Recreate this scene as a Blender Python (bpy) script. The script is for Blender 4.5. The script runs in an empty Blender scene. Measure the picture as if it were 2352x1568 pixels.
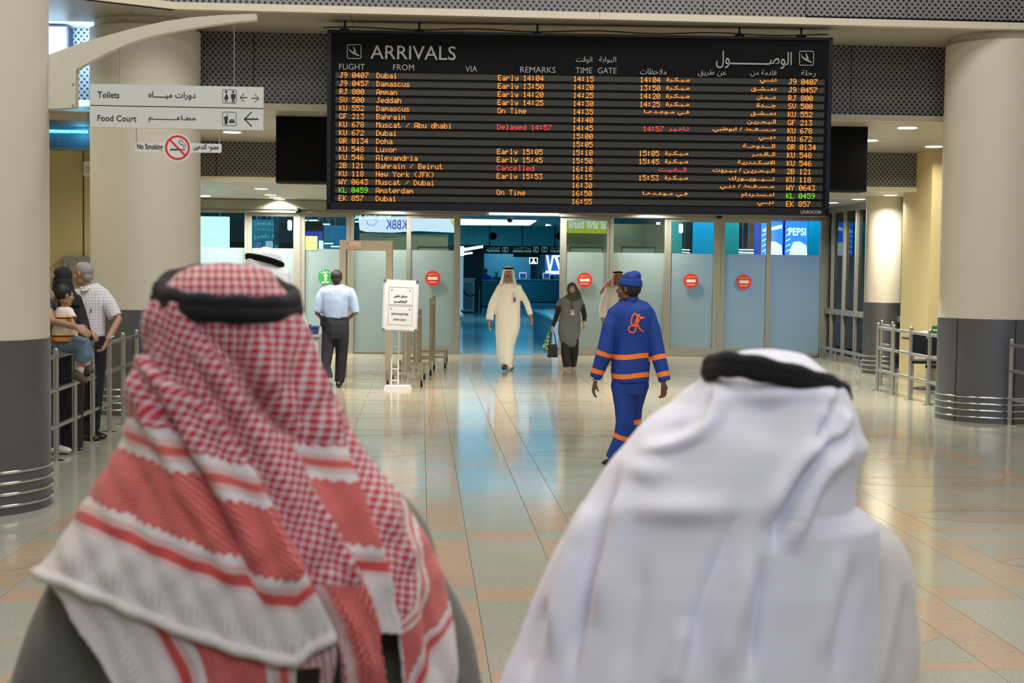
import bpy, math, random, bmesh
import numpy as np
from mathutils import Vector, Matrix, noise
random.seed(7); rng = np.random.default_rng(7)
SC = bpy.context.scene; COL = SC.collection
# ---------------------------------------------------------------- camera
CH = 1.75; FPX = 3350.
a_, p_, r_ = map(math.radians, (3.6, 3.01, 0.7))
FWD = np.array([math.sin(a_)*math.cos(p_), math.cos(a_)*math.cos(p_), -math.sin(p_)])
_rt = np.array([math.cos(a_), -math.sin(a_), 0.]); _up = np.cross(_rt, FWD)
RT = _rt*math.cos(r_)+_up*math.sin(r_); UP = -_rt*math.sin(r_)+_up*math.cos(r_)
cam_d = bpy.data.cameras.new('camera'); cam = bpy.data.objects.new('camera', cam_d); COL.objects.link(cam)
cam_d.sensor_width = 36; cam_d.lens = 36*FPX/2352; cam_d.clip_end = 300
cam.matrix_world = Matrix(((RT[0], UP[0], -FWD[0], 0), (RT[1], UP[1], -FWD[1], 0), (RT[2], UP[2], -FWD[2], CH), (0, 0, 0, 1)))
cam_d.dof.use_dof = True; cam_d.dof.focus_distance = 17.; cam_d.dof.aperture_fstop = 6.3
SC.camera = cam
SC.view_settings.view_transform = 'Standard'; SC.view_settings.look = 'None'
SC.view_settings.exposure = 0.0; SC.view_settings.gamma = 1.0; SC.view_settings.use_curve_mapping = False
w = bpy.data.worlds.new('world'); SC.world = w; w.use_nodes = True
w.node_tree.nodes['Background'].inputs[0].default_value = (0.72, 0.76, 0.85, 1); w.node_tree.nodes['Background'].inputs[1].default_value = 0.22

def area(name, loc, rot, sx, sy, power, col, shape='RECTANGLE', spread=180):
    l = bpy.data.lights.new(name, 'AREA'); l.shape = shape; l.size = sx; l.size_y = sy; l.energy = power; l.color = col
    l.spread = math.radians(spread)
    o = bpy.data.objects.new(name, l); COL.objects.link(o); o.location = loc; o.rotation_euler = [math.radians(v) for v in rot]; return o
# high daylight-white ceiling lamps of the tall front hall
for i in range(2):
    for j, pw in ((0, 110), (1, 290), (2, 290)):
        area('hall_light', (-2.2+6*i, -.5+6.2*j, 8.2), (0, 0, 0), 2.6, 3.0, pw, (1.0, .975, .94))
area('hall_light', (1.8, -7, 7.5), (38, 0, 0), 8, 3, 430, (.80, .86, 1.0))  # added cool fill from behind the camera, no known lamp of the hall
# ---------------------------------------------------------------- pixel -> world helpers (real distances)
def ray(px, py): return FWD+RT*(px-1176)/FPX+UP*(784-py)/FPX
CAM = np.array([0, 0, CH])
def atY(px, py, Y): d = ray(px, py); return d*(Y/d[1])+CAM
def gnd(px, py, z=0.): d = ray(px, py); return d*((z-CH)/d[2])+CAM
def atX(px, py, X): d = ray(px, py); return d*(X/d[0])+CAM
def proj(P):
    v = np.asarray(P, float)-CAM; k = v@FWD
    return 1176+FPX*(v@RT)/k, 784-FPX*(v@UP)/k
# ---------------------------------------------------------------- materials
MATS = {}
def nodes(name):
    m = bpy.data.materials.new(name); m.use_nodes = True; MATS[name] = m
    return m, m.node_tree.nodes, m.node_tree.links, m.node_tree.nodes['Principled BSDF']
def mat(name, col, rough=.5, metal=0., emit=None, es=1., noise_amt=0., nscale=8., bump=0., bscale=60., spec=None, trans=0., alpha=None, sheen=0.):
    if name in MATS: return MATS[name]
    m, N, L, b = nodes(name)
    b.inputs['Base Color'].default_value = (*col, 1); b.inputs['Roughness'].default_value = rough; b.inputs['Metallic'].default_value = metal
    if spec is not None: b.inputs['Specular IOR Level'].default_value = spec
    if emit: b.inputs['Emission Color'].default_value = (*emit, 1); b.inputs['Emission Strength'].default_value = es
    if trans: b.inputs['Transmission Weight'].default_value = trans
    if sheen: b.inputs['Sheen Weight'].default_value = sheen
    if noise_amt or bump:
        tc = N.new('ShaderNodeTexCoord')
    if noise_amt:
        n = N.new('ShaderNodeTexNoise'); n.inputs['Scale'].default_value = nscale; n.inputs['Detail'].default_value = 4
        L.new(tc.outputs['Object'], n.inputs['Vector'])
        r = N.new('ShaderNodeMapRange'); r.inputs['To Min'].default_value = 1-noise_amt; r.inputs['To Max'].default_value = 1+noise_amt
        L.new(n.outputs['Fac'], r.inputs['Value'])
        mx = N.new('ShaderNodeVectorMath'); mx.operation = 'SCALE'; mx.inputs[0].default_value = col; L.new(r.outputs[0], mx.inputs['Scale'])
        L.new(mx.outputs[0], b.inputs['Base Color'])
    if bump:
        n2 = N.new('ShaderNodeTexNoise'); n2.inputs['Scale'].default_value = bscale; L.new(tc.outputs['Object'], n2.inputs['Vector'])
        bp = N.new('ShaderNodeBump'); bp.inputs['Strength'].default_value = bump; bp.inputs['Distance'].default_value = .01
        L.new(n2.outputs['Fac'], bp.inputs['Height']); L.new(bp.outputs[0], b.inputs['Normal'])
    return m
def emis(name, col, s=1.):
    return mat(name, (.02, .02, .02), .5, emit=col, es=s)
class NB:   # tiny node-graph helper
    def __init__(s, N, L): s.N = N; s.L = L
    def put(s, sock, v):
        if hasattr(v, 'links') or hasattr(v, 'is_output'): s.L.new(v, sock)
        else: sock.default_value = v
    def m(s, op, a, b=0., c=0.):
        n = s.N.new('ShaderNodeMath'); n.operation = op
        s.put(n.inputs[0], a); s.put(n.inputs[1], b)
        if len(n.inputs) > 2: s.put(n.inputs[2], c)
        return n.outputs[0]
    def mix(s, f, a, b):
        n = s.N.new('ShaderNodeMix'); n.data_type = 'RGBA'
        s.put(n.inputs[0], f); s.put(n.inputs[6], a if not isinstance(a, tuple) else (*a[:3], 1)); s.put(n.inputs[7], b if not isinstance(b, tuple) else (*b[:3], 1)); return n.outputs[2]
    def lt(s, a, b): return s.m('LESS_THAN', a, b)
    def gt(s, a, b): return s.m('GREATER_THAN', a, b)
    def band(s, v, lo, hi): return s.m('MULTIPLY', s.gt(v, lo), s.lt(v, hi))

CREAM = mat('cream_paint', (.56, .525, .43), .55, noise_amt=.03, nscale=3, bump=.02)
COLG = mat('column_steel', (.145, .15, .17), .38, .75, noise_amt=.12, nscale=1.6)
CHROME = mat('chrome', (.75, .75, .75), .12, 1.)
STEEL = mat('brushed_steel', (.42, .43, .43), .32, .9, noise_amt=.08, nscale=5)
ALU = mat('anodised_aluminium', (.31, .31, .265), .42, .5)
SOFF = mat('soffit_panel', (.38, .355, .29), .45, noise_amt=.06, nscale=1.5)
TRIMM = mat('trim_paint', (.62, .56, .43), .45)
YEL = mat('yellow_paint', (.60, .50, .26), .6, noise_amt=.03, nscale=2)
BLACK = mat('black_plastic', (.006, .007, .012), .5, spec=.25)
BLACKM = mat('black_matt', (.0035, .0035, .004), .8, spec=.15)
WHITE = mat('white_plastic', (.8, .8, .8), .4)
SIGNG = mat('sign_face', (.62, .64, .60), .45)
INK = mat('black_ink', (.012, .012, .014), .5)
RED = mat('sticker_red', (.62, .035, .015), .45)
def perf_mat():
    m, N, L, b = nodes('perforated_metal'); g = NB(N, L)
    uv = N.new('ShaderNodeUVMap'); sp = N.new('ShaderNodeSeparateXYZ'); L.new(uv.outputs[0], sp.inputs[0])
    def grid(ox, oy, sx=.0665, sy=.0665*.62*2*.93):
        fx = g.m('SUBTRACT', g.m('FRACT', g.m('ADD', g.m('DIVIDE', sp.outputs[0], sx), ox)), .5)
        fy = g.m('SUBTRACT', g.m('FRACT', g.m('ADD', g.m('DIVIDE', sp.outputs[1], sy), oy)), .5)
        fx = g.m('MULTIPLY', fx, sx); fy = g.m('MULTIPLY', fy, sy)
        return g.m('SQRT', g.m('ADD', g.m('MULTIPLY', fx, fx), g.m('MULTIPLY', fy, fy)))
    d = g.m('MINIMUM', grid(0, 0), grid(.5, .5))
    hole = g.lt(d, .0158)
    no = N.new('ShaderNodeTexNoise'); no.inputs['Scale'].default_value = .6
    tc = N.new('ShaderNodeTexCoord'); L.new(tc.outputs['Object'], no.inputs['Vector'])
    base = g.mix(no.outputs['Fac'], (.18, .18, .178), (.235, .23, .215))
    L.new(g.mix(hole, base, (.004, .004, .006)), b.inputs['Base Color'])
    L.new(g.m('MULTIPLY', g.m('SUBTRACT', 1., hole), .25), b.inputs['Metallic']); b.inputs['Roughness'].default_value = .5
    return m
PERF = perf_mat()
def stone(name, c1, c2, sp_dark, vein=0.):
    m, N, L, b = nodes(name); g = NB(N, L)
    geo = N.new('ShaderNodeNewGeometry'); v = geo.outputs['Position']
    n1 = N.new('ShaderNodeTexNoise'); n1.inputs['Scale'].default_value = 70; n1.inputs['Detail'].default_value = 5; L.new(v, n1.inputs['Vector'])
    n2 = N.new('ShaderNodeTexNoise'); n2.inputs['Scale'].default_value = 1.3; n2.inputs['Detail'].default_value = 6; L.new(v, n2.inputs['Vector'])
    vo = N.new('ShaderNodeTexVoronoi'); vo.inputs['Scale'].default_value = 95; L.new(v, vo.inputs['Vector'])
    f = g.m('MULTIPLY', g.m('SUBTRACT', n1.outputs['Fac'], .38), 3.6); f = g.m('MINIMUM', g.m('MAXIMUM', f, 0.), 1.)
    c = g.mix(f, c2, c1); c = g.mix(g.m('MULTIPLY', g.gt(n1.outputs['Fac'], .57), sp_dark), c, tuple(x*.45 for x in c1))
    oi = N.new('ShaderNodeObjectInfo')
    k = g.m('ADD', .86, g.m('ADD', g.m('MULTIPLY', n2.outputs['Fac'], .18), g.m('MULTIPLY', oi.outputs['Random'], .08)))
    if vein:
        n3 = N.new('ShaderNodeTexNoise'); n3.inputs['Scale'].default_value = 2.2; n3.inputs['Detail'].default_value = 9; n3.inputs['Distortion'].default_value = 1.4; L.new(v, n3.inputs['Vector'])
        vn = g.lt(g.m('ABSOLUTE', g.m('SUBTRACT', n3.outputs['Fac'], .5)), .006); c = g.mix(g.m('MULTIPLY', vn, vein), c, tuple(x*.45 for x in c1))
    vm = N.new('ShaderNodeVectorMath'); vm.operation = 'SCALE'; L.new(c, vm.inputs[0]); L.new(k, vm.inputs['Scale']); L.new(vm.outputs[0], b.inputs['Base Color'])
    b.inputs['Specular IOR Level'].default_value = .62
    rr = g.m('ADD', .085, g.m('MULTIPLY', n2.outputs['Fac'], .07)); L.new(rr, b.inputs['Roughness'])
    return m
GRAN = stone('granite_light', (.45, .445, .37), (.30, .295, .235), .55)
PINK = stone('marble_pink', (.47, .35, .25), (.40, .285, .19), .12, .3)
JOINT = mat('tile_joint', (.09, .08, .06), .6)
# ---------------------------------------------------------------- mesh helpers
class MB:
    def __init__(s): s.v = []; s.f = []; s.uv = None
    def add(s, vs, fs):
        k = len(s.v); s.v += [tuple(map(float, x)) for x in vs]; s.f += [tuple(i+k for i in f) for f in fs]; return s
    def box(s, x0, x1, y0, y1, z0, z1, M=None):
        vs = [(x, y, z) for z in (z0, z1) for y in (y0, y1) for x in (x0, x1)]
        if M is not None: vs = [tuple(M@Vector(v)) for v in vs]
        return s.add(vs, [(0, 2, 3, 1), (4, 5, 7, 6), (0, 1, 5, 4), (2, 6, 7, 3), (0, 4, 6, 2), (1, 3, 7, 5)])
    def rbox(s, x0, x1, y0, y1, z0, z1, r=.01, M=None):   # rounded in the x-z outline
        pts = []
        for cx, cz, a0 in ((x1-r, z1-r, 0), (x0+r, z1-r, 90), (x0+r, z0+r, 180), (x1-r, z0+r, 270)):
            for k in range(5): t = math.radians(a0+22.5*k); pts.append((cx+r*math.cos(t), cz+r*math.sin(t)))
        return s.prism(pts, y0, y1, M)
    def prism(s, pts, y0, y1, M=None):   # pts (x,z) counter-clockwise seen from -y
        n = len(pts); vs = [(x, y0, z) for x, z in pts]+[(x, y1, z) for x, z in pts]
        if M is not None: vs = [tuple(M@Vector(v)) for v in vs]
        return s.add(vs, [tuple(range(n)), tuple(range(2*n-1, n-1, -1))]+[(i, i+n, (i+1) % n+n, (i+1) % n) for i in range(n)])
    def tube(s, P, R, n=10, closed=False, ref=None, caps=True):
        P = [np.array(p, float) for p in P]; m = len(P)
        if not hasattr(R, '__len__'): R = [R]*m
        rings = []; prev = None
        for i, p in enumerate(P):
            a = P[(i-1) % m] if (closed or i > 0) else p; b = P[(i+1) % m] if (closed or i < m-1) else p
            t = b-a; t = t/(np.linalg.norm(t)+1e-12)
            if ref is not None: u = np.array(ref, float)
            elif prev is None: u = np.array([0, 0, 1.]) if abs(t[2]) < .9 else np.array([1., 0, 0])
            else: u = prev
            u = u-t*u.dot(t); u /= np.linalg.norm(u)+1e-12; prev = u; v = np.cross(t, u)
            r = R[i]; ru, rv = (r if hasattr(r, '__len__') else (r, r))
            rings.append([p+u*math.cos(2*math.pi*k/n)*ru+v*math.sin(2*math.pi*k/n)*rv for k in range(n)])
        vs = [q for rg in rings for q in rg]; fs = []
        for i in range(m if closed else m-1):
            j = (i+1) % m
            for k in range(n): fs.append((i*n+k, i*n+(k+1) % n, j*n+(k+1) % n, j*n+k))
        if not closed and caps: fs += [tuple(range(n-1, -1, -1)), tuple((m-1)*n+k for k in range(n))]
        return s.add(vs, fs)
    def cyl(s, p, q, r, n=12, r2=None): return s.tube([p, q], [r, r if r2 is None else r2], n)
    def lathe(s, cx, cy, prof, n=48, cap=True):
        m = len(prof); vs = [(cx+r*math.cos(2*math.pi*k/n), cy+r*math.sin(2*math.pi*k/n), z) for r, z in prof for k in range(n)]
        fs = [(i*n+k, i*n+(k+1) % n, (i+1)*n+(k+1) % n, (i+1)*n+k) for i in range(m-1) for k in range(n)]
        if cap: fs += [tuple(range(n-1, -1, -1)), tuple((m-1)*n+k for k in range(n))]
        return s.add(vs, fs)
    def ell(s, c, r, n=16, m=10, rot=None):
        vs = []; fs = []; R = rot if rot is not None else np.eye(3)
        for i in range(m+1):
            t = math.pi*i/m
            for k in range(n):
                a = 2*math.pi*k/n; vs.append(np.array(c)+R@np.array([r[0]*math.sin(t)*math.cos(a), r[1]*math.sin(t)*math.sin(a), -r[2]*math.cos(t)]))
        for i in range(m):
            for k in range(n): fs.append((i*n+k, i*n+(k+1) % n, (i+1)*n+(k+1) % n, (i+1)*n+k))
        return s.add(vs, fs)
    def mesh(s, name, org=(0, 0, 0)):
        me = bpy.data.meshes.new(name); o = np.array(org, float)
        v = np.array(s.v, float)-o; me.from_pydata(v.tolist(), [], s.f); me.update(); return me
    def build(s, name, m, parent=None, smooth=False, ob=None):
        org = np.array(parent.matrix_world.translation) if parent is not None else (0, 0, 0)
        if parent is not None and parent.get('_org') is not None: org = np.array(parent['_org'])
        return mkobj(name, s.mesh(name, org), m, parent, smooth, org)
def mkobj(name, me, m, parent=None, smooth=False, org=(0, 0, 0)):
    if m is not None: me.materials.append(m)
    if smooth:
        for p in me.polygons: p.use_smooth = True
        if smooth == 'auto':
            try: me.set_sharp_from_angle(angle=math.radians(35))
            except Exception: pass
    o = bpy.data.objects.new(name, me); COL.objects.link(o)
    if parent is not None: o.parent = parent
    o['_org'] = [float(x) for x in org]
    return o
def empty(name, loc, label, cat, group=None):
    o = bpy.data.objects.new(name, None); COL.objects.link(o); o.location = [float(x) for x in loc]; o.empty_display_size = .1
    o['_org'] = [float(x) for x in loc]; return tag(o, label, cat, group)
def tag(o, label=None, cat=None, group=None, kind=None):
    if label: o['label'] = label
    if cat: o['category'] = cat
    if group: o['group'] = group
    if kind: o['kind'] = kind
    return o
def struct(name, mb, m, smooth=False, label=None):
    o = mb.build(name, m, None, smooth); o['kind'] = 'structure'
    if label: o['label'] = label
    return o
def copy_tree(o, parent=None):
    c = o.copy(); COL.objects.link(c); c.parent = parent
    for ch in list(o.children): copy_tree(ch, c)
    return c
def quad_uv(o, uvs):
    me = o.data; ul = me.uv_layers.new(name='UVMap'); 
    for i, l in enumerate(me.loops): ul.data[i].uv = uvs(me.vertices[l.vertex_index].co)
# ---------------------------------------------------------------- Arabic shaping + text meshes
_AR = {}
for ch, b0, dual in (('ا', 0xFE8D, 0), ('أ', 0xFE83, 0), ('ب', 0xFE8F, 1), ('ة', 0xFE93, 0), ('ت', 0xFE95, 1), ('ج', 0xFE9D, 1), ('ح', 0xFEA1, 1), ('خ', 0xFEA5, 1), ('د', 0xFEA9, 0), ('ر', 0xFEAD, 0), ('س', 0xFEB1, 1), ('ش', 0xFEB5, 1), ('ص', 0xFEB9, 1), ('ط', 0xFEC1, 1), ('ظ', 0xFEC5, 1), ('ع', 0xFEC9, 1), ('غ', 0xFECD, 1), ('ف', 0xFED1, 1), ('ق', 0xFED5, 1), ('ك', 0xFED9, 1), ('ل', 0xFEDD, 1), ('م', 0xFEE1, 1), ('ن', 0xFEE5, 1), ('ه', 0xFEE9, 1), ('و', 0xFEED, 0), ('ي', 0xFEF1, 1), ('\uFEFB', 0xFEFB, 0)):
    _AR[ch] = (b0, dual)
def shape_ar(t):
    t = t.replace('لا', '\uFEFB'); out = []
    for i, c in enumerate(t):
        if c not in _AR: out.append(c); continue
        b0, dual = _AR[c]
        p = t[i-1] if i else ' '; n = t[i+1] if i+1 < len(t) else ' '
        jp = p == 'ـ' or (p in _AR and _AR[p][1]); jn = dual and (n == 'ـ' or n in _AR)
        out.append(chr(b0+(3 if jp and jn else 1 if jp else 2 if jn else 0)))
    return ''.join(reversed(out))
_TC = {}
def text_mesh(s, bold=0., extr=.0015):
    key = (s, bold)
    if key in _TC: return _TC[key]
    c = bpy.data.curves.new('t', 'FONT'); c.body = s; c.size = 1; c.offset = bold; c.resolution_u = 3; c.extrude = .004
    o = bpy.data.objects.new('t', c); COL.objects.link(o); dg = bpy.context.evaluated_depsgraph_get()
    me = o.evaluated_get(dg).to_mesh(); v = np.array([x.co[:] for x in me.vertices]); f = [tuple(p.vertices) for p in me.polygons]
    bpy.data.objects.remove(o); bpy.data.curves.remove(c)
    _TC[key] = (v, f); return v, f
def add_text(mb, s, frame, x0, x1, z0, z1, off=.002, bold=0., mirror=False):
    """fit text into the rectangle x0..x1, z0..z1 of a frame (origin, u, w, n)"""
    v, f = text_mesh(s, bold)
    if not len(v): return
    lo = v.min(0); hi = v.max(0); O, U, W, Nn = frame
    q = (v-lo)/(np.maximum(hi-lo, 1e-6))
    if mirror: q[:, 0] = 1-q[:, 0]
    P = [O+U*(x0+(x1-x0)*a[0])+W*(z0+(z1-z0)*a[1])+Nn*(off+a[2]*.0015) for a in q]
    mb.add(P, f)
class Frame:   # a flat face in the place: origin, right, up, towards the viewer
    def __init__(s, O, yaw=0.):
        s.O = np.array(O, float); c, q = math.cos(yaw), math.sin(yaw)
        s.U = np.array([c, q, 0.]); s.W = np.array([0, 0, 1.]); s.N = np.array([q, -c, 0.])
    def t(s): return s.O, s.U, s.W, s.N
    def uv(s, px, py):
        d = ray(px, py); k = (s.O-CAM).dot(s.N)/d.dot(s.N); P = CAM+d*k-s.O; return P.dot(s.U), P.dot(s.W)
    def at(s, u, w, n=0.): return s.O+s.U*u+s.W*w+s.N*n
    def M(s):
        return Matrix(((s.U[0], -s.N[0], 0, s.O[0]), (s.U[1], -s.N[1], 0, s.O[1]), (0, 0, 1, s.O[2]), (0, 0, 0, 1)))
    def text(s, mb, t, px0, py0, px1, py1, **k):   # by its corners: left-top, right-bottom
        u0, w1 = s.uv(px0, py0); u1, w0 = s.uv(px1, py1+0.0)
        mu = (px0+px1)/2; w1 = s.uv(mu, py0)[1]; w0 = s.uv(mu, py1)[1]
        add_text(mb, t, s.t(), u0, u1, w0, w1, **k)
# ================================================================ FLOOR
FY0, FY1 = 2.9, 28.2
flo = MB().box(-9, 12.5, -4, 28.6, -.2, -.006); flo = struct('floor', flo, JOINT)
def slab(x0, x1, y0, y1, top=0., g=.0015, bot=-.006):
    b = MB(); x0 += g; x1 -= g; y0 += g; y1 -= g; c = .0015
    vs = [(x0, y0, bot), (x1, y0, bot), (x1, y1, bot), (x0, y1, bot), (x0, y0, top-c), (x1, y0, top-c), (x1, y1, top-c), (x0, y1, top-c), (x0+c, y0+c, top), (x1-c, y0+c, top), (x1-c, y1-c, top), (x0+c, y1-c, top)]
    fs = [(8, 9, 10, 11)]+[(a, b_, b_+4, a+4) for a, b_ in ((0, 1), (1, 2), (2, 3), (3, 0))]+[(4+a, 4+b_, 8+b_, 8+a) for a, b_ in ((0, 1), (1, 2), (2, 3), (3, 0))]
    return b.add(vs, fs)
tiles = []   # (area-ish key, x0,x1,y0,y1, material)
PX, R0 = 2.465, 6.18
def field(x0, x1, y0, y1, pink):
    n = max(1, round((x1-x0)/.75)); s = (x1-x0)/n
    for i in range(n): tiles.append((x0+i*s, x0+(i+1)*s, y0, y1, PINK if pink else GRAN))
lens = []
for k in range(-3, 14):
    ya = R0+1.665*k; yb = ya+1.335; yc = ya+1.665; th = .115
    if yc > FY1+.4: yc = min(yc, 28.55); yb = min(yb, 28.55)
    xs = -2.41
    for j in range(4):
        L0 = xs+j*PX
        if j == 3: tiles.append((L0, 5.15, ya, yb, PINK)); tiles.append((L0, 5.15, yb, yc, GRAN)); break
        a, b, c, d, e = L0, L0+.255, L0+.715, L0+.97, L0+PX
        for x0, x1, odd in ((a, b, 1), (b, c, 0), (c, d, 1)):
            tiles.append((x0, x1, ya, yb, PINK if odd else GRAN)); tiles.append((x0, x1, yb, yc, GRAN if odd else PINK))
        field(d, e, ya, ya+th, True); field(d, e, ya+th, yb-th, False); field(d, e, yb-th, yb, True); field(d, e, yb, yc, False)
        lens.append((d, e, ya, yb))
    # plain granite beyond the patterned bands
    for x0, x1 in ((-4.6, -3.5), (-3.5, -2.41), (5.15, 6.3), (6.3, 7.45), (7.45, 8.2)):
        tiles.append((x0, x1, ya, yc, GRAN))
for k in range(-3, 14):
    ya = R0+1.665*k; tiles.append((-8.9, -4.6, ya, min(ya+1.665, 28.55), GRAN)); tiles.append((8.2, 12.4, ya, min(ya+1.665, 28.55), GRAN))
def vis(t):
    x, y = (t[0]+t[1])/2, (t[2]+t[3])/2
    if y < 3: return 0
    px, py = proj((x, y, 0))
    if px < -100 or px > 2450 or py > 1640: return 0
    x0, y0 = proj((t[0], t[2], 0)); x1, y1 = proj((t[1], t[3], 0)); return abs(x1-x0)*abs(y1-y0) if min(abs(x1-x0), abs(y1-y0)) > 8 else 0
tiles.sort(key=vis, reverse=True); n_part = 0; rest = {}
for t in tiles:
    if vis(t) > 0 and n_part < 296:
        o = slab(*t[:4]).build('tile', t[4], flo); n_part += 1
    else:
        rest.setdefault(t[4].name, []).append(t)
for k, ts in rest.items():
    m = MB()
    for t in ts: s = slab(*t[:4]); m.add(s.v, s.f)
    tag(m.build('far_tile', MATS[k], flo), kind='stuff')
lm = MB()
for d, e, ya, yb in lens:    # pink lens shaped inlays, each with a light core
    cx, cy = (d+e)/2, (ya+yb)/2
    for rx, ry in (((e-d)/2, .36),):
        n = 40; ring = [(cx+rx*math.cos(2*math.pi*i/n), cy+ry*math.sin(2*math.pi*i/n), .0009) for i in range(n)]
        inn = [(cx-.10+(rx*.78)*math.cos(2*math.pi*i/n), cy+.0+ry*.42*math.sin(2*math.pi*i/n), .0009) for i in range(n)]
        lm.add(ring+inn, [(i, (i+1) % n, n+(i+1) % n, n+i) for i in range(n)])
tag(lm.build('inlay', PINK, flo), kind='stuff')
# ================================================================ COLUMNS
def column(name, cx, cy, r, ztop, label, mid=1.19, neck=True, seam=()):
    mb = MB().lathe(cx, cy, [(r, mid), (r, ztop-.09 if neck else ztop)], 64)
    o = struct(name, mb, CREAM, 'auto', label)
    o2 = MB().lathe(cx, cy, [(r+.006, 0.0), (r+.006, mid), (r, mid+.004)], 64).build('steel_cladding', COLG, o, 'auto')
    for z in (.065, .145, .22, .295):
        if r < .5: z *= 1.0
        ring = [(cx+(r+.012)*math.cos(2*math.pi*i/64), cy+(r+.012)*math.sin(2*math.pi*i/64), z) for i in range(64)]
        MB().tube(ring, .011, 8, closed=True).build('chrome_ring', CHROME, o2, True)
    if neck: MB().lathe(cx, cy, [(r-.05, ztop-.1), (r-.05, ztop)], 48).build('neck', CREAM, o, 'auto')
    for a in seam:
        t = math.radians(a); x, y = cx+(r+.0065)*math.cos(t), cy+(r+.0065)*math.sin(t)
        MB().box(x-.006, x+.006, y-.003, y+.003, .0, mid).build('seam_strip', INK, o2)
    return o
cL1 = (float(atY(109, 700, 10.5)[0])-.62, 10.5)
cL2 = (float(atY(335, 600, 17.15)[0]), 17.15)
cR = (float(atY(2163, 700, 16.85)[0])+.62, 16.85)
cR3 = (float(atY(1986, 700, 24.2)[0])+.33, 24.2)
column('pillar_1', *cL1, .62, 4.46, 'nearest round cream pillar with grey steel base cut by the frame edge')
column('pillar_2', *cL2, .62, 4.46, 'round cream pillar behind the hanging toilets sign')
column('pillar_3', *cR, .62, 4.46, 'round cream pillar with ringed steel base right of the arrivals board', seam=(-88, -150))
column('pillar_4', *cR3, .33, 2.95, 'slim round cream pillar in front of the side glass wall', neck=False)
# ================================================================ PERFORATED FASCIAS, SOFFITS
def fascia(name, pts, z0, z1, trim_h, label, pan=1.2, lip=.05):
    """a run of perforated panels along plan points, with a painted trim under it"""
    root = None; s = 0.
    for (xa, ya), (xb, yb) in zip(pts[:-1], pts[1:]):
        Ln = math.hypot(xb-xa, yb-ya); n = max(1, round(Ln/pan)); ux, uy = (xb-xa)/Ln, (yb-ya)/Ln
        for i in range(n):
            a, b = Ln*i/n+.004, Ln*(i+1)/n-.004
            M = Matrix(((ux, -uy, 0, xa), (uy, ux, 0, ya), (0, 0, 1, 0), (0, 0, 0, 1)))
            mb = MB().box(a, b, 0, .04, z0+trim_h, z1, M)
            if root is None:
                root = MB().box(-.0, Ln, .045, .10, z0+.01, z1, M); root = struct(name, root, BLACKM, label=label)
            o = mb.build('perforated_panel', PERF, root)
            me = o.data; ul = me.uv_layers.new(name='UVMap')
            for li, l in enumerate(me.loops):
                c = np.array(me.vertices[l.vertex_index].co); ul.data[li].uv = (s+(c[0]-xa)*ux+(c[1]-ya)*uy, c[2])
        k = max(1, round(Ln/4.8))
        for i in range(k):
            MB().box(Ln*i/k+.002, Ln*(i+1)/k-.002, -lip, .06, z0, z0+trim_h, Matrix(((ux, -uy, 0, xa), (uy, ux, 0, ya), (0, 0, 1, 0), (0, 0, 0, 1)))).build('trim_strip', TRIMM, root)
        s += Ln
    return root
ZS1, ZS2, ZS3 = 4.46, 3.55, 2.95
YA, YB, YC, YD = 16.15, 17.6, 22.3, 28.35
xA = float(atY(400, 38, 16.15)[0]); 
fascia('trim_1', [(-7.5, 13.2), (-4.55, 15.0), (xA, YA), (11.2, YA+.1)], ZS1, 6.6, .075, 'upper perforated fascia over the hall front')
fascia('trim_2', [(-8, YB), (11.2, YB)], ZS2, ZS1, .075, 'middle perforated fascia behind the arrivals board', lip=.03)
fascia('trim_3', [(-8, YC), (10.4, YC)], ZS3, ZS2, .075, 'rear perforated fascia over the door lobby', lip=.03)
def soffit(name, x0, x1, y0, y1, z, label, pan=2.4, m=SOFF):
    root = struct(name, MB().box(x0, x1, y0, y1, z+.03, z+.1), BLACKM, label=label)
    nx = round((x1-x0)/pan); ny = max(1, round((y1-y0)/1.2))
    for i in range(nx):
        for j in range(ny):
            MB().box(x0+(x1-x0)*i/nx+.003, x0+(x1-x0)*(i+1)/nx-.003, y0+(y1-y0)*j/ny+.003, y0+(y1-y0)*(j+1)/ny-.003, z, z+.03).build('soffit_panel', m, root)
    return root
soffit('ceiling', -8, 11.2, 13.2 if 0 else 16.2, YB+.05, ZS1+.001, 'soffit between upper and middle fascias')
s1 = MB().add([(-7.5, 13.2, ZS1), (-4.55, 15.0, ZS1), (xA, YA, ZS1), (xA, 16.25, ZS1), (-8, 16.25, ZS1), (-8, 13.2, ZS1)]+[(-7.5, 13.2, ZS1+.05), (-4.55, 15.0, ZS1+.05), (xA, YA, ZS1+.05), (xA, 16.25, ZS1+.05), (-8, 16.25, ZS1+.05), (-8, 13.2, ZS1+.05)], [(0, 5, 4, 3, 2, 1), (6, 7, 8, 9, 10, 11)]+[(i, (i+1) % 6, (i+1) % 6+6, i+6) for i in range(6)])
struct('ceiling.001', s1, SOFF, label='soffit corner above the left pillars')
soffit('ceiling.002', -8, 11.2, YB+.1, YC+.05, ZS2+.001, 'yellowish soffit behind the arrivals board')
soffit('ceiling.003', -8, 11.2, YC+.1, YD+.1, ZS3+.001, 'low soffit of the door lobby')
# roof of the tall front hall (out of view)
struct('ceiling.004', MB().box(-9, 12.5, -10, 16.2, 8.6, 8.7), SOFF, label='roof of the tall front hall')
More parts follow.
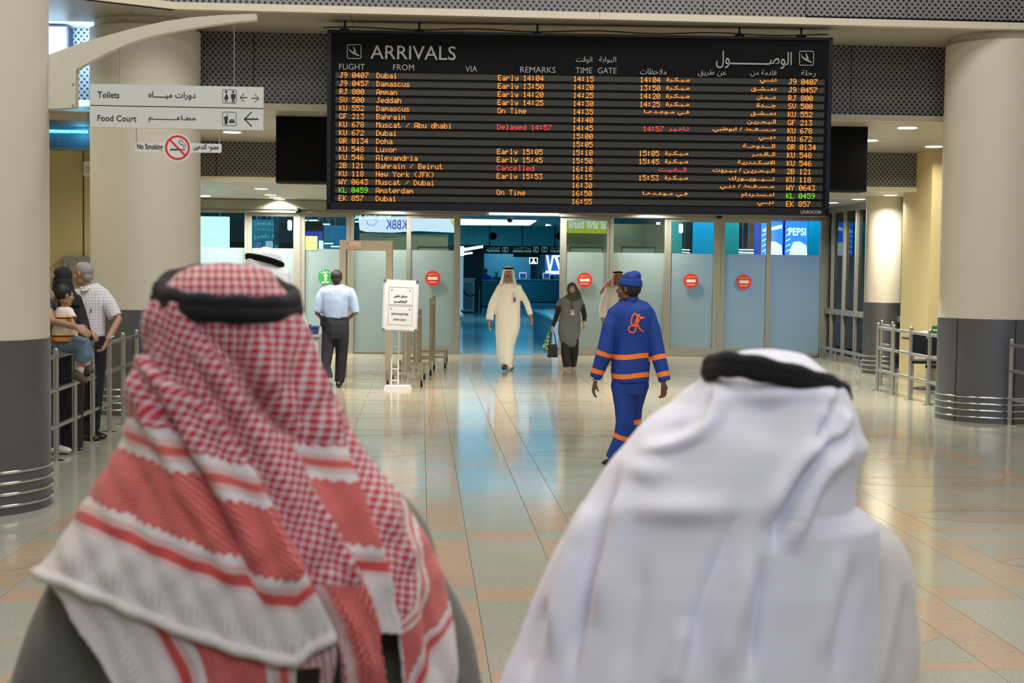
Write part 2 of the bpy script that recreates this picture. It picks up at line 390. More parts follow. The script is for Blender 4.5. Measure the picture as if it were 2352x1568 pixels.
# ================================================================ WALLS
struct('wall_left', MB().box(-8.9, -8.7, -10, 29, -.2, 8.6), YEL, label='yellow side wall far behind the left pillars')
wl = struct('wall_left.001', MB().box(-8.7, float(atY(440, 500, 22.0)[0])-.0, 22.0, 22.2, 0, ZS2), YEL, label='yellow cross wall behind the left pillars')
cbx0, cbx1 = float(atY(146, 600, 21.9)[0]), float(atY(330, 600, 21.9)[0])
zc = float(atY(180, 588, 21.9)[2])
cab = MB().box(cbx0, cbx1, 21.87, 22.0, 0, zc).build('door_5', mat('grey_metal_paint', (.25, .25, .24), .5), None); cab['kind'] = 'structure'; cab['label'] = 'grey metal cupboard against the yellow wall'  # a metal cupboard, too low for a door
MB().box(cbx0+.09, cbx1-.09, 21.86, 21.875, .05, zc-.09).build('door_leaf', MATS['grey_metal_paint'], cab)
for px in (192, ):
    x = float(atY(px, 400, 22)[0]); MB().box(x-.006, x+.006, 21.99, 22.001, 0, ZS2).build('seam', INK, wl)
# right: yellow block below the third fascia
xr0, xr1, xr2 = float(atY(2110, 600, 22.1)[0]), float(atY(2153, 600, 22.1)[0]), 11.2
struct('wall_right', MB().box(xr0, xr1, 21.6, 22.9, 0, ZS2), YEL, label='yellow wall block beside the right pillar')
struct('wall_right.001', MB().box(xr1, xr2, 21.9, 22.9, 0, ZS2), YEL, label='yellow wall behind the right pillar')
struct('wall_right.002', MB().box(12.4, 12.6, -10, 29, -.2, 8.6), CREAM, label='cream side wall outside the view')
# ================================================================ DOOR WALL (sliding glass doors)
DY = 28.35
DF = Frame((0, DY, 0)); 
def dx(px, py=660): return float(atY(px, py, DY)[0])
def glass_mat(name, tint, rough=0., ior=1.45):
    m, N, L, b = nodes(name); g = NB(N, L)
    N.remove(b); out = N['Material Output']; tr = N.new('ShaderNodeBsdfTransparent'); tr.inputs[0].default_value = (*tint, 1)
    gl = N.new('ShaderNodeBsdfGlossy'); gl.inputs['Roughness'].default_value = rough; fr = N.new('ShaderNodeFresnel'); fr.inputs[0].default_value = ior
    mx = N.new('ShaderNodeMixShader'); L.new(fr.outputs[0], mx.inputs[0]); L.new(tr.outputs[0], mx.inputs[1]); L.new(gl.outputs[0], mx.inputs[2]); L.new(mx.outputs[0], out.inputs[0]); return m
GLASS = glass_mat('clear_glass', (.80, .90, .88))
GLASS2 = glass_mat('side_glass', (.45, .52, .56))
def frost_mat():
    m, N, L, b = nodes('frosted_glass'); N.remove(b); out = N['Material Output']
    d = N.new('ShaderNodeBsdfDiffuse'); d.inputs[0].default_value = (.34, .43, .40, 1); t = N.new('ShaderNodeBsdfTranslucent'); t.inputs[0].default_value = (.75, .82, .84, 1)
    gl = N.new('ShaderNodeBsdfGlossy'); gl.inputs['Roughness'].default_value = .25
    a = N.new('ShaderNodeMixShader'); a.inputs[0].default_value = .5; L.new(d.outputs[0], a.inputs[1]); L.new(t.outputs[0], a.inputs[2])
    c = N.new('ShaderNodeMixShader'); c.inputs[0].default_value = .05; L.new(a.outputs[0], c.inputs[1]); L.new(gl.outputs[0], c.inputs[2]); L.new(c.outputs[0], out.inputs[0]); return m
FROST = frost_mat()
ZT, ZH = 2.70, 2.95      # top of the openings, top of the header
ZF = float(atY(1176, 577, DY)[2])   # where the frosting starts
xl, xrr = -5.2, dx(1893)
header = struct('door_frame', MB().box(xl, xrr, DY-.06, DY+.12, ZT, ZH), ALU, label='long aluminium header over the sliding doors')
MB().box(xl, xrr, DY-.09, DY-.05, ZT+.06, ZH-.02).build('track_cover', ALU, header)
MB().box(xl, xrr, DY-.10, DY-.05, ZT-.005, ZT+.012).build('track_lip', ALU, header)
MB().box(xl, xrr, DY-.02, DY+.06, 0, .012).build('floor_track', STEEL, header)
DN = [0]
def post(a, b, y0=DY-.05, y1=DY+.07): return MB().box(dx(a), dx(b), y0, y1, 0, ZT).build('post', ALU, header)
for a, b in ((562, 568), (684, 690), (805, 812), (1052, 1056), (1285, 1289), (1399, 1407), (1524, 1529), (1647, 1652), (1882, 1893)): post(a, b)
FDISC = {}
def disc_sticker(parent, cx, cz, kind):
    y = DY-.075; F = Frame((cx, y, cz)); R = .148
    d = MB().cyl((cx, y, cz), (cx, y+.004, cz), R, 40).build('sticker', RED if kind == 'no' else mat('sticker_green', (.02, .26, .06), .45), parent)
    t = MB()
    if kind == 'no':
        t.box(-.093, .093, -.004, -.001, -.028, .028, F.M())
        add_text(t, shape_ar('ممنوع الدخول'), F.t(), -.085, .085, .052, .092, bold=.01)
        add_text(t, 'NO ENTRY', F.t(), -.08, .08, -.085, -.06, bold=.02)
    else:
        t.prism([(0, .075), (-.05, .02), (-.02, .02), (-.02, -.07), (.02, -.07), (.02, .02), (.05, .02)], -.004, -.001, F.M())
        add_text(t, shape_ar('دخول'), F.t(), -.09, .09, .07, .125, bold=.02)
        add_text(t, 'ENTRY', F.t(), -.075, .075, -.12, -.085, bold=.03)
    t.build('sticker_print', mat('white_print', (.75, .74, .68), .5), d)
def leaf(a, b, framed, label, z1=ZT, bot=.16, sticker=None, y=DY, fw=8):
    """one glass leaf between pixel columns a..b"""
    DN[0] += 1; n = f'door_{DN[0]}' if framed else f'window_{DN[0]}'
    x0, x1 = dx(a), dx(b)
    if framed:
        f = .085; mb = MB().box(x0, x0+f, y-.04, y+.03, .0, z1).box(x1-f, x1, y-.04, y+.03, 0, z1).box(x0+f, x1-f, y-.04, y+.03, z1-.075, z1).box(x0+f, x1-f, y-.04, y+.03, 0.005, bot)
        o = struct(n, mb, ALU, label=label); g0, g1, zb, zt = x0+f, x1-f, bot, z1-.075
    else:
        mb = MB().box(x0, x1, y-.02, y+.03, 0, .07).box(x0, x1, y-.02, y+.03, z1-.02, z1)
        o = struct(n, mb, ALU, label=label); g0, g1, zb, zt = x0, x1, .07, z1-.02
    MB().box(g0, g1, y-.004, y+.004, ZF, zt).build('clear_pane', GLASS, o)
    MB().box(g0, g1, y-.005, y+.005, zb, ZF).build('frosted_pane', FROST, o)
    if sticker: 
        p = atY(sticker[0], sticker[1], DY-.075); disc_sticker(o, float(p[0]), float(p[2]), sticker[2])
    return o
leaf(400, 562, 0, 'fixed glass panel next to the round pillar, blue lightbox behind it')
leaf(568, 684, 1, 'framed glass door leaf behind the man in white headscarf')
leaf(690, 805, 1, 'glass door leaf with green entry sticker', sticker=(748, 636, 'en'))
leaf(812, 935, 0, 'fixed glass panel behind the metal detector arch')
leaf(933, 1052, 1, 'glass door leaf with red sticker, left of the open doorway', sticker=(994, 639, 'no'))
leaf(1289, 1402, 1, 'glass door leaf with red sticker, right of the open doorway', sticker=(1343, 643, 'no'))
leaf(1407, 1524, 0, 'fixed glass panel behind the man in blue uniform')
leaf(1529, 1647, 1, 'glass door leaf with red sticker, first of the right pair', sticker=(1587, 645, 'no'))
leaf(1652, 1768, 1, 'glass door leaf with red sticker, second of the right pair', sticker=(1709, 647, 'no'))
leaf(1768, 1882, 0, 'fixed glass panel glowing blue at the right end')
# door sensors
for px, py, lab in ((685, 484, 'small black dome sensor over the entry door'), (1652, 497, 'small black dome sensor over the right door pair'), (1171, 505, 'small black sensor over the open doorway')):
    p = atY(px, py, DY-.12); e = empty('door_sensor', p, lab, 'sensor')
    MB().ell((p[0], p[1], p[2]), (.055, .05, .05)).build('dome', BLACK, e, True); MB().box(p[0]-.06, p[0]+.06, p[1], DY-.09, p[2]+.01, p[2]+.05).build('mount', ALU, e)
# fluorescent strip over the doorway
p0, p1 = atY(1124, 489, DY-.13), atY(1283, 492, DY-.13)
e = empty('strip_light', (p0+p1)/2, 'white fluorescent strip light above the open doorway', 'light')
MB().box(p0[0], p1[0], DY-.16, DY-.10, p0[2]-.028, p0[2]+.02).build('tube', emis('tube_white', (1, .97, .85), 3.0), e); MB().box(p0[0], p1[0], DY-.16, DY-.09, p0[2]+.02, p0[2]+.05).build('housing', ALU, e)
# ================================================================ SIDE GLASS WALL on the right
XS = float(dx(1893))+.06
side = struct('wall_side_glass', MB().box(XS-.05, XS+.05, 22.9, DY+.1, 0, .1).box(XS-.05, XS+.05, 22.9, DY+.1, ZS3-.12, ZS3), ALU, label='tall glazed side wall between the doors and the yellow wall')
zr = float(atY(1893, 713, DY)[2])
MB().box(XS-.055, XS+.03, 22.9, DY+.1, zr-.05, zr+.05).build('rail', ALU, side)
ys = [27.9-.78*i for i in range(7)]
for y in [DY+.02]+ys: MB().box(XS-.06, XS+.05, y-.03, y+.03, 0, ZS3).build('mullion', ALU, side)
for ya, yb in zip([DY]+ys[:-1], ys): MB().box(XS-.004, XS+.004, yb+.03, ya-.03, .1, ZS3-.12).build('pane', GLASS2, side)
zu = float(atY(1893, 585, DY)[2])
MB().box(XS+.01, XS+.02, 23, DY, zr, zu).build('film', mat('grey_window_film', (.12, .13, .17), .5), side)
# shop interior seen through it
struct('wall_shop', MB().box(XS+2.2, XS+2.3, 20, 29, 0, ZS3), mat('shop_wall', (.09, .11, .16), .6), label='dim shop wall behind the side glazing')
bb = empty('shop_banner', (XS+2.15, 26, 2.2), 'yellow and green banner seen through the side glass wall', 'banner')
MB().box(XS+2.15, XS+2.19, 24.5, 28.3, 2.1, 2.42).build('board', emis('shop_yellow', (.35, .45, .06), .55), bb); MB().box(XS+2.14, XS+2.15, 24.6, 28.2, 2.3, 2.38).build('stripe', emis('shop_blue', (.4, .6, .9), .8), bb)
MB().box(XS+2.15, XS+2.19, 24.5, 28.3, 2.42, 2.62).build('top_band', emis('shop_green', (.02, .25, .12), .5), bb)
MB().cyl((XS+2.1, 24.9, 1.95), (XS+2.13, 24.9, 1.95), .12, 20).build('round_sign', emis('shop_white', (.7, .75, .95), 1.2), bb)
# low chrome bumper rail
e = empty('bumper_rail', (7.8, 26, 0), 'low steel bumper rail in front of the side glass wall', 'rail')
pts = [gnd(1872, 818), gnd(1913, 829), gnd(1962, 842)]; xb = 7.83
for y in (28.1, 27.05, 25.6, 24.5):
    MB().cyl((xb, y, 0), (xb, y, .2), .02).build('post', STEEL, e, 'auto'); MB().cyl((xb, y, 0), (xb, y, .012), .055, 20).build('foot_plate', CHROME, e, 'auto')
MB().cyl((xb, 28.2, .22), (xb, 24.3, .22), .03).build('rail', STEEL, e, 'auto')
# ================================================================ DOWNLIGHTS
def downlight(x, y, z, label, power, r=.105, col=(1., .945, .83), spot=True):
    e = empty('downlight', (x, y, z), label, 'downlight', 'round ceiling downlights')
    MB().lathe(x, y, [(r+.02, z-.003), (r+.03, z-.006), (r+.03, z)], 24, cap=False).build('rim', TRIMM, e, 'auto')
    MB().lathe(x, y, [(.001, z-.009), (r, z-.009), (r, z-.002)], 24, cap=False).build('lens', emis('lamp_glow', (1, .96, .80), 5.), e)
    if power:
        area('downlight_lamp', (x, y, z-.02), (0, 0, 0), .2, .2, power, col, 'DISK', 150)
for px, py, lab in ((600, 433, 'lobby downlight, nearest one right of the sign pillar'), (622, 447, 'lobby downlight, second of the left row'), (642, 457, 'lobby downlight, third of the left row'), (660, 465, 'lobby downlight, last of the left row'),
                    (470, 449, 'lobby downlight beside the pillar, half hidden'), (500, 459.5, 'lobby downlight beside the pillar, rear one'),
                    (1972, 457, 'lobby downlight right of the board, middle one'), (2045, 448, 'lobby downlight above the slim round pillar'), (1912, 465, 'lobby downlight close to the lower board corner')):
    p = gnd(px, py, ZS3); downlight(p[0], min(p[1], 28.1 if px == 660 else 27.4), ZS3, lab, 55)
for px, py, lab in ((1262, 470, ''), (1500, 470, ''), (900, 462, '')):
    p = gnd(px, py, ZS3); downlight(p[0], min(p[1], 27.8), ZS3, {1262: 'lobby downlight above the open doorway, behind the board', 1500: 'lobby downlight above the man in blue, behind the board', 900: 'lobby downlight above the notice stand, behind the board'}[px], 55)
for px, py, lab in ((2084, 293, 'large downlight right of the arrivals board'), (2145, 336, 'downlight beside the yellow wall'), (1996, 322, 'downlight at the edge of the black panel'), (533, 303, 'downlight under the hanging sign')):
    p = gnd(px, py, ZS2); downlight(p[0], p[1], ZS2, lab, 22 if 'yellow' in lab else 75, .12, (1., .93, .78))
for x, lb in ((-1.2, 'first'), (.8, 'second'), (2.8, 'third'), (4.8, 'fourth')): downlight(x, 19.6, ZS2, lb+' from the left of the added downlights behind the black panel', 100, .12, (1., .93, .78))  # unseen row, added to brighten the fronts of people in the lobby
for px, py, lab in ((590, 47, ''),):
    pass
# warm soffit lamps over the front edge of the hall
for x, lb in ((-5.6, 'left'), (8.3, 'right')): downlight(x, 16.9, ZS1, 'upper soffit downlight beyond the '+lb+' pillar', 60, .12, (1., .92, .75))
# ================================================================ ARRIVALS BOARD
BO = CAM+ray(1331, 280)*16.4
BF = Frame(BO, math.radians(-2.4))
board = empty('arrivals_board', BO, 'long black electronic arrivals board hanging under the upper soffit', 'display board')
cs = [BF.uv(*p) for p in ((752, 68.4), (1912, 86.7), (1905, 496.4), (750, 481))]
U0 = (cs[0][0]+cs[3][0])/2; U1 = (cs[1][0]+cs[2][0])/2; W1 = (cs[0][1]+cs[1][1])/2; W0 = (cs[2][1]+cs[3][1])/2
MB().box(U0, U1, .03, .26, W0, W1, BF.M()).build('casing', BLACK, board)
fr = MB()
for a in ((U0, U1, W1-.03, W1), (U0, U1, W0, W0+.085), (U0, U0+.045, W0, W1), (U1-.045, U1, W0, W1)): fr.box(a[0], a[1], -.005, .03, a[2], a[3], BF.M())
fr.build('bezel', BLACK, board)
MB().box(U0+.045, U1-.045, .012, .03, W0+.085, W1-.03, BF.M()).build('face', BLACKM, board)
LEDO = emis('led_amber', (1., .33, .03), 1.25); LEDR = emis('led_red', (1., .06, .05), 1.1); LEDG = emis('led_green', (.16, .75, .02), 1.1)
ROWM = mat('led_window', (.021, .020, .015), .65, noise_amt=.1, nscale=6)
WPR = mat('board_lettering', (.30, .30, .30), .6)
G5 = {k: v for k, v in zip("0123456789:/()", ("3E5149453E 00427F4000 4261514946 2141454B31 1814127F10 2745454539 3C4A494930 0171090503 3649494936 064949291E 0036360000 2010080402 001C224100 0041221C00".split()))}
G5.update(zip("ABDCEFGJKLMNOQRSTUVWY", "7E1111117E 7F49494936 7F4141221C 3E41414122 7F49494941 7F09090101 3E41415132 2040413F01 7F08142241 7F40404040 7F0204027F 7F0408107F 3E4141413E 3E4151215E 7F09192946 4649494931 01017F0101 3F4040403F 1F2040201F 7F2018207F 0304780403".split()))
G5.update(zip("abcdehikl mnorstuwxy", "2054545478 7F48444438 3844444420 384444487F 3854545418 7F08040478 00447D4000 007F102844 00417F4000 0000000000 7C04180478 7C08040478 3844444438 7C08040408 4854545420 043F444020 3C4040207C 3C4030403C 4428102844 0C5050503C".split()))
PIT = .0079; PITV = .0089
def led(s, u, w_, parent, m):
    mb = MB(); M = BF.M(); x = u
    for c in s:
        g = G5.get(c)
        if g:
            for i in range(5):
                col = int(g[2*i:2*i+2], 16); j = 0
                while j < 7:
                    if col >> j & 1:
                        k = j
                        while k < 6 and col >> (k+1) & 1: k += 1
                        mb.box(x+i*PIT+.0006, x+(i+1)*PIT+.0004, -.004, .001, w_-(k+1)*PITV+.0006, w_-j*PITV-.0006, M); j = k+1
                    else: j += 1
        x += 6*PIT
    if mb.v: tag(mb.build('led_text', m, parent), kind='stuff')
def led_ar(t, uR, wid, w_, parent, m):
    mb = MB(); s = shape_ar(t); add_text(mb, s, BF.t(), uR-wid, uR, w_-.064, w_-.004, off=.004, bold=.012); tag(mb.build('led_text', m, parent), kind='stuff')
ROWS = [("J9 0407", "Dubai", "Early 14:04", "14:15", "دبـــي"), ("J9 0457", "Damascus", "Early 13:50", "14:20", "دمـــشــق"), ("RJ 800", "Amman", "Early 14:20", "14:25", "عـــمـان"), ("SV 500", "Jeddah", "Early 14:25", "14:30", "جـــدة"),
        ("KU 552", "Damascus", "On Time", "14:35", "دمـــشــق"), ("GF 213", "Bahrain", "", "14:40", "الـبـحـريـن"), ("KU 678", "Muscat / Abu dhabi", "Delayed 14:57", "14:45", "مـسـقـط / ابوظبي"), ("KU 672", "Dubai", "", "15:00", "دبـــي"),
        ("QR 0134", "Doha", "", "15:05", "الـــدوحــة"), ("KU 548", "Luxor", "Early 15:05", "15:10", "الــاقـصـر"), ("KU 546", "Alexandria", "Early 15:45", "15:50", "الاسـكـنـدريـة"), ("2B 121", "Bahrain / Beirut", "Cancelled", "16:10", "الـبـحـريـن / بـيـروت"),
        ("KU 118", "New York (JFK)", "Early 15:53", "16:15", "نـــيــويــورك"), ("WY 0643", "Muscat / Dubai", "", "16:30", "مـسـقـط / دبـي"), ("KL 0459", "Amsterdam", "On Time", "16:50", "امـستـردام"), ("EK 857", "Dubai", "", "16:55", "دبـــي")]
wA = BF.uv(812, 167)[1]; wB = BF.uv(812, 449.5)[1]; RP = (wA-wB)/15
uF = BF.uv(779, 300)[0]; uC = BF.uv(864, 300)[0]; uRm = BF.uv(1142, 300)[0]; uT = BF.uv(1315, 300)[0]; uAr = BF.uv(1582, 300)[0]; uFr = BF.uv(1781, 300)[0]; uF2 = BF.uv(1809, 300)[0]
uL, uR_ = BF.uv(770, 300)[0], BF.uv(1892, 300)[0]
AW = (38, 58, 45, 45, 58, 66, 145, 38, 75, 54, 86, 143, 106, 126, 76, 38); PM = 16.4/FPX
for i, (fl, ci, rem, ti, ar) in enumerate(ROWS):
    w_ = wA-RP*i; slope = 0.
    row = MB().box(uL, uR_, .004, .014, w_-.060, w_+.001, BF.M()).build('display_row', ROWM, board)
    mf = LEDG if fl == 'KL 0459' else LEDO; mr = LEDR if rem[:1] in 'DC' and rem else LEDO
    led(fl, uF, w_+.004, row, mf); led(ci, uC, w_+.004, row, LEDO)
    if rem: led(rem, uRm, w_+.0, row, mr)
    led(ti, uT, w_, row, LEDO); led(fl, uF2, w_+.004, row, mf)
    led_ar(ar, uFr, AW[i]*PM, w_+.008, row, LEDO)
    if rem.startswith('Early'): led(rem[6:], BF.uv(1468, 300)[0], w_+.002, row, LEDO); led_ar('مـبـكـرة', uAr, 54*PM, w_+.006, row, LEDO)
    elif rem == 'On Time': led_ar('فـي مـوعـدهـا', uAr, 104*PM, w_+.006, row, LEDO)
    elif rem.startswith('Del'): led(rem[8:], BF.uv(1477, 300)[0], w_+.002, row, LEDR); led_ar('تـاخـيـر', uAr, 46*PM, w_+.006, row, LEDR)
    elif rem == 'Cancelled': led_ar('الـــغـيـت', uAr-.02, 64*PM, w_+.006, row, LEDR)
mb = MB()
for t, x0, y0, x1, y1, b in (('ARRIVALS', 851, 105, 1047, 137, .004), ('FLIGHT', 779, 146.5, 838, 160, .0), ('FROM', 903, 148, 951, 161.5, 0), ('VIA', 1069, 151.5, 1096, 165, 0), ('REMARKS', 1195, 153.5, 1276, 167, 0), ('TIME', 1322, 155, 1360, 168.5, 0), ('GATE', 1373, 155.5, 1416, 169, 0)):
    BF.text(mb, t, x0, y0, x1, y1, bold=b)
for t, x0, y0, x1, y1 in (('الوقت', 1323, 130, 1360, 146), ('البوابة', 1376, 130, 1415, 146), ('ملاحظات', 1470, 157, 1531, 171), ('عن طريق', 1603, 160, 1668, 176), ('قادمة من', 1724, 160.5, 1783, 176), ('رحلة', 1840, 161, 1873, 177), ('الوصـــــــــــول', 1645, 118, 1818, 158)):
    BF.text(mb, shape_ar(t), x0, y0, x1, y1, bold=.004)
BF.text(mb, 'LEUROCOM', 1839, 483, 1885, 491, bold=.03, off=.008)
tag(mb.build('lettering', WPR, board), kind='stuff')
def rounded_ring(mb, fr, u0, u1, w0, w1, r, th, off=.002):
    def pts(e):
        P = []
        for cx, cz, a0 in ((u1-r, w1-r, 0), (u0+r, w1-r, 90), (u0+r, w0+r, 180), (u1-r, w0+r, 270)):
            for k in range(6): t = math.radians(a0+18*k); P.append(fr.at(cx+(r-e)*math.cos(t), cz+(r-e)*math.sin(t), off))
        return P
    A, B = pts(0), pts(th); n = len(A); mb.add(A+B, [(i, (i+1) % n, n+(i+1) % n, n+i) for i in range(n)])
for x0, y0, x1, y1 in ((797, 101.5, 830, 135.5), (1836, 116.5, 1869, 151)):
    u0, w1 = BF.uv(x0, y0); u1, w0 = BF.uv(x1, y1); mb = MB(); rounded_ring(mb, BF, u0, u1, w0, w1, .02, .008)
    s = (u1-u0); c = lambda x, z: (u0+x*s, w0+z*s)
    for poly in ([(.14, .78), (.2, .62), (.45, .48), (.82, .28), (.88, .2), (.78, .2), (.4, .36), (.17, .56)][::-1], [(.42, .86), (.48, .84), (.66, .42), (.5, .48)], [(.3, .4), (.36, .42), (.52, .34), (.47, .31)]):
        P = [BF.at(*c(*p), .002) for p in poly]; n = len(P); mb.add(P, [tuple(range(n))])
    mb.build('landing_plane_symbol', WPR, board)
for px in (790, 962, 1235, 1702, 1845):
    u = BF.uv(px, 75)[0]; z1 = ZS1-BO[2]; MB().box(u-.05, u+.05, .06, .16, W1-.01, W1+.03, BF.M()).build('bracket', BLACK, board); MB().cyl(BF.at(u, W1, -.1), BF.at(u, z1, -.1), .012, 8).build('hanger', BLACK, board)
cab_ = [BF.at(U0-.05+(U1-U0)*t/24, W1+.028+.012*math.sin(t*1.1), -.02) for t in range(25)]
MB().tube(cab_, .007, 6).build('cable', BLACK, board, True)
# second, dark display seen from its back
YP = 18.3; q = [atY(634, 263, YP), atY(1994, 281, YP), atY(636, 422, YP), atY(1993, 438, YP)]
e = empty('black_display_back', ((q[0]+q[3])/2), 'wide plain black display panel hanging behind the arrivals board', 'display board')
x0, x1, z0, z1 = q[0][0], q[1][0], (q[2][2]+q[3][2])/2, (q[0][2]+q[1][2])/2
MB().box(x0, x1, YP, YP+.3, z0, z1).build('casing', BLACKM, e); MB().box(x0, x1, YP-.01, YP, z0, z0+.03).box(x0, x1, YP-.01, YP, z1-.03, z1).build('edge_strip', BLACK, e)
for f in (.1, .5, .9): MB().cyl((x0+(x1-x0)*f, YP+.15, z1), (x0+(x1-x0)*f, YP+.15, max(ZS2, z1+.02)), .02, 8).build('hanger', BLACK, e)
# ================================================================ DIRECTION SIGN on its curved arm
SF = Frame(CAM+ray(400, 250)*10.4, 0.)
arm = empty('sign_arm', atY(140, 190, 10.35), 'curved cream bracket arm bolted to the nearest pillar', 'bracket')
def outl(pp, fr): return [fr.uv(*p) for p in pp]
top = [(104, 131), (150, 114), (200, 97), (260, 80), (320, 64), (380, 51), (440, 42), (510, 36.5), (590, 33.5)]
bot = [(590, 47), (540, 52), (480, 60), (420, 70), (360, 82), (300, 100), (250, 122), (210, 143), (178, 161)]
P = outl(top+bot, SF); Q = outl([(104, 131), (178, 161), (177, 248), (105, 252)], SF)
mb = MB(); n = len(top)
for i in range(n-1):    # strip of quads through the arm, solid
    a, b_, c, d = P[i], P[i+1], P[2*n-2-i], P[2*n-1-i]; mb.prism([d, c, b_, a], -.04, .04, SF.M())
ARM = mat('arm_cream', (.60, .57, .45), .45)
mb.build('curved_arm', ARM, arm); MB().prism([Q[3], Q[2], Q[1], Q[0]], -.048, .048, SF.M()).build('side_plate', ARM, arm)
u0, w1 = SF.uv(97, 122); u1, w0 = SF.uv(105, 252); MB().box(u0, u1, -.09, .09, w0, w1, SF.M()).build('wall_plate', mat('dark_cream', (.36, .34, .27), .5), arm)
for px, py in ((113, 149), (113, 196), (112, 243), (172, 195), (172, 244)):
    u, ww = SF.uv(px, py); MB().cyl(SF.at(u, ww, .046), SF.at(u, ww, .054), .007, 12).build('bolt', STEEL, arm)
sg = empty('direction_sign', SF.at(0, 0), 'white hanging sign with toilets and food court directions', 'sign')
u0, wt = SF.uv(207, 193); u1, wb = SF.uv(605, 297); wt = (SF.uv(207, 192)[1]+SF.uv(605, 201)[1])/2; wb = (SF.uv(207, 293)[1]+SF.uv(605, 298)[1])/2; wm = (wt+wb)/2
SF2 = Frame(SF.O, math.radians(.4))
MB().box(u0, u1, -.012, .018, wm+.0035, wt, SF.M()).build('upper_blade', SIGNG, sg); MB().box(u0, u1, -.012, .018, wb, wm-.0035, SF.M()).build('lower_blade', SIGNG, sg); MB().box(u0+.003, u1-.003, -.006, .014, wm-.004, wm+.004, SF.M()).build('divider', INK, sg)
mb = MB(); K = dict(off=.0135)
for t, x0_, y0, x1_, y1 in (('Toilets', 225, 211, 275, 225.5), ('Food Court', 225, 265, 314, 279)): SF.text(mb, t, x0_, y0, x1_, y1, bold=.008, **K)
for t, x0_, y0, x1_, y1 in (('دورات ميـــــاه', 342, 211, 450, 229), ('مطـاعــــــــــم', 342, 265, 450, 281)): SF.text(mb, shape_ar(t), x0_, y0, x1_, y1, bold=.012, **K)
for bx in ((511, 206, 544, 238), (511, 257, 544, 289.5)):
    a, b_ = SF.uv(bx[0], bx[1]), SF.uv(bx[2], bx[3]); rounded_ring(mb, SF, a[0], b_[0], b_[1], a[1], .012, .0035, .0135)
def poly(mb, fr, pp, off=.0135, px=True):
    P = [fr.at(*(fr.uv(*p) if px else p), off) for p in pp]; mb.add(P, [tuple(range(len(P)))])
def pdisc(mb, fr, px, py, r, off=.0135):
    u, w_ = fr.uv(px, py); P = [fr.at(u+r*math.cos(t*math.pi/9), w_+r*math.sin(t*math.pi/9), off) for t in range(18)]; mb.add(P, [tuple(range(18))])
pdisc(mb, SF, 520, 211.5, .0085); pdisc(mb, SF, 536, 212, .0085)
poly(mb, SF, [(515, 228), (519.5, 216), (522, 216), (526, 228), (523, 228), (522.5, 235), (521, 235), (520.6, 228.5), (520, 228.5), (519.5, 235), (518, 235), (517.5, 228)])
poly(mb, SF, [(531, 216.5), (541.5, 216.5), (541.5, 226), (539.5, 226), (539.3, 236), (537, 236), (536.6, 227), (536, 227), (535.6, 236), (533.2, 236), (533, 226), (531, 226)])
poly(mb, SF, [(515, 268), (524.5, 268), (522.5, 286), (517, 286)]); poly(mb, SF, [(520, 268), (522.6, 261), (523.6, 261), (521.5, 268)])
poly(mb, SF, [(526.5, 278), (539.5, 278), (539.5, 282.5), (526.5, 282.5)]); poly(mb, SF, [(527, 277), (528.5, 274.5), (538, 274.5), (539.3, 277)])
def arrow(x0_, x1_, y, h, t):
    d = 1 if x1_ > x0_ else -1
    poly(mb, SF, [(x0_, y-t), (x1_-d*2, y-t), (x1_-d*2, y+t), (x0_, y+t)])
    for s in (-1, 1): poly(mb, SF, [(x1_, y-t*.3*s), (x1_-d*h, y+s*h), (x1_-d*(h+t*1.6), y+s*(h-t*.6)), (x1_-d*t*2.2, y)])
arrow(569, 551, 224.5, 9.5, 1); arrow(578, 596, 226, 9.5, 1); arrow(594, 560, 274, 17, 1.7)
tag(mb.build('lettering', INK, sg), kind='stuff')
for px, ya_, yb_ in ((273, 100, 192), (538, 51, 198)):
    a, b_ = SF.uv(px, ya_), SF.uv(px, yb_); u = (a[0]+b_[0])/2; MB().cyl(SF.at(u, b_[1]), SF.at(u, a[1]+.02), .0042, 8).build('hanging_rod', CHROME, sg)
ns = empty('no_smoking_sign', SF.at(0, -.3), 'small white no smoking sign with red ring hanging below', 'sign')
a, b_ = SF.uv(311, 327), SF.uv(509, 351); c0 = SF.uv(408, 339); NSW = mat('acrylic_white', (.72, .70, .70), .35)
MB().rbox(a[0], b_[0], -.003, .003, b_[1], a[1], .01, SF.M()).build('strip_plate', NSW, ns); MB().cyl(SF.at(*c0, -.004), SF.at(*c0, .005), .100, 40).build('round_plate', NSW, ns)
mb = MB(); o0 = [SF.at(c0[0]+.088*math.cos(t*math.pi/24), c0[1]+.088*math.sin(t*math.pi/24), .0065) for t in range(48)]; o1 = [SF.at(c0[0]+.073*math.cos(t*math.pi/24), c0[1]+.073*math.sin(t*math.pi/24), .0065) for t in range(48)]
mb.add(o0+o1, [(i, (i+1) % 48, 48+(i+1) % 48, 48+i) for i in range(48)])
dv = np.array([.707, -.707]); nv = np.array([.707, .707])
poly(mb, SF, [np.array(c0)-dv*.076+nv*.0075, np.array(c0)-dv*.076-nv*.0075, np.array(c0)+dv*.076-nv*.0075, np.array(c0)+dv*.076+nv*.0075], .0066, False)
mb.build('red_ring', RED, ns); mb = MB()
poly(mb, SF, [(391, 342), (419, 342), (419, 345.5), (391, 345.5)], .006); poly(mb, SF, [(421, 342), (425, 342), (425, 345.5), (421, 345.5)], .006)
mb.tube([SF.at(*SF.uv(x, y), .006) for x, y in ((422, 339), (421, 333), (414, 331), (411, 326), (414, 322), (419, 323), (421, 328))], .0025, 5); mb.tube([SF.at(*SF.uv(x, y), .006) for x, y in ((426, 340), (426, 333), (424, 329))], .002, 5)
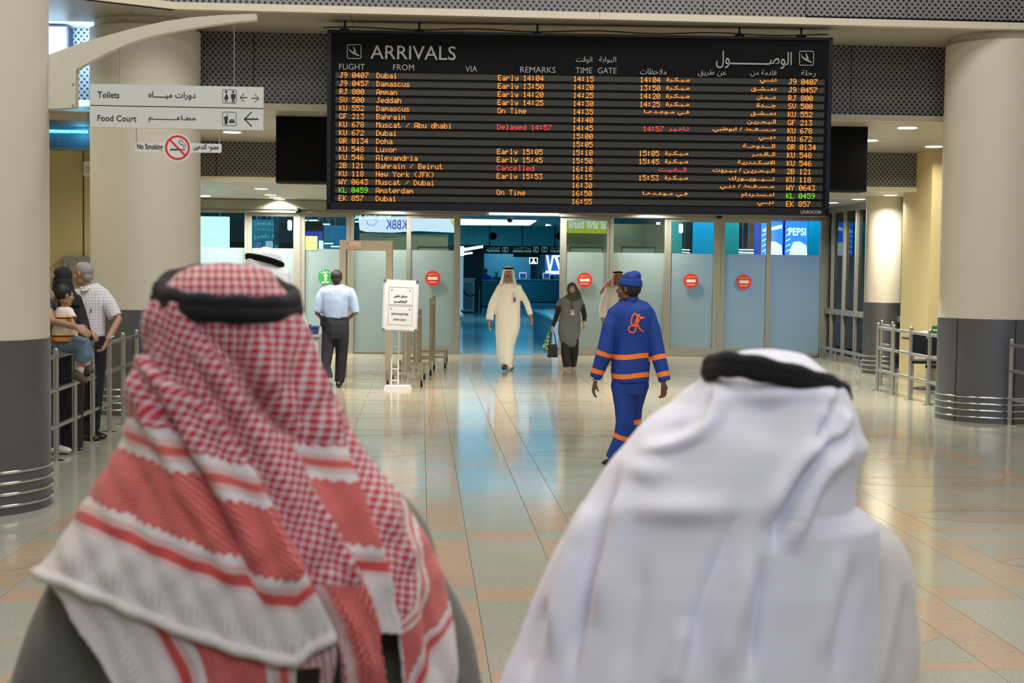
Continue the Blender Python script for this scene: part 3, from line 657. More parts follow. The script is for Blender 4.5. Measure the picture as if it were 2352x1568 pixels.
SF.text(mb, 'No Smoking', 315, 330, 374, 347, off=.004, bold=.02); SF.text(mb, shape_ar('ممنوع التدخين'), 444, 330, 502, 349, off=.004, bold=.02)
tag(mb.build('lettering', INK, ns), kind='stuff')
for px in (313, 504):
    a = SF.uv(px, 298); b_ = SF.uv(px, 330); MB().cyl(SF.at(a[0], a[1]+.01), SF.at(a[0], b_[1]), .0035, 8).build('hanging_rod', CHROME, ns)
# ================================================================ RAILINGS
def railing(name, label, X, ysl, h=.93, ext=(0, 0), spurs=None):
    e = empty(name, (X, ysl[0], 0), label, 'railing')
    for y in ysl:
        MB().cyl((X, y, 0), (X, y, h+.04), .0245, 14).build('post', STEEL, e, 'auto')
        MB().lathe(X, y, [(.075, 0), (.075, .006), (.03, .014)], 24).build('foot_plate', CHROME, e, 'auto')
        MB().ell((X, y, h+.035), (.026, .026, .02), 12, 6).build('post_cap', STEEL, e, True)
    for z in (h-.02, .62, .30): MB().cyl((X, ysl[0]-ext[0], z), (X, ysl[-1]+ext[1], z), .021, 12).build('rail', STEEL, e, 'auto')
    return e
railing('railing', 'steel railing with three bars on the left, visitors behind it', -3.15, (12.1, 12.83, 13.51, 14.24, 15.0, 15.69, 16.44), ext=(.1, .15))
railing('railing', 'steel railing with three bars between the right pillar and cafe tables', 6.58, (20.61, 19.91, 19.2, 18.47, 17.7), ext=(0, .1))
railing('railing', 'steel railing section in front of the right pillar', 6.68, (16.1, 15.4, 14.7, 14.0), ext=(0, .05))
e = railing('railing', 'second short railing running back beside the cafe tables', 6.95, (21.6, 21.1), ext=(0, .1))
# cafe tables behind the right railing
DARK = mat('dark_brown_wood', (.03, .022, .018), .4); CHB = mat('chair_brown', (.10, .05, .03), .5)
def cafe_table(x, y, label):
    e = empty('cafe_table', (x, y, 0), label, 'table', 'cafe tables behind the right railing')
    MB().lathe(x, y, [(.42, .73), (.43, .745), (.42, .76)], 28).build('tabletop', DARK, e, 'auto'); MB().cyl((x, y, .02), (x, y, .73), .035).build('leg', STEEL, e); MB().lathe(x, y, [(.24, 0), (.24, .015), (.05, .04)], 24).build('base', BLACK, e, 'auto'); return e
cafe_table(7.75, 19.7, 'dark cafe table nearest the right pillar'); cafe_table(7.5, 21.0, 'dark cafe table by the slim pillar railing'); cafe_table(8.9, 20.6, 'dark cafe table partly hidden by the yellow wall')
def chair(x, y, rz, label):
    e = empty('cafe_chair', (x, y, 0), label, 'chair', 'cafe chairs behind the right railing'); M = Matrix.Translation((x, y, 0)) @ Matrix.Rotation(rz, 4, 'Z')
    MB().box(-.21, .21, -.21, .21, .43, .47, M).build('seat', BLACK, e); MB().rbox(-.2, .2, .18, .21, .55, .86, .05, M).build('backrest', BLACK if 'black' in label else CHB, e)
    for a in (-.18, .18):
        for b_ in (-.18, .18): MB().cyl(M @ Vector((a, b_, 0)), M @ Vector((a, b_, .86 if b_ > 0 else .43)), .014, 8).build('leg', STEEL, e)
chair(7.05, 19.3, 1.2, 'black cafe chair close to the railing'); chair(7.15, 20.25, 2.9, 'black cafe chair between railing and slim pillar'); chair(7.75, 18.95, 3.2, 'brown cafe chair at the nearest table'); chair(8.45, 19.75, -1.5, 'brown cafe chair behind the nearest table')
chair(8.15, 20.95, -1.4, 'black cafe chair tucked between two tables')
for x, y, lab in ((7.6, 19.6, 'green menu card standing on the nearest cafe table'), (7.55, 20.95, 'green menu card on the rear cafe table')):
    e = empty('menu_card', (x, y, .76), lab, 'card'); MB().box(x-.06, x+.06, y-.002, y+.002, .76, .93).build('card', mat('menu_green', (.02, .16, .07), .5), e); MB().box(x-.045, x+.045, y-.004, y-.002, .86, .88).build('print', WHITE, e)
for x, y, lab in ((7.85, 19.55, 'white paper box on the nearest cafe table'), (7.35, 20.85, 'small white napkin holder on the rear cafe table')):
    e = empty('napkin_box', (x, y, .76), lab, 'box'); MB().rbox(x-.06, x+.06, y-.05, y+.05, .76, .85, .01).build('box', WHITE, e); MB().box(x-.02, x+.02, y-.02, y+.02, .85, .86).build('napkin', WHITE, e)
# ================================================================ STAFF ENTRANCE STAND
TF = Frame(CAM+ray(918, 700)*20.2, math.radians(-1.0))
st = empty('notice_stand', gnd(916, 897), 'white framed notice stand reading entrance for staff only', 'sign stand')
a, b_ = TF.uv(877, 642), TF.uv(958, 760); MM = TF.M() @ Matrix.Rotation(math.radians(1.6), 4, 'Y')
ux0, ux1, wz0, wz1 = a[0]+.015, b_[0]+.01, b_[1]-.01, a[1]
FRM = mat('stand_frame', (.75, .79, .88), .3, .3)
MB().rbox(ux0, ux1, -.0, .02, wz0, wz1, .03, MM).build('frame', FRM, st); MB().box(ux0+.022, ux1-.022, -.006, 0, wz0+.022, wz1-.022, MM).build('poster', mat('poster_white', (.70, .71, .76), .5), st)
for cx_, cz_ in ((ux0+.02, wz0+.02), (ux1-.02, wz0+.02), (ux0+.02, wz1-.02), (ux1-.02, wz1-.02)): MB().rbox(cx_-.02, cx_+.02, -.008, .012, cz_-.02, cz_+.02, .012, MM).build('corner_cap', CHROME, st)
mb = MB(); MT = np.array(MM)[:3, :3]; F2 = TF.t(); Ox = np.array(MM.translation); FR = (Ox, MT[:, 0], MT[:, 2], -MT[:, 1])
sh = []
for t, x0_, x1_, y0, y1, bd in ((shape_ar('مدخل خاص'), -.6, .6, .655, .715, .03), (shape_ar('للموظفيــــن'), -.6, .6, .555, .615, .03), ('ENTRANCE FOR', -.78, .78, .325, .36, .01), ('STAFF ONLY', -.6, .6, .215, .25, .01)):
    hw = (ux1-ux0)/2*.62; um = (ux0+ux1)/2; H_ = wz1-wz0; add_text(mb, t, FR, um+x0_*hw, um+x1_*hw, wz0+y0*H_, wz0+y1*H_, off=.0075, bold=bd)
tag(mb.build('lettering', INK, st), kind='stuff'); mb = MB()
for wa, wb_ in ((.52, .86), (.13, .50)):
    H_ = wz1-wz0; x0_, x1_, z0_, z1_ = ux0+.08, ux1-.075, wz0+wa*H_, wz0+wb_*H_
    for q_ in ((x0_, x1_, z0_, z0_+.003), (x0_, x1_, z1_-.003, z1_), (x0_, x0_+.003, z0_, z1_), (x1_-.003, x1_, z0_, z1_)): mb.box(q_[0], q_[1], -.0075, -.006, q_[2], q_[3], MM)
    for x_ in (x0_+.04, x1_-.04):
        P = [MM @ Vector((x_+.011*math.cos(t*math.pi/6), -.0078, z1_-.045+.011*math.sin(t*math.pi/6))) for t in range(12)]; mb.add(P, [tuple(range(12))])
mb.build('printed_border', mat('grey_ink', (.2, .2, .24), .5), st)
g = gnd(916, 893); gx = float(g[0]); gy = float(g[1]); TW = mat('stand_white', (.66, .66, .60), .4)
for dx_ in (-.075, .02): MB().cyl((gx-.03+dx_, gy, .02), (gx-.03+dx_, gy, .95), .012, 8).build('upright', TW, st, 'auto')
for z in (.12, .28, .44, .60): MB().cyl((gx-.105, gy, z), (gx-.01, gy, z), .008, 6).build('rung', TW, st)
MB().prism([(gx-.21, 0), (gx+.18, 0), (gx+.16, .05), (gx-.19, .05)], gy-.12, gy+.12).build('base', mat('base_white', (.75, .77, .82), .4), st)
# ================================================================ MOBILE BARRIERS ON CASTERS
BAR = mat('barrier_steel', (.36, .33, .25), .35, .7)
def barrier(x, y, L_, h, label, yaw=0.):
    e = empty('mobile_barrier', (x, y, 0), label, 'barrier', 'wheeled barriers beside the doorway'); R_ = Matrix.Translation((x, y, 0)) @ Matrix.Rotation(yaw, 4, 'Z')
    T = lambda *p: R_ @ Vector(p)
    for yy in (0, L_): MB().cyl(T(0, yy, .12), T(0, yy, h), .03, 12).build('end_post', BAR, e, 'auto')
    for z in (.2, h-.12): MB().cyl(T(0, 0, z), T(0, L_, z), .022, 10).build('rail', BAR, e, 'auto')
    n = 11
    for i in range(1, n): MB().cyl(T(0, L_*i/n, .2), T(0, L_*i/n, h-.12), .012, 8).build('bar', BAR, e)
    for yy in (0, L_):
        MB().box(-.24, .24, yy-.03, yy+.03, .17, .21, R_).build('foot_beam', BAR, e)
        for s in (-.24, .24):
            MB().cyl(T(s, yy, .1), T(s, yy, .24), .022, 8).build('caster_stem', BAR, e); MB().cyl(T(s-.016, yy+.02, .045), T(s+.016, yy+.02, .045), .045, 16).build('caster_wheel', BLACK, e, 'auto')
    return e
g = gnd(932, 890); barrier(float(g[0])-.02, float(g[1])+.15, 1.3, 1.0, 'wheeled steel barrier right behind the notice stand', math.radians(-2))
g = gnd(946, 866); barrier(float(g[0])+.05, float(g[1])+.35, 1.25, 1.0, 'second wheeled steel barrier in the row', math.radians(-3))
g = gnd(973, 855); barrier(float(g[0])+.12, float(g[1])+1.0, 1.6, 1.18, 'tallest wheeled steel barrier at the end of the row, nearest the doors', math.radians(-2))
# ================================================================ METAL DETECTOR ARCH
DET = mat('detector_beige', (.31, .265, .20), .5)
g0, g1 = gnd(797, 868), gnd(893, 848); YD_ = 22.6
e = empty('metal_detector', (atY(840, 850, YD_)[0], YD_, 0), 'beige walk-through metal detector arch', 'detector')
xa, xb_, xc, xd = [float(atY(p, 700, YD_)[0]) for p in (781, 800, 886, 901)]; zt_, zb_ = float(atY(840, 552, YD_)[2]), float(atY(840, 575, YD_)[2])
MB().box(xa, xb_-.03, YD_-.25, YD_+.3, 0, zt_).build('side_panel', DET, e); MB().box(xc, xd, YD_-.25, YD_+.3, 0, zt_).build('side_panel', DET, e); MB().box(xb_-.03, xc, YD_-.245, YD_+.295, zb_, zt_-.005).build('cross_unit', DET, e)
MB().box(xa+.1, xa+.33, YD_-.257, YD_-.25, zb_+.02, zt_-.02).build('label_plate', mat('detector_label', (.46, .33, .26), .5), e)
DFm = Frame((0, YD_-.258, 0)); mb = MB(); add_text(mb, 'METAL DETECTOR', DFm.t(), xa+.12, xa+.31, zb_+.035, zb_+.06); mb.box(xa+.11, xa+.14, YD_-.259, YD_-.257, zt_-.07, zt_-.035); mb.build('lettering', mat('label_red', (.35, .08, .05), .5), e)
# inspection desk with blue tray
e = empty('inspection_desk', gnd(715, 850), 'small grey inspection desk beside the walk-through arch', 'desk')
x0, x1 = float(atY(650, 800, 21.6)[0]), float(atY(737, 800, 21.6)[0]); zt_ = float(atY(715, 768, 21.6)[2])
MB().box(x0, x1, 21.5, 22.3, zt_-.03, zt_).build('top', mat('desk_edge', (.30, .25, .2), .5), e)
MB().box(x0+.03, x1-.04, 21.54, 22.26, .06, zt_-.03).build('body', mat('desk_grey', (.42, .43, .50), .5), e); MB().box(x0+.06, x1-.07, 21.57, 22.2, 0, .06).build('plinth', BLACK, e)
e = empty('blue_tray', (x1-.35, 21.8, zt_), 'dark blue plastic tray on the inspection desk', 'tray')
MB().prism([(x1-.30, zt_), (x1-.06, zt_), (x1-.045, zt_+.12), (x1-.16, zt_+.12), (x1-.17, zt_+.14), (x1-.29, zt_+.14)], 21.62, 21.95).build('tray', mat('tray_blue', (.01, .03, .15), .5), e); MB().box(x1-.30, x1-.05, 21.61, 21.62, zt_+.1, zt_+.115).build('rim', mat('tray_rim', (.02, .05, .22), .4), e)
# ================================================================ INSECT LAMP, LIGHT BOX, WALL BOX (left)
YI = 18.2
q0, q1 = atY(108, 275, YI), atY(209, 345, YI)
e = empty('insect_lamp', ((q0+q1)/2), 'hanging insect lamp with a glowing cyan tube', 'lamp'); IM = mat('insect_case', (.14, .15, .14), .4, .5)
ym = YI; x0, x1, z0, z1 = q0[0]-.1, q1[0], q1[2], q0[2]
MB().box(x0, x1, ym, ym+.14, z1-.07, z1).build('top_case', IM, e); MB().box(x0, x1, ym+.12, ym+.14, z0, z1).build('back', mat('insect_back', (.02, .09, .13), .4), e); MB().box(x0, x1, ym, ym+.14, z0, z0+.02).box(x1-.02, x1, ym, ym+.14, z0, z1).build('tray', IM, e)
zz = float(atY(160, 301, YI)[2]); MB().cyl((x0+.03, ym+.06, zz), (x1-.05, ym+.06, zz), .018, 12).build('tube', emis('uv_tube', (.06, .55, 1.0), 6.), e, True)
gm = MB()
for i in range(8): z = z0+.03+(z1-.1-z0)*i/7; gm.cyl((x0, ym+.005, z), (x1-.02, ym+.005, z), .0025, 5)
for i in range(9): x = x0+(x1-x0)*i/8; gm.cyl((x, ym+.004, z0), (x, ym+.004, z1-.05), .0025, 5)
tag(gm.build('wire_guard', IM, e), kind='stuff')
for x in (x0+.1, x1-.05): MB().cyl((x, ym+.07, z1-.01), (x, ym+.07, ZS2+.01), .005, 6).build('chain', IM, e)
ll = bpy.data.lights.new('insect_lamp_light', 'POINT'); ll.energy = 5; ll.color = (.15, .6, 1.); ll.shadow_soft_size = .1; lo = bpy.data.objects.new('insect_lamp_light', ll); COL.objects.link(lo); lo.location = (x0+.5, ym-.1, zz)
e = empty('light_box', atY(128, 95, 17.3), 'bright bluish light box screen fixed under the soffit by the pillars', 'light box')
a, b_ = atY(60, 60, 17.2), atY(152, 128, 17.2); MB().box(a[0], b_[0], 17.2, 17.35, b_[2], a[2]).build('screen', emis('lightbox_blue', (.55, .85, 1.), 2.2), e); MB().box(a[0]-.02, b_[0]+.02, 17.22, 17.45, b_[2]-.02, min(a[2]+.02, ZS1)).build('frame', BLACK, e)
lo = area('light_box_glow', ((a[0]+b_[0])/2, 17.1, (a[2]+b_[2])/2), (90, 0, 180), 1.0, .35, 70, (.35, .6, 1.)); lo.rotation_euler = (math.radians(90), 0, 0)
p = atY(206, 388, 21.9); e = empty('wall_box', p, 'small white box on the yellow wall beside the pillar', 'box'); MB().rbox(p[0]-.08, p[0]+.1, 21.85, 22.0, p[2]-.11, p[2]+.11, .02).build('cover', WHITE, e); MB().box(p[0]-.05, p[0]+.07, 21.84, 21.85, p[2]-.06, p[2]+.03).build('grille', SIGNG, e)
# ================================================================ HALL BEHIND THE DOORS (lit by cyan lamps)
ZI = 3.1
TEAL = mat('teal_wall', (.10, .42, .44), .45, noise_amt=.05, nscale=2); DTEAL = mat('dark_teal', (.015, .05, .07), .4); IFL = mat('inner_floor', (.22, .40, .44), .12, noise_amt=.12, nscale=1.2)
ifl = struct('floor.001', MB().box(-12, 16, 28.6, 75, -.2, -.004), JOINT, label='polished floor of the inner hall')
for i in range(20):
    for j in range(9):
        x0, y0 = -8+1.0*i, 28.62+1.6*j
        if abs(proj((x0+.5, y0, 0))[0]-1170) < 190: slab(x0, x0+1.0, y0, y0+1.6).build('tile', IFL, ifl)
tag(MB().box(-12, 16, 43.02, 75, -.006, 0).build('far_tile', IFL, ifl), kind='stuff')
tag(MB().box(-12, -2, 28.6, 43.02, -.006, -.001).box(6, 16, 28.6, 43.02, -.006, -.001).build('far_tile', IFL, ifl), kind='stuff')
struct('ceiling.005', MB().box(-12, 16, 28.6, 75, ZI, ZI+.1), mat('inner_ceiling', (.25, .45, .45), .5), label='ceiling of the inner hall')
struct('wall_back', MB().box(-12, 16, 74, 74.2, 0, ZI), mat('back_teal', (.10, .24, .28), .5), label='teal back wall of the inner hall')
struct('wall_left.002', MB().box(-12.1, -12, 28.6, 75, 0, ZI), TEAL); struct('wall_right.003', MB().box(16, 16.1, 28.6, 75, 0, ZI), TEAL)
CY = (.015, .43, .70)
for y, pw in ((31.5, 120), (38, 140), (46, 150), (56, 210), (66, 230)):
    area('inner_hall_light', (1.5, y, ZI-.08), (0, 0, 0), 7, 1.2, pw, CY)
area('inner_hall_light', (-4.8, 31.0, ZI-.08), (0, 0, 0), 4.0, 2.2, 260, (.10, .42, .95)); area('inner_hall_light', (6.6, 31.0, ZI-.08), (0, 0, 0), 4.5, 2.0, 240, (.10, .42, .95))  # two blue backlights added behind the frosted panels at either end
# upper bulkhead over the counters
YB_ = 52.; zb = float(atY(1170, 563, YB_)[2])
bk = struct('trim_4', MB().box(-12, 16, YB_, YB_+.5, zb, ZI), mat('bulkhead_blue', (.03, .42, .50), .5), label='blue bulkhead with round speaker holes in the inner hall')
for px in (1132.5, 1285): p = atY(px, 542, YB_); MB().cyl((p[0], YB_-.02, p[2]), (p[0], YB_, p[2]), .135, 24).build('speaker_hole', BLACKM, bk)
# long white ceiling light
for pp in ([(1056, 504), (1232, 507), (1216, 517), (1056, 516)],):
    q = [gnd(x, y, ZI-.02) for x, y in pp]; e = empty('cove_light', (q[0]+q[2])/2, 'broad white ceiling light band in the inner hall', 'light')
    MB().add([(*v[:2], ZI-.03) for v in q]+[(*v[:2], ZI) for v in q], [(3, 2, 1, 0), (4, 5, 6, 7)]+[(i, (i+1) % 4, (i+1) % 4+4, i+4) for i in range(4)]).build('diffuser', emis('cove_glow', (.75, .92, 1.), 1.4), e)
for k, (x0, y0, x1, y1) in enumerate(((1066, 573, 1108, 566), (1255, 517, 1283, 513), (1068, 583, 1084, 581))):
    p, q = atY(x0, y0, 48), atY(x1, y1, 51.5); e = empty('tube_light', (p+q)/2, ('slanting white tube light left of the black hanging sign', 'thin white tube light at the upper right of the doorway', 'short white tube light above the dark stairs')[k], 'light')
    MB().cyl(p, q, .05 if k == 0 else .03, 8).build('tube', emis('inner_tube', (.7, 1., 1.), 2.), e); MB().cyl(p+[0, 0, .06], q+[0, 0, .06], .02, 6).build('batten', DTEAL, e); MB().cyl((p+q)/2, ((p+q)/2)*[1, 1, 0]+[0, 0, ZI], .01, 6).build('hanger', DTEAL, e)
# black hanging sign with facilities
YS_ = 49.; sf = Frame((0, YS_, 0)); a, b_ = sf.uv(1110, 563), sf.uv(1330, 585)
e = empty('facilities_sign', sf.at(a[0], a[1]), 'black hanging sign listing telephone, drinking water and toilets', 'sign')
MB().box(a[0], b_[0], 0, .2, b_[1], a[1], sf.M()).build('panel', BLACKM, e); c = sf.uv(1180, 590); d = sf.uv(1240, 584); MB().box(c[0], d[0], 0, .2, c[1], d[1], sf.M()).build('lower_panel', BLACKM, e)
mb = MB()
for t, x0, x1, y0, y1 in (('TELEPHONE', 1117, 1147, 573, 578.5), ('DRINKING WATER', 1178, 1221, 574, 579.5), ('TOILETS', 1263, 1290, 574, 579.5)): sf.text(mb, t, x0, y0, x1, y1, off=.02, bold=.01)
for t, x0, x1 in (('الـهـاتـف', 1120, 1147), ('ميـاه الشـرب', 1180, 1219), ('دورات مياه', 1264, 1290)): sf.text(mb, shape_ar(t), x0, 567, x1, 571.5, off=.02)
for x0, x1 in ((1154, 1167), (1225, 1237), (1244, 1257)):
    a, b_ = sf.uv(x0, 567), sf.uv(x1, 579); rounded_ring(mb, sf, a[0], b_[0], b_[1], a[1], .03, .014, .02); mb.tube([sf.at((a[0]+b_[0])/2+dx2, (a[1]+b_[1])/2+dz2, .03) for dx2, dz2 in ((.04, .05), (-.02, .03), (-.03, -.03), (.03, -.05))], .012, 5)
mb.build('lettering', emis('sign_faint', (.12, .38, .42), .8), e)
for px in (1125, 1200, 1275): u = sf.uv(px, 570)[0]; MB().cyl(sf.at(u, a[1], -.1), sf.at(u, ZI, -.1), .02, 6).build('hanger', BLACKM, e)
# dark stair block on the left
x0, x1 = float(atY(1040, 600, 54)[0]), float(atY(1108, 600, 54)[0])
st_ = struct('wall_inner', MB().box(x0, x1, 54, 58, 0, zb+.3), mat('stair_dark', (.006, .015, .025), .5), label='dark stairwell block in the inner hall')
for i in range(7): MB().box(x0+1.0, x1-.15, 53.96, 54, 1.2+.16*i, 1.24+.16*i).build('slat', mat('slat_dark', (.015, .04, .06), .4), st_)
e = empty('white_pillar_lamp', atY(1061, 600, 46), 'white glowing column at the left edge of the doorway', 'light box')
a, b_ = atY(1050, 565, 46), atY(1066, 588, 46); MB().box(a[0], b_[0], 46, 46.1, b_[2], a[2]).build('upper_box', emis('white_cyan', (.6, .9, 1.), 1.3), e); b2 = atY(1064, 650, 46); MB().box(a[0], b2[0], 46.02, 46.1, 0.3, b_[2]-.02).build('lower_box', emis('pale_blue', (.25, .45, .62), .7), e)
# teal partition with spot-lit wall behind the counters
p0, p1 = atY(1112, 590, 73), atY(1218, 640, 73); struct('wall_inner.001', MB().box(p0[0], p1[0], 72.9, 73, 0, zb+.4), mat('spot_wall', (.12, .30, .36), .5), label='spot-lit teal wall behind the counters')
area('wall_wash', ((p0[0]+p1[0])/2, 71.2, 3.0), (25, 0, 0), 1.5, .4, 60, (.25, .6, .85))
# passport desk pictogram, advertisement
pf = Frame((0, 64, 0)); a, b_ = pf.uv(1216, 591), pf.uv(1235, 606)
e = empty('desk_pictogram', pf.at(a[0], a[1]), 'small white lit pictogram of a desk officer above the counters', 'sign'); MB().rbox(a[0], b_[0], 0, .08, b_[1], a[1], .04, pf.M()).build('case', emis('picto_white', (.75, .95, 1.), 1.6), e)
MB().rbox(a[0]+.035, b_[0]-.035, -.01, 0, b_[1]+.035, a[1]-.035, .02, pf.M()).build('black_field', BLACKM, e); uc = (a[0]+b_[0])/2; s_ = (a[1]-b_[1])
mb = MB(); mb.prism([(uc-.09, b_[1]+.05), (uc+.09, b_[1]+.05), (uc+.09, b_[1]+.10), (uc+.03, b_[1]+.13), (uc-.03, b_[1]+.13), (uc-.09, b_[1]+.10)], -.02, -.011, pf.M()); mb.cyl(pf.at(uc, b_[1]+s_*.66, .012), pf.at(uc, b_[1]+s_*.66, .02), .045, 16); mb.build('officer_symbol', MATS['picto_white'], e)
MB().cyl(pf.at(uc, a[1], -.04), pf.at(uc, ZI, -.04), .02, 6).build('hanger', BLACKM, e)
af = Frame((0, 70, 0)); a, b_ = af.uv(1253, 585), af.uv(1330, 633); e = empty('advert_box', af.at(a[0], b_[1]), 'blue advertising light box with white diagonal strokes', 'light box')
MB().box(a[0], b_[0], 0, .2, b_[1], a[1], af.M()).build('screen', emis('advert_blue', (.02, .14, .62), 1.0), e); mb = MB()
for pp in ([(1254, 586), (1259, 586), (1265, 622), (1260, 622)], [(1268, 586), (1273, 586), (1265, 622), (1261, 622)], [(1272, 586), (1279, 586), (1290, 622), (1284, 622)], [(1253, 622), (1330, 622), (1330, 629), (1253, 629)], [(1274, 586), (1300, 586), (1300, 590), (1274, 590)]): poly(mb, af, pp[::-1], .02)
mb.build('print', emis('advert_white', (.7, .85, 1.), 1.5), e); MB().box(a[0]+.2, a[0]+.4, .05, .15, 0, b_[1], af.M()).build('leg', DTEAL, e); MB().box(b_[0]-.4, b_[0]-.2, .05, .15, 0, b_[1], af.M()).build('leg', DTEAL, e)
# counters
def ibox(name, label, cat, x0p, x1p, Y, dep, ztop, m, edge=True, group=None):
    x0, x1 = float(atY(x0p, 650, Y)[0]), float(atY(x1p, 650, Y)[0]); e = empty(name, ((x0+x1)/2, Y, 0), label, cat, group)
    MB().box(x0, x1, Y, Y+dep, 0.05, ztop-.04).build('body', m, e); MB().box(x0+.03, x1-.03, Y+.04, Y+dep, 0, .05).build('plinth', BLACK, e); MB().box(x0-.03, x1+.03, Y-.06, Y+dep, ztop-.04, ztop).build('counter_top', mat('counter_top', (.35, .5, .5), .2), e)
    n = max(1, int((x1-x0)/1.4))
    for i in range(n): MB().box(x0+(x1-x0)*i/n+.06, x0+(x1-x0)*(i+1)/n-.06, Y-.02, Y, .15, ztop-.15).build('panel', mat('counter_panel', (.07, .17, .20), .3), e)
    return e
CB = mat('counter_body', (.09, .20, .23), .35)
ibox('service_counter', 'long dark teal service counter across the far inner hall', 'counter', 1165, 1340, 68, .8, 1.08, CB); ibox('service_counter', 'dark teal counter section behind the man in cream thobe', 'counter', 1100, 1142, 60, .8, 1.12, CB); ibox('booth', 'pale glass booth at the left of the inner hall with a rope', 'booth', 1052, 1090, 52.4, .9, 1.25, mat('booth_pale', (.2, .38, .42), .25))
r0, r1 = atY(1058, 656, 51.8), atY(1101, 661, 51.8); e = empty('barrier_rope', r0, 'dark sagging barrier rope between booth and counter', 'rope'); MB().tube([r0+(r1-r0)*t/12+np.array([0, 0, -.33*(1-(2*t/12-1)**2)]) for t in range(13)], .03, 6).build('rope', BLACK, e, True)
for p in (r0, r1): MB().cyl((p[0], p[1], 0), (p[0], p[1], p[2]+.03), .03, 8).build('stanchion', STEEL, e)
for px, lab in ((1201, 'white framed monitor on the counter, left one'), (1255, 'white framed monitor on the counter, right one')):
    mf = Frame((0, 68.3, 0)); c = mf.uv(px, 637); e = empty('monitor', mf.at(c[0]-.0, 1.08), lab, 'monitor'); MB().rbox(c[0]-.17, c[0]+.17, 0, .04, 1.12, 1.40, .02, mf.M()).build('bezel', emis('monitor_edge', (.5, .65, 1.), .9), e); MB().box(c[0]-.14, c[0]+.14, -.01, 0, 1.13, 1.35, mf.M()).build('screen', emis('monitor_blue', (.02, .06, .25), .8), e); MB().box(c[0]-.05, c[0]+.05, .01, .05, 1.085, 1.12, mf.M()).build('foot', BLACK, e)
# security desk beside the doorway and its twin
xx = float(atY(1268, 740, 30)[0]); e = empty('security_desk', (xx+.4, 32, 0), 'teal and white security desk just inside the doorway on the right', 'desk'); zt_ = float(atY(1270, 728, 30)[2])
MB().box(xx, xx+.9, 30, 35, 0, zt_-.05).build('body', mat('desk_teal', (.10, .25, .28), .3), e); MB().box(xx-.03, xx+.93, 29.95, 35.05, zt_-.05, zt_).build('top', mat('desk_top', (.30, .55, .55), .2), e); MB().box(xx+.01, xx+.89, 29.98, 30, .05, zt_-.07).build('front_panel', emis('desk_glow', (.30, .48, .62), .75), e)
xx = float(atY(1058, 740, 31)[0]); e = empty('security_desk', (xx-.6, 32, 0), 'white desk edge at the left jamb of the open doorway', 'desk'); zt_ = float(atY(1058, 722, 31)[2])
MB().box(xx-1.2, xx, 31, 34, 0, zt_-.05).build('body', mat('desk_pale', (.35, .5, .58), .3), e); MB().box(xx-1.23, xx+.06, 30.95, 34.05, zt_-.05, zt_).build('top', MATS['desk_top'], e)
# partitions close behind the glass
PART = mat('partition_greygreen', (.26, .29, .22), .5)
for k, (pa, pb, ptop, Y) in enumerate(((826, 1046, 537, 29.6), (1294, 1530, 514, 29.4))):
    x0, x1, zt_ = float(atY(pa, 560, Y)[0]), float(atY(pb, 560, Y)[0]), float(atY((pa+pb)/2, ptop, Y)[2])
    if k == 0: x1 -= .15
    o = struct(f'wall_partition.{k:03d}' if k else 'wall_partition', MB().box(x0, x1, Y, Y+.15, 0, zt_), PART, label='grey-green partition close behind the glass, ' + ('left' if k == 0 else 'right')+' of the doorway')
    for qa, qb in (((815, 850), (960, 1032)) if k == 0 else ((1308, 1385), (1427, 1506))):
        u0, u1, z1 = float(atY(qa, 566, Y)[0]), float(atY(qb, 566, Y)[0]), float(atY(qa, 565.5, Y)[2]); m_ = MB().box(u0, u1, Y-.012, Y, z1-.03, z1).box(u0, u0+.02, Y-.012, Y, .3, z1).box(u1-.02, u1, Y-.012, Y, .3, z1); m_.build('panel_frame', mat('panel_outline', (.07, .08, .07), .5), o)  # dark outline around each raised panel
        MB().box(u0+.02, u1-.02, Y-.006, Y, .3, z1-.03).build('raised_panel', mat('panel_pale', (.36, .39, .33), .5), o)
lo = area('partition_lamp', (1.0, 29.0, 2.9), (0, 0, 0), 6.5, .25, 40, (1., .95, .7)); 
# glowing things seen through the upper glass
def hang(e, x, y, z):
    MB().cyl((x, y, z), (x, y, ZI+.01), .008, 6).build('hanger', STEEL, e)
def glow(name, label, cat, x0, y0, x1, y1, Y, m, dep=.08, r=.02):
    f = Frame((0, Y, 0)); a, b_ = f.uv(x0, y0), f.uv(x1, y1); e = empty(name, f.at((a[0]+b_[0])/2, b_[1]), label, cat)
    MB().rbox(a[0], b_[0], 0, dep, b_[1], a[1], r, f.M()).build('screen', m, e); MB().box(a[0]-.01, b_[0]+.01, dep, dep+.05, b_[1]-.01, a[1]+.01, f.M()).build('back', BLACK, e)
    for q_ in (.2, .8): hang(e, a[0]+(b_[0]-a[0])*q_, Y+dep*.5, a[1])
    return e, f
e, f = glow('advert_screen', 'tall pale blue lit screen behind the glass beside the pillar', 'screen', 420, 496, 526, 700, 30.2, emis('screen_pale', (.62, .93, 1.), 1.5)); mb = MB(); f.text(mb, shape_ar('عنـوانك في دبي'), 466, 506, 520, 522, off=.02); f.text(mb, 'LIFESTYLE', 466, 534, 518, 540, off=.02); mb.build('lettering', emis('screen_text', (.9, 1., 1.), 1.3), e)
e, f = glow('notice_board', 'teal glass board with white Arabic writing behind the door leaf', 'board', 579, 504, 638, 640, 30.6, emis('board_teal', (.0, .20, .34), .75)); mb = MB(); f.text(mb, shape_ar('هلا بالخليج'), 584, 538, 636, 549, off=.02, bold=.01); f.text(mb, shape_ar('مبنى الركاب'), 586, 524, 630, 530, off=.02); f.text(mb, 'DEPARTURES', 586, 511, 628, 517, off=.02); mb.build('lettering', emis('board_text', (.25, .70, .80), .8), e)
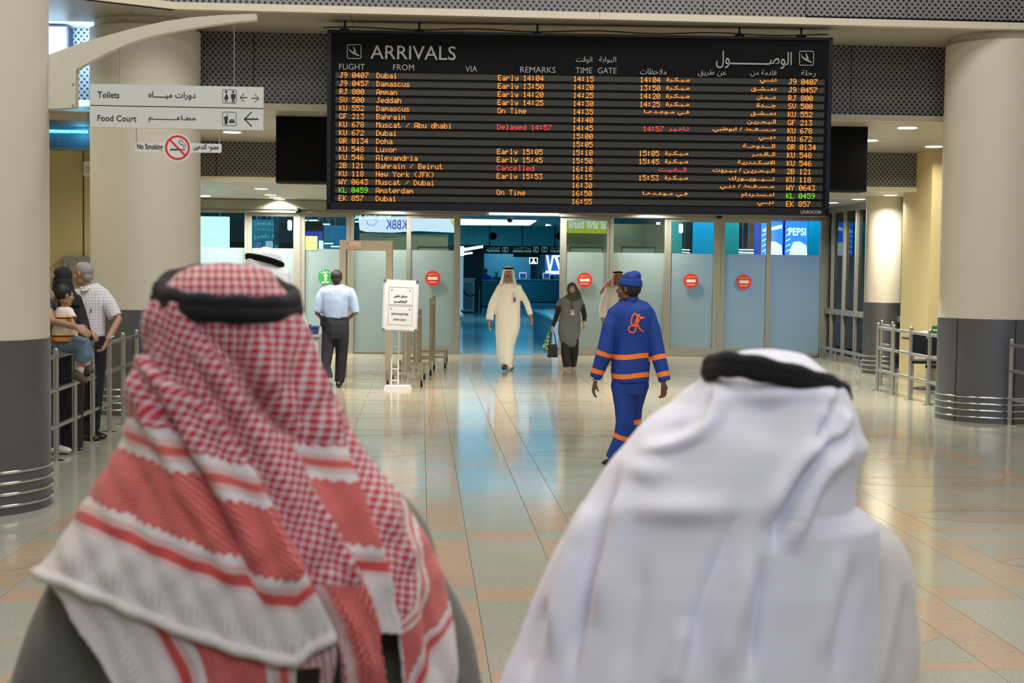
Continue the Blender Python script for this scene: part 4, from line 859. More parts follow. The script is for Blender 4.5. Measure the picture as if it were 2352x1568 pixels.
glow('poster', 'purple and white poster at the foot of the teal board', 'poster', 586, 555, 600, 576, 30.4, emis('poster_violet', (.10, .16, .55), .8)); glow('poster', 'white poster beside the purple one', 'poster', 610, 553, 626, 577, 30.4, emis('poster_pale', (.35, .60, .85), .9))
glow('banner', 'dark hanging banner right of the teal board', 'banner', 630, 500, 640, 560, 30.4, DTEAL)
for x, y0, y1, Y, lab in ((665.5, 505, 529, 30.5, 'glowing white capsule lamp seen over the left door leaf'), (1564, 514, 535, 30.5, 'glowing white capsule lamp seen over the right door pair'), (1512, 510, 520, 31, 'small round white lamp above the right partition')):
    p, q = atY(x, y0, Y), atY(x, y1, Y); e = empty('capsule_lamp', (p+q)/2, lab, 'lamp'); MB().tube([p, p+(q-p)*.1, p+(q-p)*.9, q], [.02, .045, .045, .02], 12).build('glass', emis('capsule', (1., .97, .85), 3.), e, True); MB().cyl(p, (p[0], p[1], ZI), .008, 6).build('cord', BLACK, e)
glow('television', 'dark television hung behind the green entry door', 'television', 699, 509, 739, 528, 30.8, BLACK); glow('advert_screen', 'deep blue lit panel under the dark television', 'screen', 700, 531, 740, 560, 31.2, emis('deep_blue', (.01, .06, .55), .9)); glow('lit_panel', 'narrow white lit panel beside the green paper notice', 'light box', 732, 552, 742, 600, 30.9, emis('panel_white', (.7, .85, 1.), 1.6))
glow('teal_screen', 'broad blue-teal wall panel right of the television', 'panel', 744, 517, 806, 590, 33, emis('panel_teal', (.0, .17, .40), .8))
for i, (x0, y, x1) in enumerate(((742, 515, 758), (700, 506, 730), (742, 559, 765), (760, 566, 780), (815, 509, 840))):
    p, q = atY(x0, y, 31.6), atY(x1, y, 31.6); e = empty('tube_light', (p+q)/2, ('thin tube light right of the television', 'thin tube light above the television', 'low tube light right of the white lit panel', 'lowest small tube light near the arch', 'thin tube light under the airline lettering')[i], 'light'); MB().cyl(p, q, .014, 8).build('tube', MATS['inner_tube'], e); MB().cyl(p+[0, 0, .03], q+[0, 0, .03], .01, 6).build('batten', DTEAL, e); hang(e, *((p+q)/2))
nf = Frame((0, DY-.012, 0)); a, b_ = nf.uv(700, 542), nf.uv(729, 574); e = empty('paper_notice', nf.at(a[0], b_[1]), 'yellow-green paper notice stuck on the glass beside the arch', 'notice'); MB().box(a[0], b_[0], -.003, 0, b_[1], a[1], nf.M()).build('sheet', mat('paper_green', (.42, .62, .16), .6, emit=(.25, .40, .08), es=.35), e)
mb = MB(); nf.text(mb, shape_ar('يرجى الانتظار هنا'), 707, 555, 724, 560, off=.005); nf.text(mb, shape_ar('قبل الدخول'), 704, 565, 727, 569, off=.005); mb.build('lettering', mat('ink_olive', (.10, .18, .04), .5), e)
# bank signs
f = Frame((0, 29.5, 0)); e = empty('bank_sign', f.at(*f.uv(930, 530)), 'long white curved lit bank sign with mirrored blue letters', 'sign')
P = [f.uv(*p) for p in [(823, 497), (826, 528), (840, 532), (900, 534), (960, 530), (1046, 534), (1046, 496)]]; MB().prism(P, 0, .12, f.M()).build('light_box', emis('bank_white', (.74, .82, 1.), 1.25), e)
for q_ in (840, 1030): v_ = f.uv(q_, 497); hang(e, v_[0], 29.56, v_[1])
mb = MB(); f.text(mb, 'KBBK', 886, 505, 934, 526, off=.01, mirror=True, bold=.01); mb.tube([f.at(*f.uv(x, y), .01) for x, y in ((842, 506), (845, 516), (858, 518), (868, 508), (860, 504))], .006, 5); mb.build('lettering', emis('bank_blue', (.03, .08, .75), .9), e)
poly(mb := MB(), f, [(1034, 505), (1046, 504), (1046, 526), (1040, 518)][::-1], .01); mb.build('yellow_corner', emis('bank_yellow', (.75, .65, .02), 1.), e)
af2 = Frame((0, 29.2, 0)); mb = MB(); af2.text(mb, 'KUWAIT AIRWAYS', 838, 494.5, 898, 503.5, off=.01, bold=.02); af2.text(mb, 'LANE', 812, 494, 830, 503, off=.01, bold=.02)
e = empty('airline_sign', af2.at(*af2.uv(838, 494)), 'white airline lettering half hidden behind the door header', 'sign'); mb.build('lettering', emis('letter_white', (.85, .95, 1.), 1.6), e); a, b_ = af2.uv(812, 490), af2.uv(900, 495); MB().box(a[0], b_[0], 0, .03, b_[1], a[1], af2.M()).build('rail', DTEAL, e); hang(e, a[0]+.2, 29.215, a[1])
f = Frame((0, 29.25, 0)); a, b_ = f.uv(1291, 500), f.uv(1396, 536); e = empty('bank_sign', f.at(a[0], b_[1]), 'yellow lit bank sign with pale mirrored lettering', 'sign'); MB().rbox(a[0], b_[0], 0, .08, b_[1], a[1], .02, f.M()).build('light_box', emis('ahli_yellow', (.50, .50, .03), .8), e); hang(e, a[0]+.3, 29.3, a[1]); hang(e, b_[0]-.2, 29.3, a[1]); a2 = f.uv(1300, 503); b2 = f.uv(1393, 519)
MB().box(a2[0]-.07, b_[0], -.006, 0, f.uv(1340, 512)[1], a[1], f.M()).build('upper_band', emis('ahli_pale', (.42, .55, .40), .8), e); mb = MB(); f.text(mb, 'al ahli bank', 1303, 506, 1392, 525, off=.012, bold=.02, mirror=True); mb.build('lettering', emis('ahli_letter', (.55, .72, .80), 1.), e)
# drink machines
def machine(x0, x1, label, txt):
    f = Frame((0, 29.9, 0)); a, b_ = f.uv(x0, 505), f.uv(x1, 780); e = empty('drink_machine', f.at((a[0]+b_[0])/2, 0), label, 'vending machine'); w_ = b_[0]-a[0]
    MB().box(a[0], b_[0], .04, .6, 0.02, a[1], f.M()).build('cabinet', mat('machine_blue', (.01, .05, .35), .4), e)
    MB().rbox(a[0]+.02, b_[0]-.02, 0, .04, .7, a[1]-.02, .03, f.M()).build('lit_front', emis('machine_glow', (.02, .16, .95), 2.6), e)
    mb = MB(); P = []
    c = (a[0]+b_[0])/2; pts = [(-.30, .0), (-.27, .16), (-.2, .36), (-.12, .48), (.12, .5), (.3, .42), (.42, .36), (.46, 0), (.3, -.1), (0, .02)]; zb_ = f.uv(x0, 588)[1]
    mb.prism([(c+x*w_, zb_+z*.62) for x, z in pts][::-1], -.004, 0, f.M())
    for i in range(5): z = zb_+.08+i*.11; mb.prism([(a[0]+.03, z), (a[0]+.12, z+.05), (a[0]+.12, z+.075), (a[0]+.03, z+.02)], -.004, 0, f.M())
    if txt: f.text(mb, txt, x0+8, 523, x1-1, 541, off=.01, bold=.03)
    else: mb.prism([(a[0]+.05, zb_+.5), (b_[0]-.04, zb_+.58), (b_[0]-.04, zb_+.66), (a[0]+.05, zb_+.55)], -.004, 0, f.M())
    mb.build('print', emis('machine_white', (.75, .9, 1.), 1.8), e)
machine(1748, 1795, 'blue lit drink machine, left one behind the last glass panels', ''); machine(1803, 1852, 'blue lit drink machine lettered PEPSI behind the end panel', 'PEPSI')
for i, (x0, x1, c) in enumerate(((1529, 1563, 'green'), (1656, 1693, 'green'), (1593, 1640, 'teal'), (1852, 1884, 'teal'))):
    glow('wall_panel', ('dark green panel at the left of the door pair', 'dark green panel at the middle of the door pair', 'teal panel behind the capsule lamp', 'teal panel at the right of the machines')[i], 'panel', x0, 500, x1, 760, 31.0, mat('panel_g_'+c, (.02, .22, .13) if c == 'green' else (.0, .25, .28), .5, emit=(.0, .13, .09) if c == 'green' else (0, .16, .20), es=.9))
for x0, x1, y, lab in ((1560, 1585, 573, 'thin tube lights behind the first right door'), (1695, 1742, 573, 'thin tube light row behind the second right door')):
    p, q = atY(x0, y, 31.6), atY(x1, y+1, 31.6); e = empty('tube_light', (p+q)/2, lab, 'light'); MB().cyl(p, q, .012, 8).build('tube', MATS['inner_tube'], e); MB().cyl(p-[0, 0, .05], q-[0, 0, .06], .010, 8).build('tube', MATS['inner_tube'], e); hang(e, *((p+q)/2-[0, 0, .05]))
glow('light_strip_row', 'row of small round lit jars seen over the frosting', 'light', 1697, 578, 1742, 600, 31.7, emis('jar_white', (.4, .6, .7), 1.))
# ================================================================ PEOPLE
def nrm(v): v = np.asarray(v, float); return v/(np.linalg.norm(v)+1e-12)
def solid(name, mb, voxel, m, parent, smooth=3, disp=None, attr=None, mats=None, fac=.5):
    """closed shapes grown together into one continuous surface"""
    me0 = mb.mesh('tmp'); o = bpy.data.objects.new('tmp', me0); COL.objects.link(o)
    r = o.modifiers.new('r', 'REMESH'); r.mode = 'VOXEL'; r.voxel_size = voxel; r.adaptivity = 0
    if smooth: s = o.modifiers.new('s', 'SMOOTH'); s.factor = fac; s.iterations = smooth
    dg = bpy.context.evaluated_depsgraph_get(); me = bpy.data.meshes.new_from_object(o.evaluated_get(dg))
    bpy.data.objects.remove(o); bpy.data.meshes.remove(me0)
    n = len(me.vertices); co = np.empty(n*3); me.vertices.foreach_get('co', co); co = co.reshape(-1, 3)
    if disp is not None:
        no = np.empty(n*3); me.vertices.foreach_get('normal', no); no = no.reshape(-1, 3); co = co+no*disp(co, no)[:, None]
    if attr is not None:
        a = me.attributes.new('bc', 'FLOAT', 'POINT'); a.data.foreach_set('value', attr(co).astype(np.float32))
    org = np.array(parent['_org']) if parent is not None else np.zeros(3)
    me.vertices.foreach_set('co', (co-org).ravel()); me.update()
    return mkobj(name, me, m, parent, True, org)
def folds(a=.006, f=9., vert=1., seed=0, fine=.3):
    """long irregular creases that mostly run down the cloth"""
    r_ = np.random.default_rng(seed+100)
    A = [(r_.uniform(.6, 1.5)*f*(1 if i < 4 else 2.2), r_.uniform(-.9, .9)*f*(1 if i < 4 else 2.), r_.uniform(-.28, .28)*f*vert*(1 if i < 4 else 2.5), r_.uniform(0, 6.28), r_.uniform(.4, 1)*(1 if i < 4 else fine)) for i in range(7)]
    W = [(r_.uniform(2, 6), r_.uniform(2, 6), r_.uniform(2.5, 5.5), r_.uniform(0, 6.28)) for i in range(7)]
    def d(co, no):
        x, y, z = co.T; s = 0
        for (kx, ky, kz, p, w_), (mx, my, mz, q) in zip(A, W):
            t = kx*x+ky*y+kz*z+p+1.1*np.sin(mz*.7*z+q); m = .5+.5*np.sin(mx*x+my*y+mz*z+q); s = s+w_*m*(1-1.6*np.abs(np.sin(t*.5))**.8)
        return np.maximum(a*s*1.25, -.55*a)
    return d
SK = lambda n, c: mat('skin_'+n, c, .5, noise_amt=.06, nscale=14)
class Head:
    def __init__(s, c, fwd, tilt=0., k=1.):
        s.c = np.array(c, float); f = nrm(fwd); s.r = nrm(np.cross(f, [0, 0, 1])); s.u = np.cross(s.r, f); s.f = f
        if tilt: s.f, s.u = f*math.cos(tilt)-s.u*math.sin(tilt), s.u*math.cos(tilt)+f*math.sin(tilt)
        s.k = k; s.R = np.stack([s.r, s.f, s.u], 1)
    def p(s, x, y, z): return s.c+s.R@np.array([x, y, z])*s.k
    def e(s, mb, c, r, n=18, m=12): mb.ell(s.p(*c), [v*s.k for v in r], n, m, s.R)
    def build(s, mb):
        s.e(mb, (0, -.012, .033), (.075, .094, .085)); s.e(mb, (0, .018, -.022), (.063, .078, .084)); s.e(mb, (0, .046, -.085), (.040, .038, .028))
        k = s.k
        mb.tube([s.p(0, .086, .024), s.p(0, .104, -.003), s.p(0, .110, -.020)], [.008*k, .011*k, .014*k], 8); s.e(mb, (0, .098, -.024), (.020, .012, .009), 10, 6)
        mb.tube([s.p(-.055, .062, .030), s.p(-.028, .084, .034), s.p(0, .090, .030), s.p(.028, .084, .034), s.p(.055, .062, .030)], .010*k, 8)
        for sg in (-1, 1):
            s.e(mb, (sg*.040, .058, -.022), (.024, .026, .024)); s.e(mb, (sg*.077, -.006, .0), (.010, .020, .032), 12, 8); s.e(mb, (sg*.043, .010, -.066), (.018, .036, .022), 10, 8)
        s.e(mb, (0, .090, -.050), (.026, .011, .007), 10, 6); s.e(mb, (0, .087, -.061), (.022, .011, .007), 10, 6); s.e(mb, (0, .083, -.092), (.018, .014, .014), 10, 6)
    def face(s, body, brow=(.02, .012, .01), moust=None, lips=(.34, .17, .13)):
        k = s.k
        for sg in (-1, 1):
            mb = MB(); s.e(mb, (sg*.030, .074, .012), (.013, .010, .0065), 12, 8); ey = mb.build('eye', mat('eye_white', (.7, .66, .6), .3), body, True)
            mb = MB(); s.e(mb, (sg*.030, .0815, .012), (.0055, .0040, .0055), 10, 6); mb.build('iris', mat('iris_dark', (.02, .012, .008), .2), ey, True)
            mb = MB(); mb.tube([s.p(sg*.012, .092, .033), s.p(sg*.030, .091, .040), s.p(sg*.052, .073, .035)], [.004*k, .005*k, .003*k], 6); mb.build('eyebrow', mat('hair_black', (.012, .010, .009), .6), body, True)
        mb = MB(); s.e(mb, (0, .097, -.052), (.022, .006, .004), 10, 6); s.e(mb, (0, .094, -.060), (.019, .006, .005), 10, 6); mb.build('lips', mat('lips', lips, .45), body, True)
        if moust:
            mb = MB(); mb.tube([s.p(-.032, .083, -.046), s.p(-.014, .100, -.038), s.p(0, .104, -.036), s.p(.014, .100, -.038), s.p(.032, .083, -.046)], [.003*k, .007*k, .007*k, .007*k, .003*k], 8); mb.build('moustache', mat('hair_black', (.012, .010, .009), .6), body, True)
def hand(mb, w_, d, n, k=1., curl=.5, side=1, thumb=.5):
    """palm, four unequal fingers and a thumb. d: pointing direction, n: palm side, side: thumb side"""
    d = nrm(d); n = nrm(np.asarray(n)-d*np.dot(n, d)); a = np.cross(d, n)*side
    w_ = np.asarray(w_, float)
    mb.tube([w_-d*.03*k, w_+d*.012*k, w_+d*.05*k, w_+d*.085*k, w_+d*.10*k], [(.017*k, .024*k), (.015*k, .027*k), (.0145*k, .038*k), (.013*k, .040*k), (.008*k, .036*k)], 12, ref=n)
    for o, L_ in ((.030, .068), (.0105, .078), (-.0095, .073), (-.029, .058)):
        b = w_+d*.088*k+a*o*k; P = [b-d*.02*k]; P.append(b); t = 0.; q = b
        for j, fr in enumerate((.46, .30, .24)):
            t += curl*(.55 if j == 0 else .75); dd = d*math.cos(t)+n*math.sin(t); q = q+dd*L_*fr*k; P.append(q)
        mb.tube(P, [.0095*k, .0095*k, .0088*k, .008*k, .0065*k], 8)
    b = w_+d*.022*k+a*.026*k; dd = nrm(d*.75+a*.75+n*.35*thumb); P = [b-dd*.01*k, b+dd*.03*k]; dd = nrm(d*1.+a*.25+n*(.3+.5*thumb)); P.append(P[-1]+dd*.028*k); P.append(P[-1]+nrm(dd+n*.3)*.022*k)
    mb.tube(P, [.014*k, .012*k, .010*k, .0075*k], 8)
class Fig:
    def __init__(s, Y, label, cat='person', foot=None, name='person', k=1.):
        s.Y = Y; s.k = k; s.e = empty(name, foot, label, cat)
    def P(s, px, py, dy=0.): return atY(px, py, s.Y+dy)
    def sil(s, levels, mb, n=28, close=True, ref=(1, 0, 0)):
        P = []; R = []
        for lv in levels:
            y, xl, xr, ry = lv[:4]; dy = lv[4] if len(lv) > 4 else 0.
            a, b = s.P(xl, y, dy), s.P(xr, y, dy); P.append((a+b)/2); R.append((np.linalg.norm(b-a)/2, ry))
        mb.tube(P, R, n, ref=ref); return mb
    def limb(s, mb, pts, n=14):
        q = .80 if mb is globals().get('B') else 1.; mb.tube([s.P(p[0], p[1], p[2]) for p in pts], [p[3]*(q if 0 < i < len(pts)-1 or p[3] > .045 else 1.) for i, p in enumerate(pts)], n)
        if q == 1. and pts[0][3] > .045: mb.ell(s.P(*pts[0][:3]), [pts[0][3]*1.02]*3, 14, 10)
    def shoe(s, mb, heel, toe, w_=.045, h=.07):
        h0, t0 = np.array(heel, float), np.array(toe, float); d = nrm(t0-h0)
        mb.tube([h0-d*.015, h0+(t0-h0)*.12, h0+(t0-h0)*.55, t0-d*.03, t0], [(.025, w_*.6), (h*.55, w_*.8), (h*.42, w_), (h*.3, w_*.9), (h*.12, w_*.5)], 14, ref=(0, 0, 1))
def foot_of(px, py): g = gnd(px, py); return (g[0], g[1], 0)
def ghutra(H, parent, m, agal=True, drape=(.13, .04, -.19), vox=.008, back=-.22, skew=0.):
    mb = MB(); k = H.k
    H.e(mb, (0, -.028, .035), (.093, .102, .094)); H.e(mb, (0, .004, .078), (.084, .088, .048))
    for sg in (-1, 1):
        mb.tube([H.p(sg*.070, .035, .07), H.p(sg*.088, .030, .01), H.p(sg*.094, .03, -.08), H.p(sg*drape[0]+skew, drape[1], drape[2])], [(.018*k, .045*k), (.02*k, .055*k), (.024*k, .06*k), (.022*k, .07*k)], 12, ref=H.r)
    mb.tube([H.p(0, -.08, .03), H.p(0, -.10, -.06), H.p(0, -.115, -.14), H.p(0, -.12, back)], [(.085*k, .04*k), (.105*k, .035*k), (.14*k, .035*k), (.16*k, .02*k)], 18, ref=H.r)
    o = solid('headscarf', mb, vox, m, parent, 3, folds(.004, 22, 1.5, 3))
    if agal:
        for dz, rr in ((.078, .0095), (.094, .009)):
            ring = [H.p(.086*math.cos(t*math.pi/16), -.012+.098*math.sin(t*math.pi/16), dz-.010+(.012*math.sin(t*math.pi/16))) for t in range(32)]
            MB().tube(ring, rr*k, 8, closed=True).build('black_cord', BLACKM, parent, True)
    return o
def cr(P, n):
    P = np.array(P, float); P = np.vstack([2*P[0]-P[1], P, 2*P[-1]-P[-2]]); o = []
    for i in range(1, len(P)-2):
        for t in np.arange(n)/n: o.append(.5*((2*P[i])+(P[i+1]-P[i-1])*t+(2*P[i-1]-5*P[i]+4*P[i+1]-P[i+2])*t*t+(3*P[i]-P[i-1]-3*P[i+1]+P[i+2])*t**3))
    o.append(P[-2]); return np.array(o)
from mathutils.bvhtree import BVHTree
def sticker(o, fn, px, py, off=.006, y0=None):
    """point on the surface of o under a pixel"""
    bv = fn; d = nrm(ray(px, py)); org = CAM-np.array(o['_org']); h = bv.ray_cast(Vector(org), Vector(d))
    if h[0] is None: return None
    return np.array(h[0])+np.array(o['_org'])-d*off
def bvh(o): me = o.data; return BVHTree.FromPolygons([v.co[:] for v in me.vertices], [tuple(p.vertices) for p in me.polygons])
def cloth_two(name, c1, c2, rough=.75):
    m, N, L, b = nodes(name); g = NB(N, L); a = N.new('ShaderNodeAttribute'); a.attribute_name = 'bc'
    L.new(g.mix(g.gt(a.outputs['Fac'], 0.), c1, c2), b.inputs['Base Color']); b.inputs['Roughness'].default_value = rough; return m
def check_cloth(name, c1, c2, sc, lw, rough=.8):
    m, N, L, b = nodes(name); g = NB(N, L); tc = N.new('ShaderNodeTexCoord'); sp = N.new('ShaderNodeSeparateXYZ'); L.new(tc.outputs['Object'], sp.inputs[0])
    f = lambda s_: g.lt(g.m('FRACT', g.m('MULTIPLY', g.m('ADD', s_, 20.), sc)), lw)
    h = g.m('MULTIPLY', g.m('ADD', f(g.m('ADD', sp.outputs[0], g.m('MULTIPLY', sp.outputs[1], .6))), f(sp.outputs[2])), .5)
    L.new(g.mix(h, c1, c2), b.inputs['Base Color']); b.inputs['Roughness'].default_value = rough; return m
TH = mat('thobe_cream', (.80, .775, .68), .8, sheen=.2); THW = mat('thobe_white', (.80, .79, .78), .8, sheen=.2)
GHW = mat('headscarf_white', (.76, .75, .77), .8, sheen=.2)
GHP = check_cloth('headscarf_pink', (.72, .62, .60), (.50, .10, .10), 42, .5)
BLK = mat('black_cloth', (.010, .010, .012), .85); HAIR = mat('hair_black', (.012, .010, .009), .6); SHOE = mat('shoe_black', (.015, .014, .014), .35)
NAVY = mat('navy_cloth', (.010, .012, .022), .8); GREYT = mat('tunic_grey', (.13, .135, .135), .85, noise_amt=.25, nscale=40)
def trunk(F, mb, neck, sh, hip, w_=.155, d_=.105):
    """torso from pelvis to neck"""
    n, s_, h = map(np.array, (neck, sh, hip)); k = F.k
    mb.tube([h-[0, 0, .09*k], h, h+(s_-h)*.3, h+(s_-h)*.7, s_-[0, 0, .02*k], s_+[0, 0, .03*k], n, n+[0, 0, .06*k]], [(.10*k, .08*k), (w_*.85*k, .09*k), (w_*.70*k, .08*k), (w_*.78*k, .09*k), (w_*.85*k, .075*k), (.085*k, .06*k), (.053*k, .053*k), (.05*k, .05*k)], 20, ref=(1, 0, 0))
# ---- 1 man in cream thobe walking through the doorway
F = Fig(24.1, 'man in long cream thobe and white headscarf walking out of the doorway', foot=foot_of(1165, 850)); B = MB()
H = Head(F.P(1167, 628.5), (.02, -1, 0), .0); H.build(B)
trunk(F, B, F.P(1168, 652), F.P(1168, 664), F.P(1166, 733))
F.limb(B, [(1146, 662, 0, .05), (1132, 697, .02, .042), (1124, 738, -.02, .028)]); F.limb(B, [(1191, 662, 0, .05), (1210, 693, .02, .042), (1219, 727, -.05, .028)])
hand(B, F.P(1124, 738, -.02), (0.0, -.1, -1), (.6, -.3, 0), curl=.35, side=1); hand(B, F.P(1219, 727, -.05), (.25, -.2, -1), (-.6, -.3, 0), curl=.6, side=-1)
F.limb(B, [(1157, 735, 0, .085), (1156, 785, -.05, .055), (1160, 834, -.1, .04)]); F.limb(B, [(1178, 735, 0, .085), (1175, 785, .1, .055), (1174, 833, .25, .04)])
SK1 = SK('a', (.33, .19, .12)); b = solid('body', B, .006, SK1, F.e, 1); H.face(b, moust=True)
G = MB(); F.sil([(651, 1161, 1176, .055), (654, 1153, 1184, .075), (659, 1145, 1192, .10), (668, 1142, 1195, .12), (695, 1140, 1196, .13), (722, 1138, 1196, .14), (748, 1136.5, 1195, .15), (770, 1137, 1189, .15), (795, 1139.5, 1182, .15), (818, 1143.5, 1180.5, .16), (832, 1147.5, 1180, .16), (841, 1156, 1180, .13), (847, 1166, 1180, .08)], G)
F.limb(G, [(1148, 661, 0, .062), (1139, 680, .01, .065), (1131, 700, .02, .066), (1123.5, 734, -.02, .066)]); F.limb(G, [(1189, 661, 0, .062), (1200, 678, .01, .064), (1210, 696, .02, .06), (1219, 724, -.045, .05)])
F.limb(G, [(1147, 663, 0, .055), (1157, 657, 0, .06), (1180, 657, 0, .06), (1190, 663, 0, .055)])
th = solid('thobe', G, .009, TH, F.e, 9, folds(.011, 15, 1.2, 5, .45)); bv = bvh(th)
G = MB(); G.tube([F.P(1158, 652, .03), F.P(1162, 654, -.05), F.P(1168, 657, -.075), F.P(1174, 654, -.05), F.P(1177, 651, .03)], .014, 8); G.build('collar', TH, th, True)
ghutra(H, F.e, GHW)
M = MB(); F.shoe(M, F.P(1162, 832, -.05), F.P(1157, 848.5, -.17), .05, .09); M.build('shoe', SHOE, F.e, True); M = MB(); hp = F.P(1174, 841, .2); F.shoe(M, (hp[0], hp[1]+.1, .05), (hp[0], hp[1]-.15, .03)); M.build('shoe', SHOE, F.e, True)
q = sticker(th, bv, 1180, 688, .012); fr_ = Frame(q); M = MB(); M.box(-.03, .03, -.003, .003, -.045, .045, fr_.M()); bd = M.build('badge', mat('badge_white', (.6, .6, .65), .4), F.e)
M = MB(); M.box(.0, .03, -.006, -.003, -.04, .04, fr_.M()); M.build('badge_photo', mat('badge_blue', (.05, .06, .4), .4), bd); M = MB(); M.box(-.005, .01, -.007, -.003, -.03, .04, fr_.M()); M.build('badge_stripe', RED, bd); M = MB(); M.tube([fr_.at(0, .045), fr_.at(-.01, .12)], .003, 6); M.build('strap', INK, bd)
# ---- 2 woman in grey tunic
F = Fig(24.5, 'woman in grey tunic and dark headscarf carrying a black handbag and a green shopping bag', foot=foot_of(1306, 847), k=.88); B = MB()
H = Head(F.P(1314, 664), (-.05, -1, 0), 0, .90); H.build(B); trunk(F, B, F.P(1313, 683), F.P(1311, 695), F.P(1308, 757), .15)
F.limb(B, [(1288, 697, 0, .042), (1277, 728, .02, .035), (1268, 752, -.05, .024)]); F.limb(B, [(1334, 697, 0, .042), (1342, 724, .02, .035), (1341, 741, -.06, .024)])
hand(B, F.P(1268, 752, -.05), (-.1, -.2, -1), (.8, 0, 0), .85, 1.1, 1); hand(B, F.P(1341, 741, -.06), (0, -.25, -1), (-.8, -.2, 0), .85, .45, -1)
F.limb(B, [(1300, 765, 0, .075), (1300, 800, -.04, .048), (1304, 836, -.08, .03)]); F.limb(B, [(1318, 765, 0, .075), (1319, 800, .04, .048), (1315, 832, .1, .03)])
SK2 = SK('b', (.46, .28, .20)); b = solid('body', B, .006, SK2, F.e, 1); H.face(b, lips=(.4, .1, .1))
G = MB(); F.sil([(679, 1303, 1321, .06), (683, 1293, 1330, .085), (688, 1285, 1337, .10), (698, 1283, 1339, .12), (712, 1287, 1334, .125), (740, 1284, 1333, .13), (762, 1282, 1334, .14), (780, 1288, 1331, .14), (788, 1296, 1330, .13), (792, 1312, 1329, .11)], G)
F.limb(G, [(1289, 692, 0, .055), (1282, 703, .01, .058)]); F.limb(G, [(1333, 692, 0, .055), (1338, 705, .01, .056)])
F.limb(G, [(1289, 694, 0, .05), (1300, 688, 0, .055), (1323, 688, 0, .055), (1333, 694, 0, .05)])
tu = solid('tunic', G, .008, GREYT, F.e, 9, folds(.008, 18, 1.3, 9)); bv = bvh(tu)
G = MB(); F.limb(G, [(1285, 700, 0, .048), (1277, 729, .02, .043), (1269, 750, -.045, .036)]); solid('sleeve', G, .008, BLK, F.e, 2, folds(.004, 30)); G = MB(); F.limb(G, [(1337, 702, 0, .048), (1342.5, 725, .02, .043), (1341.5, 738, -.055, .036)]); solid('sleeve', G, .008, BLK, F.e, 2, folds(.004, 30))
G = MB(); F.sil([(780, 1290, 1328, .12), (786, 1290, 1328, .12)], G); F.limb(G, [(1300, 784, 0, .085), (1300, 812, -.04, .075), (1304, 842, -.08, .072)]); F.limb(G, [(1319, 784, 0, .08), (1319, 812, .04, .075), (1314, 839, .1, .072)]); solid('trousers', G, .008, BLK, F.e, 2, folds(.006, 22))
HJ = mat('headscarf_dark', (.05, .052, .05), .85, noise_amt=.45, nscale=60); G = MB(); k = H.k
H.e(G, (0, -.026, .032), (.090, .100, .098)); H.e(G, (0, .004, .080), (.076, .084, .042))
for sg in (-1, 1): G.tube([H.p(sg*.070, .04, .055), H.p(sg*.080, .045, -.01), H.p(sg*.062, .055, -.08), H.p(0, .075, -.125)], [(.02*k, .04*k), (.02*k, .045*k), (.022*k, .045*k), (.03*k, .03*k)], 12, ref=H.r)
G.tube([H.p(0, .02, -.10), H.p(0, .04, -.15), H.p(.01, .06, -.20), H.p(.02, .065, -.25)], [(.08, .085), (.12, .09), (.10, .07), (.03, .03)], 18, ref=H.r); G.tube([H.p(-.06, -.07, .0), H.p(-.12, -.06, -.1), H.p(-.19, -.03, -.26)], [(.05, .05), (.045, .05), (.02, .03)], 12)
solid('headscarf', G, .007, HJ, F.e, 2, folds(.004, 30, 2, 4))
M = MB(); F.shoe(M, F.P(1305, 838, -.02), F.P(1307, 848, -.16), .04, .06); M.build('sandal', mat('sandal_tan', (.35, .17, .09), .5), F.e, True); M = MB(); hp = F.P(1315, 838, .12); F.shoe(M, (hp[0], hp[1]+.1, .04), (hp[0], hp[1]-.1, .025), .04, .05); M.build('sandal', mat('sandal_tan', (.35, .17, .09), .5), F.e, True)
q = sticker(tu, bv, 1315, 717, .014); fr_ = Frame(q); M = MB(); M.box(-.028, .028, -.003, .003, -.045, .04, fr_.M()); bd = M.build('badge', MATS['badge_white'], F.e); M = MB(); M.box(-.02, .02, -.005, -.003, -.01, .03, fr_.M()); M.build('badge_photo', mat('badge_pinkish', (.4, .22, .2), .4), bd); M = MB(); M.tube([fr_.at(0, .04), fr_.at(-.02, .13), fr_.at(-.015, .19, -.02)], .008, 6); M.build('strap', INK, bd)
# her bags
hb = F.P(1269, 766, -.05); e = empty('handbag', hb, 'black leather handbag hanging from the hand of the woman in grey tunic', 'bag'); BG = Frame(F.P(1269, 800, -.06)); G = MB()
G.prism([(-.085, -.15), (.09, -.15), (.075, .08), (-.065, .08)], -.05, .05, BG.M()); solid('bag', G, .01, mat('bag_black', (.012, .012, .013), .4), e, 3); u = BG; MB().tube([u.at(-.055, .07), u.at(-.03, .25), u.at(-.005, .335), u.at(.03, .24), u.at(.06, .07)], .009, 8).build('handle', mat('bag_black', (.012, .012, .013), .4), e, True)
e = empty('shopping_bag', F.P(1258, 780), 'green and yellow patterned shopping bag beside the black handbag', 'bag')
def bag_mat():
    m, N, L, b_ = nodes('bag_green'); g = NB(N, L); tc = N.new('ShaderNodeTexCoord'); v = N.new('ShaderNodeTexVoronoi'); v.inputs['Scale'].default_value = 28; L.new(tc.outputs['Object'], v.inputs[0]); sp = N.new('ShaderNodeSeparateColor'); L.new(v.outputs['Color'], sp.inputs[0])
    L.new(g.mix(g.gt(sp.outputs[0], .55), (.03, .15, .09), g.N and (.35, .45, .30)), b_.inputs['Base Color']); return m
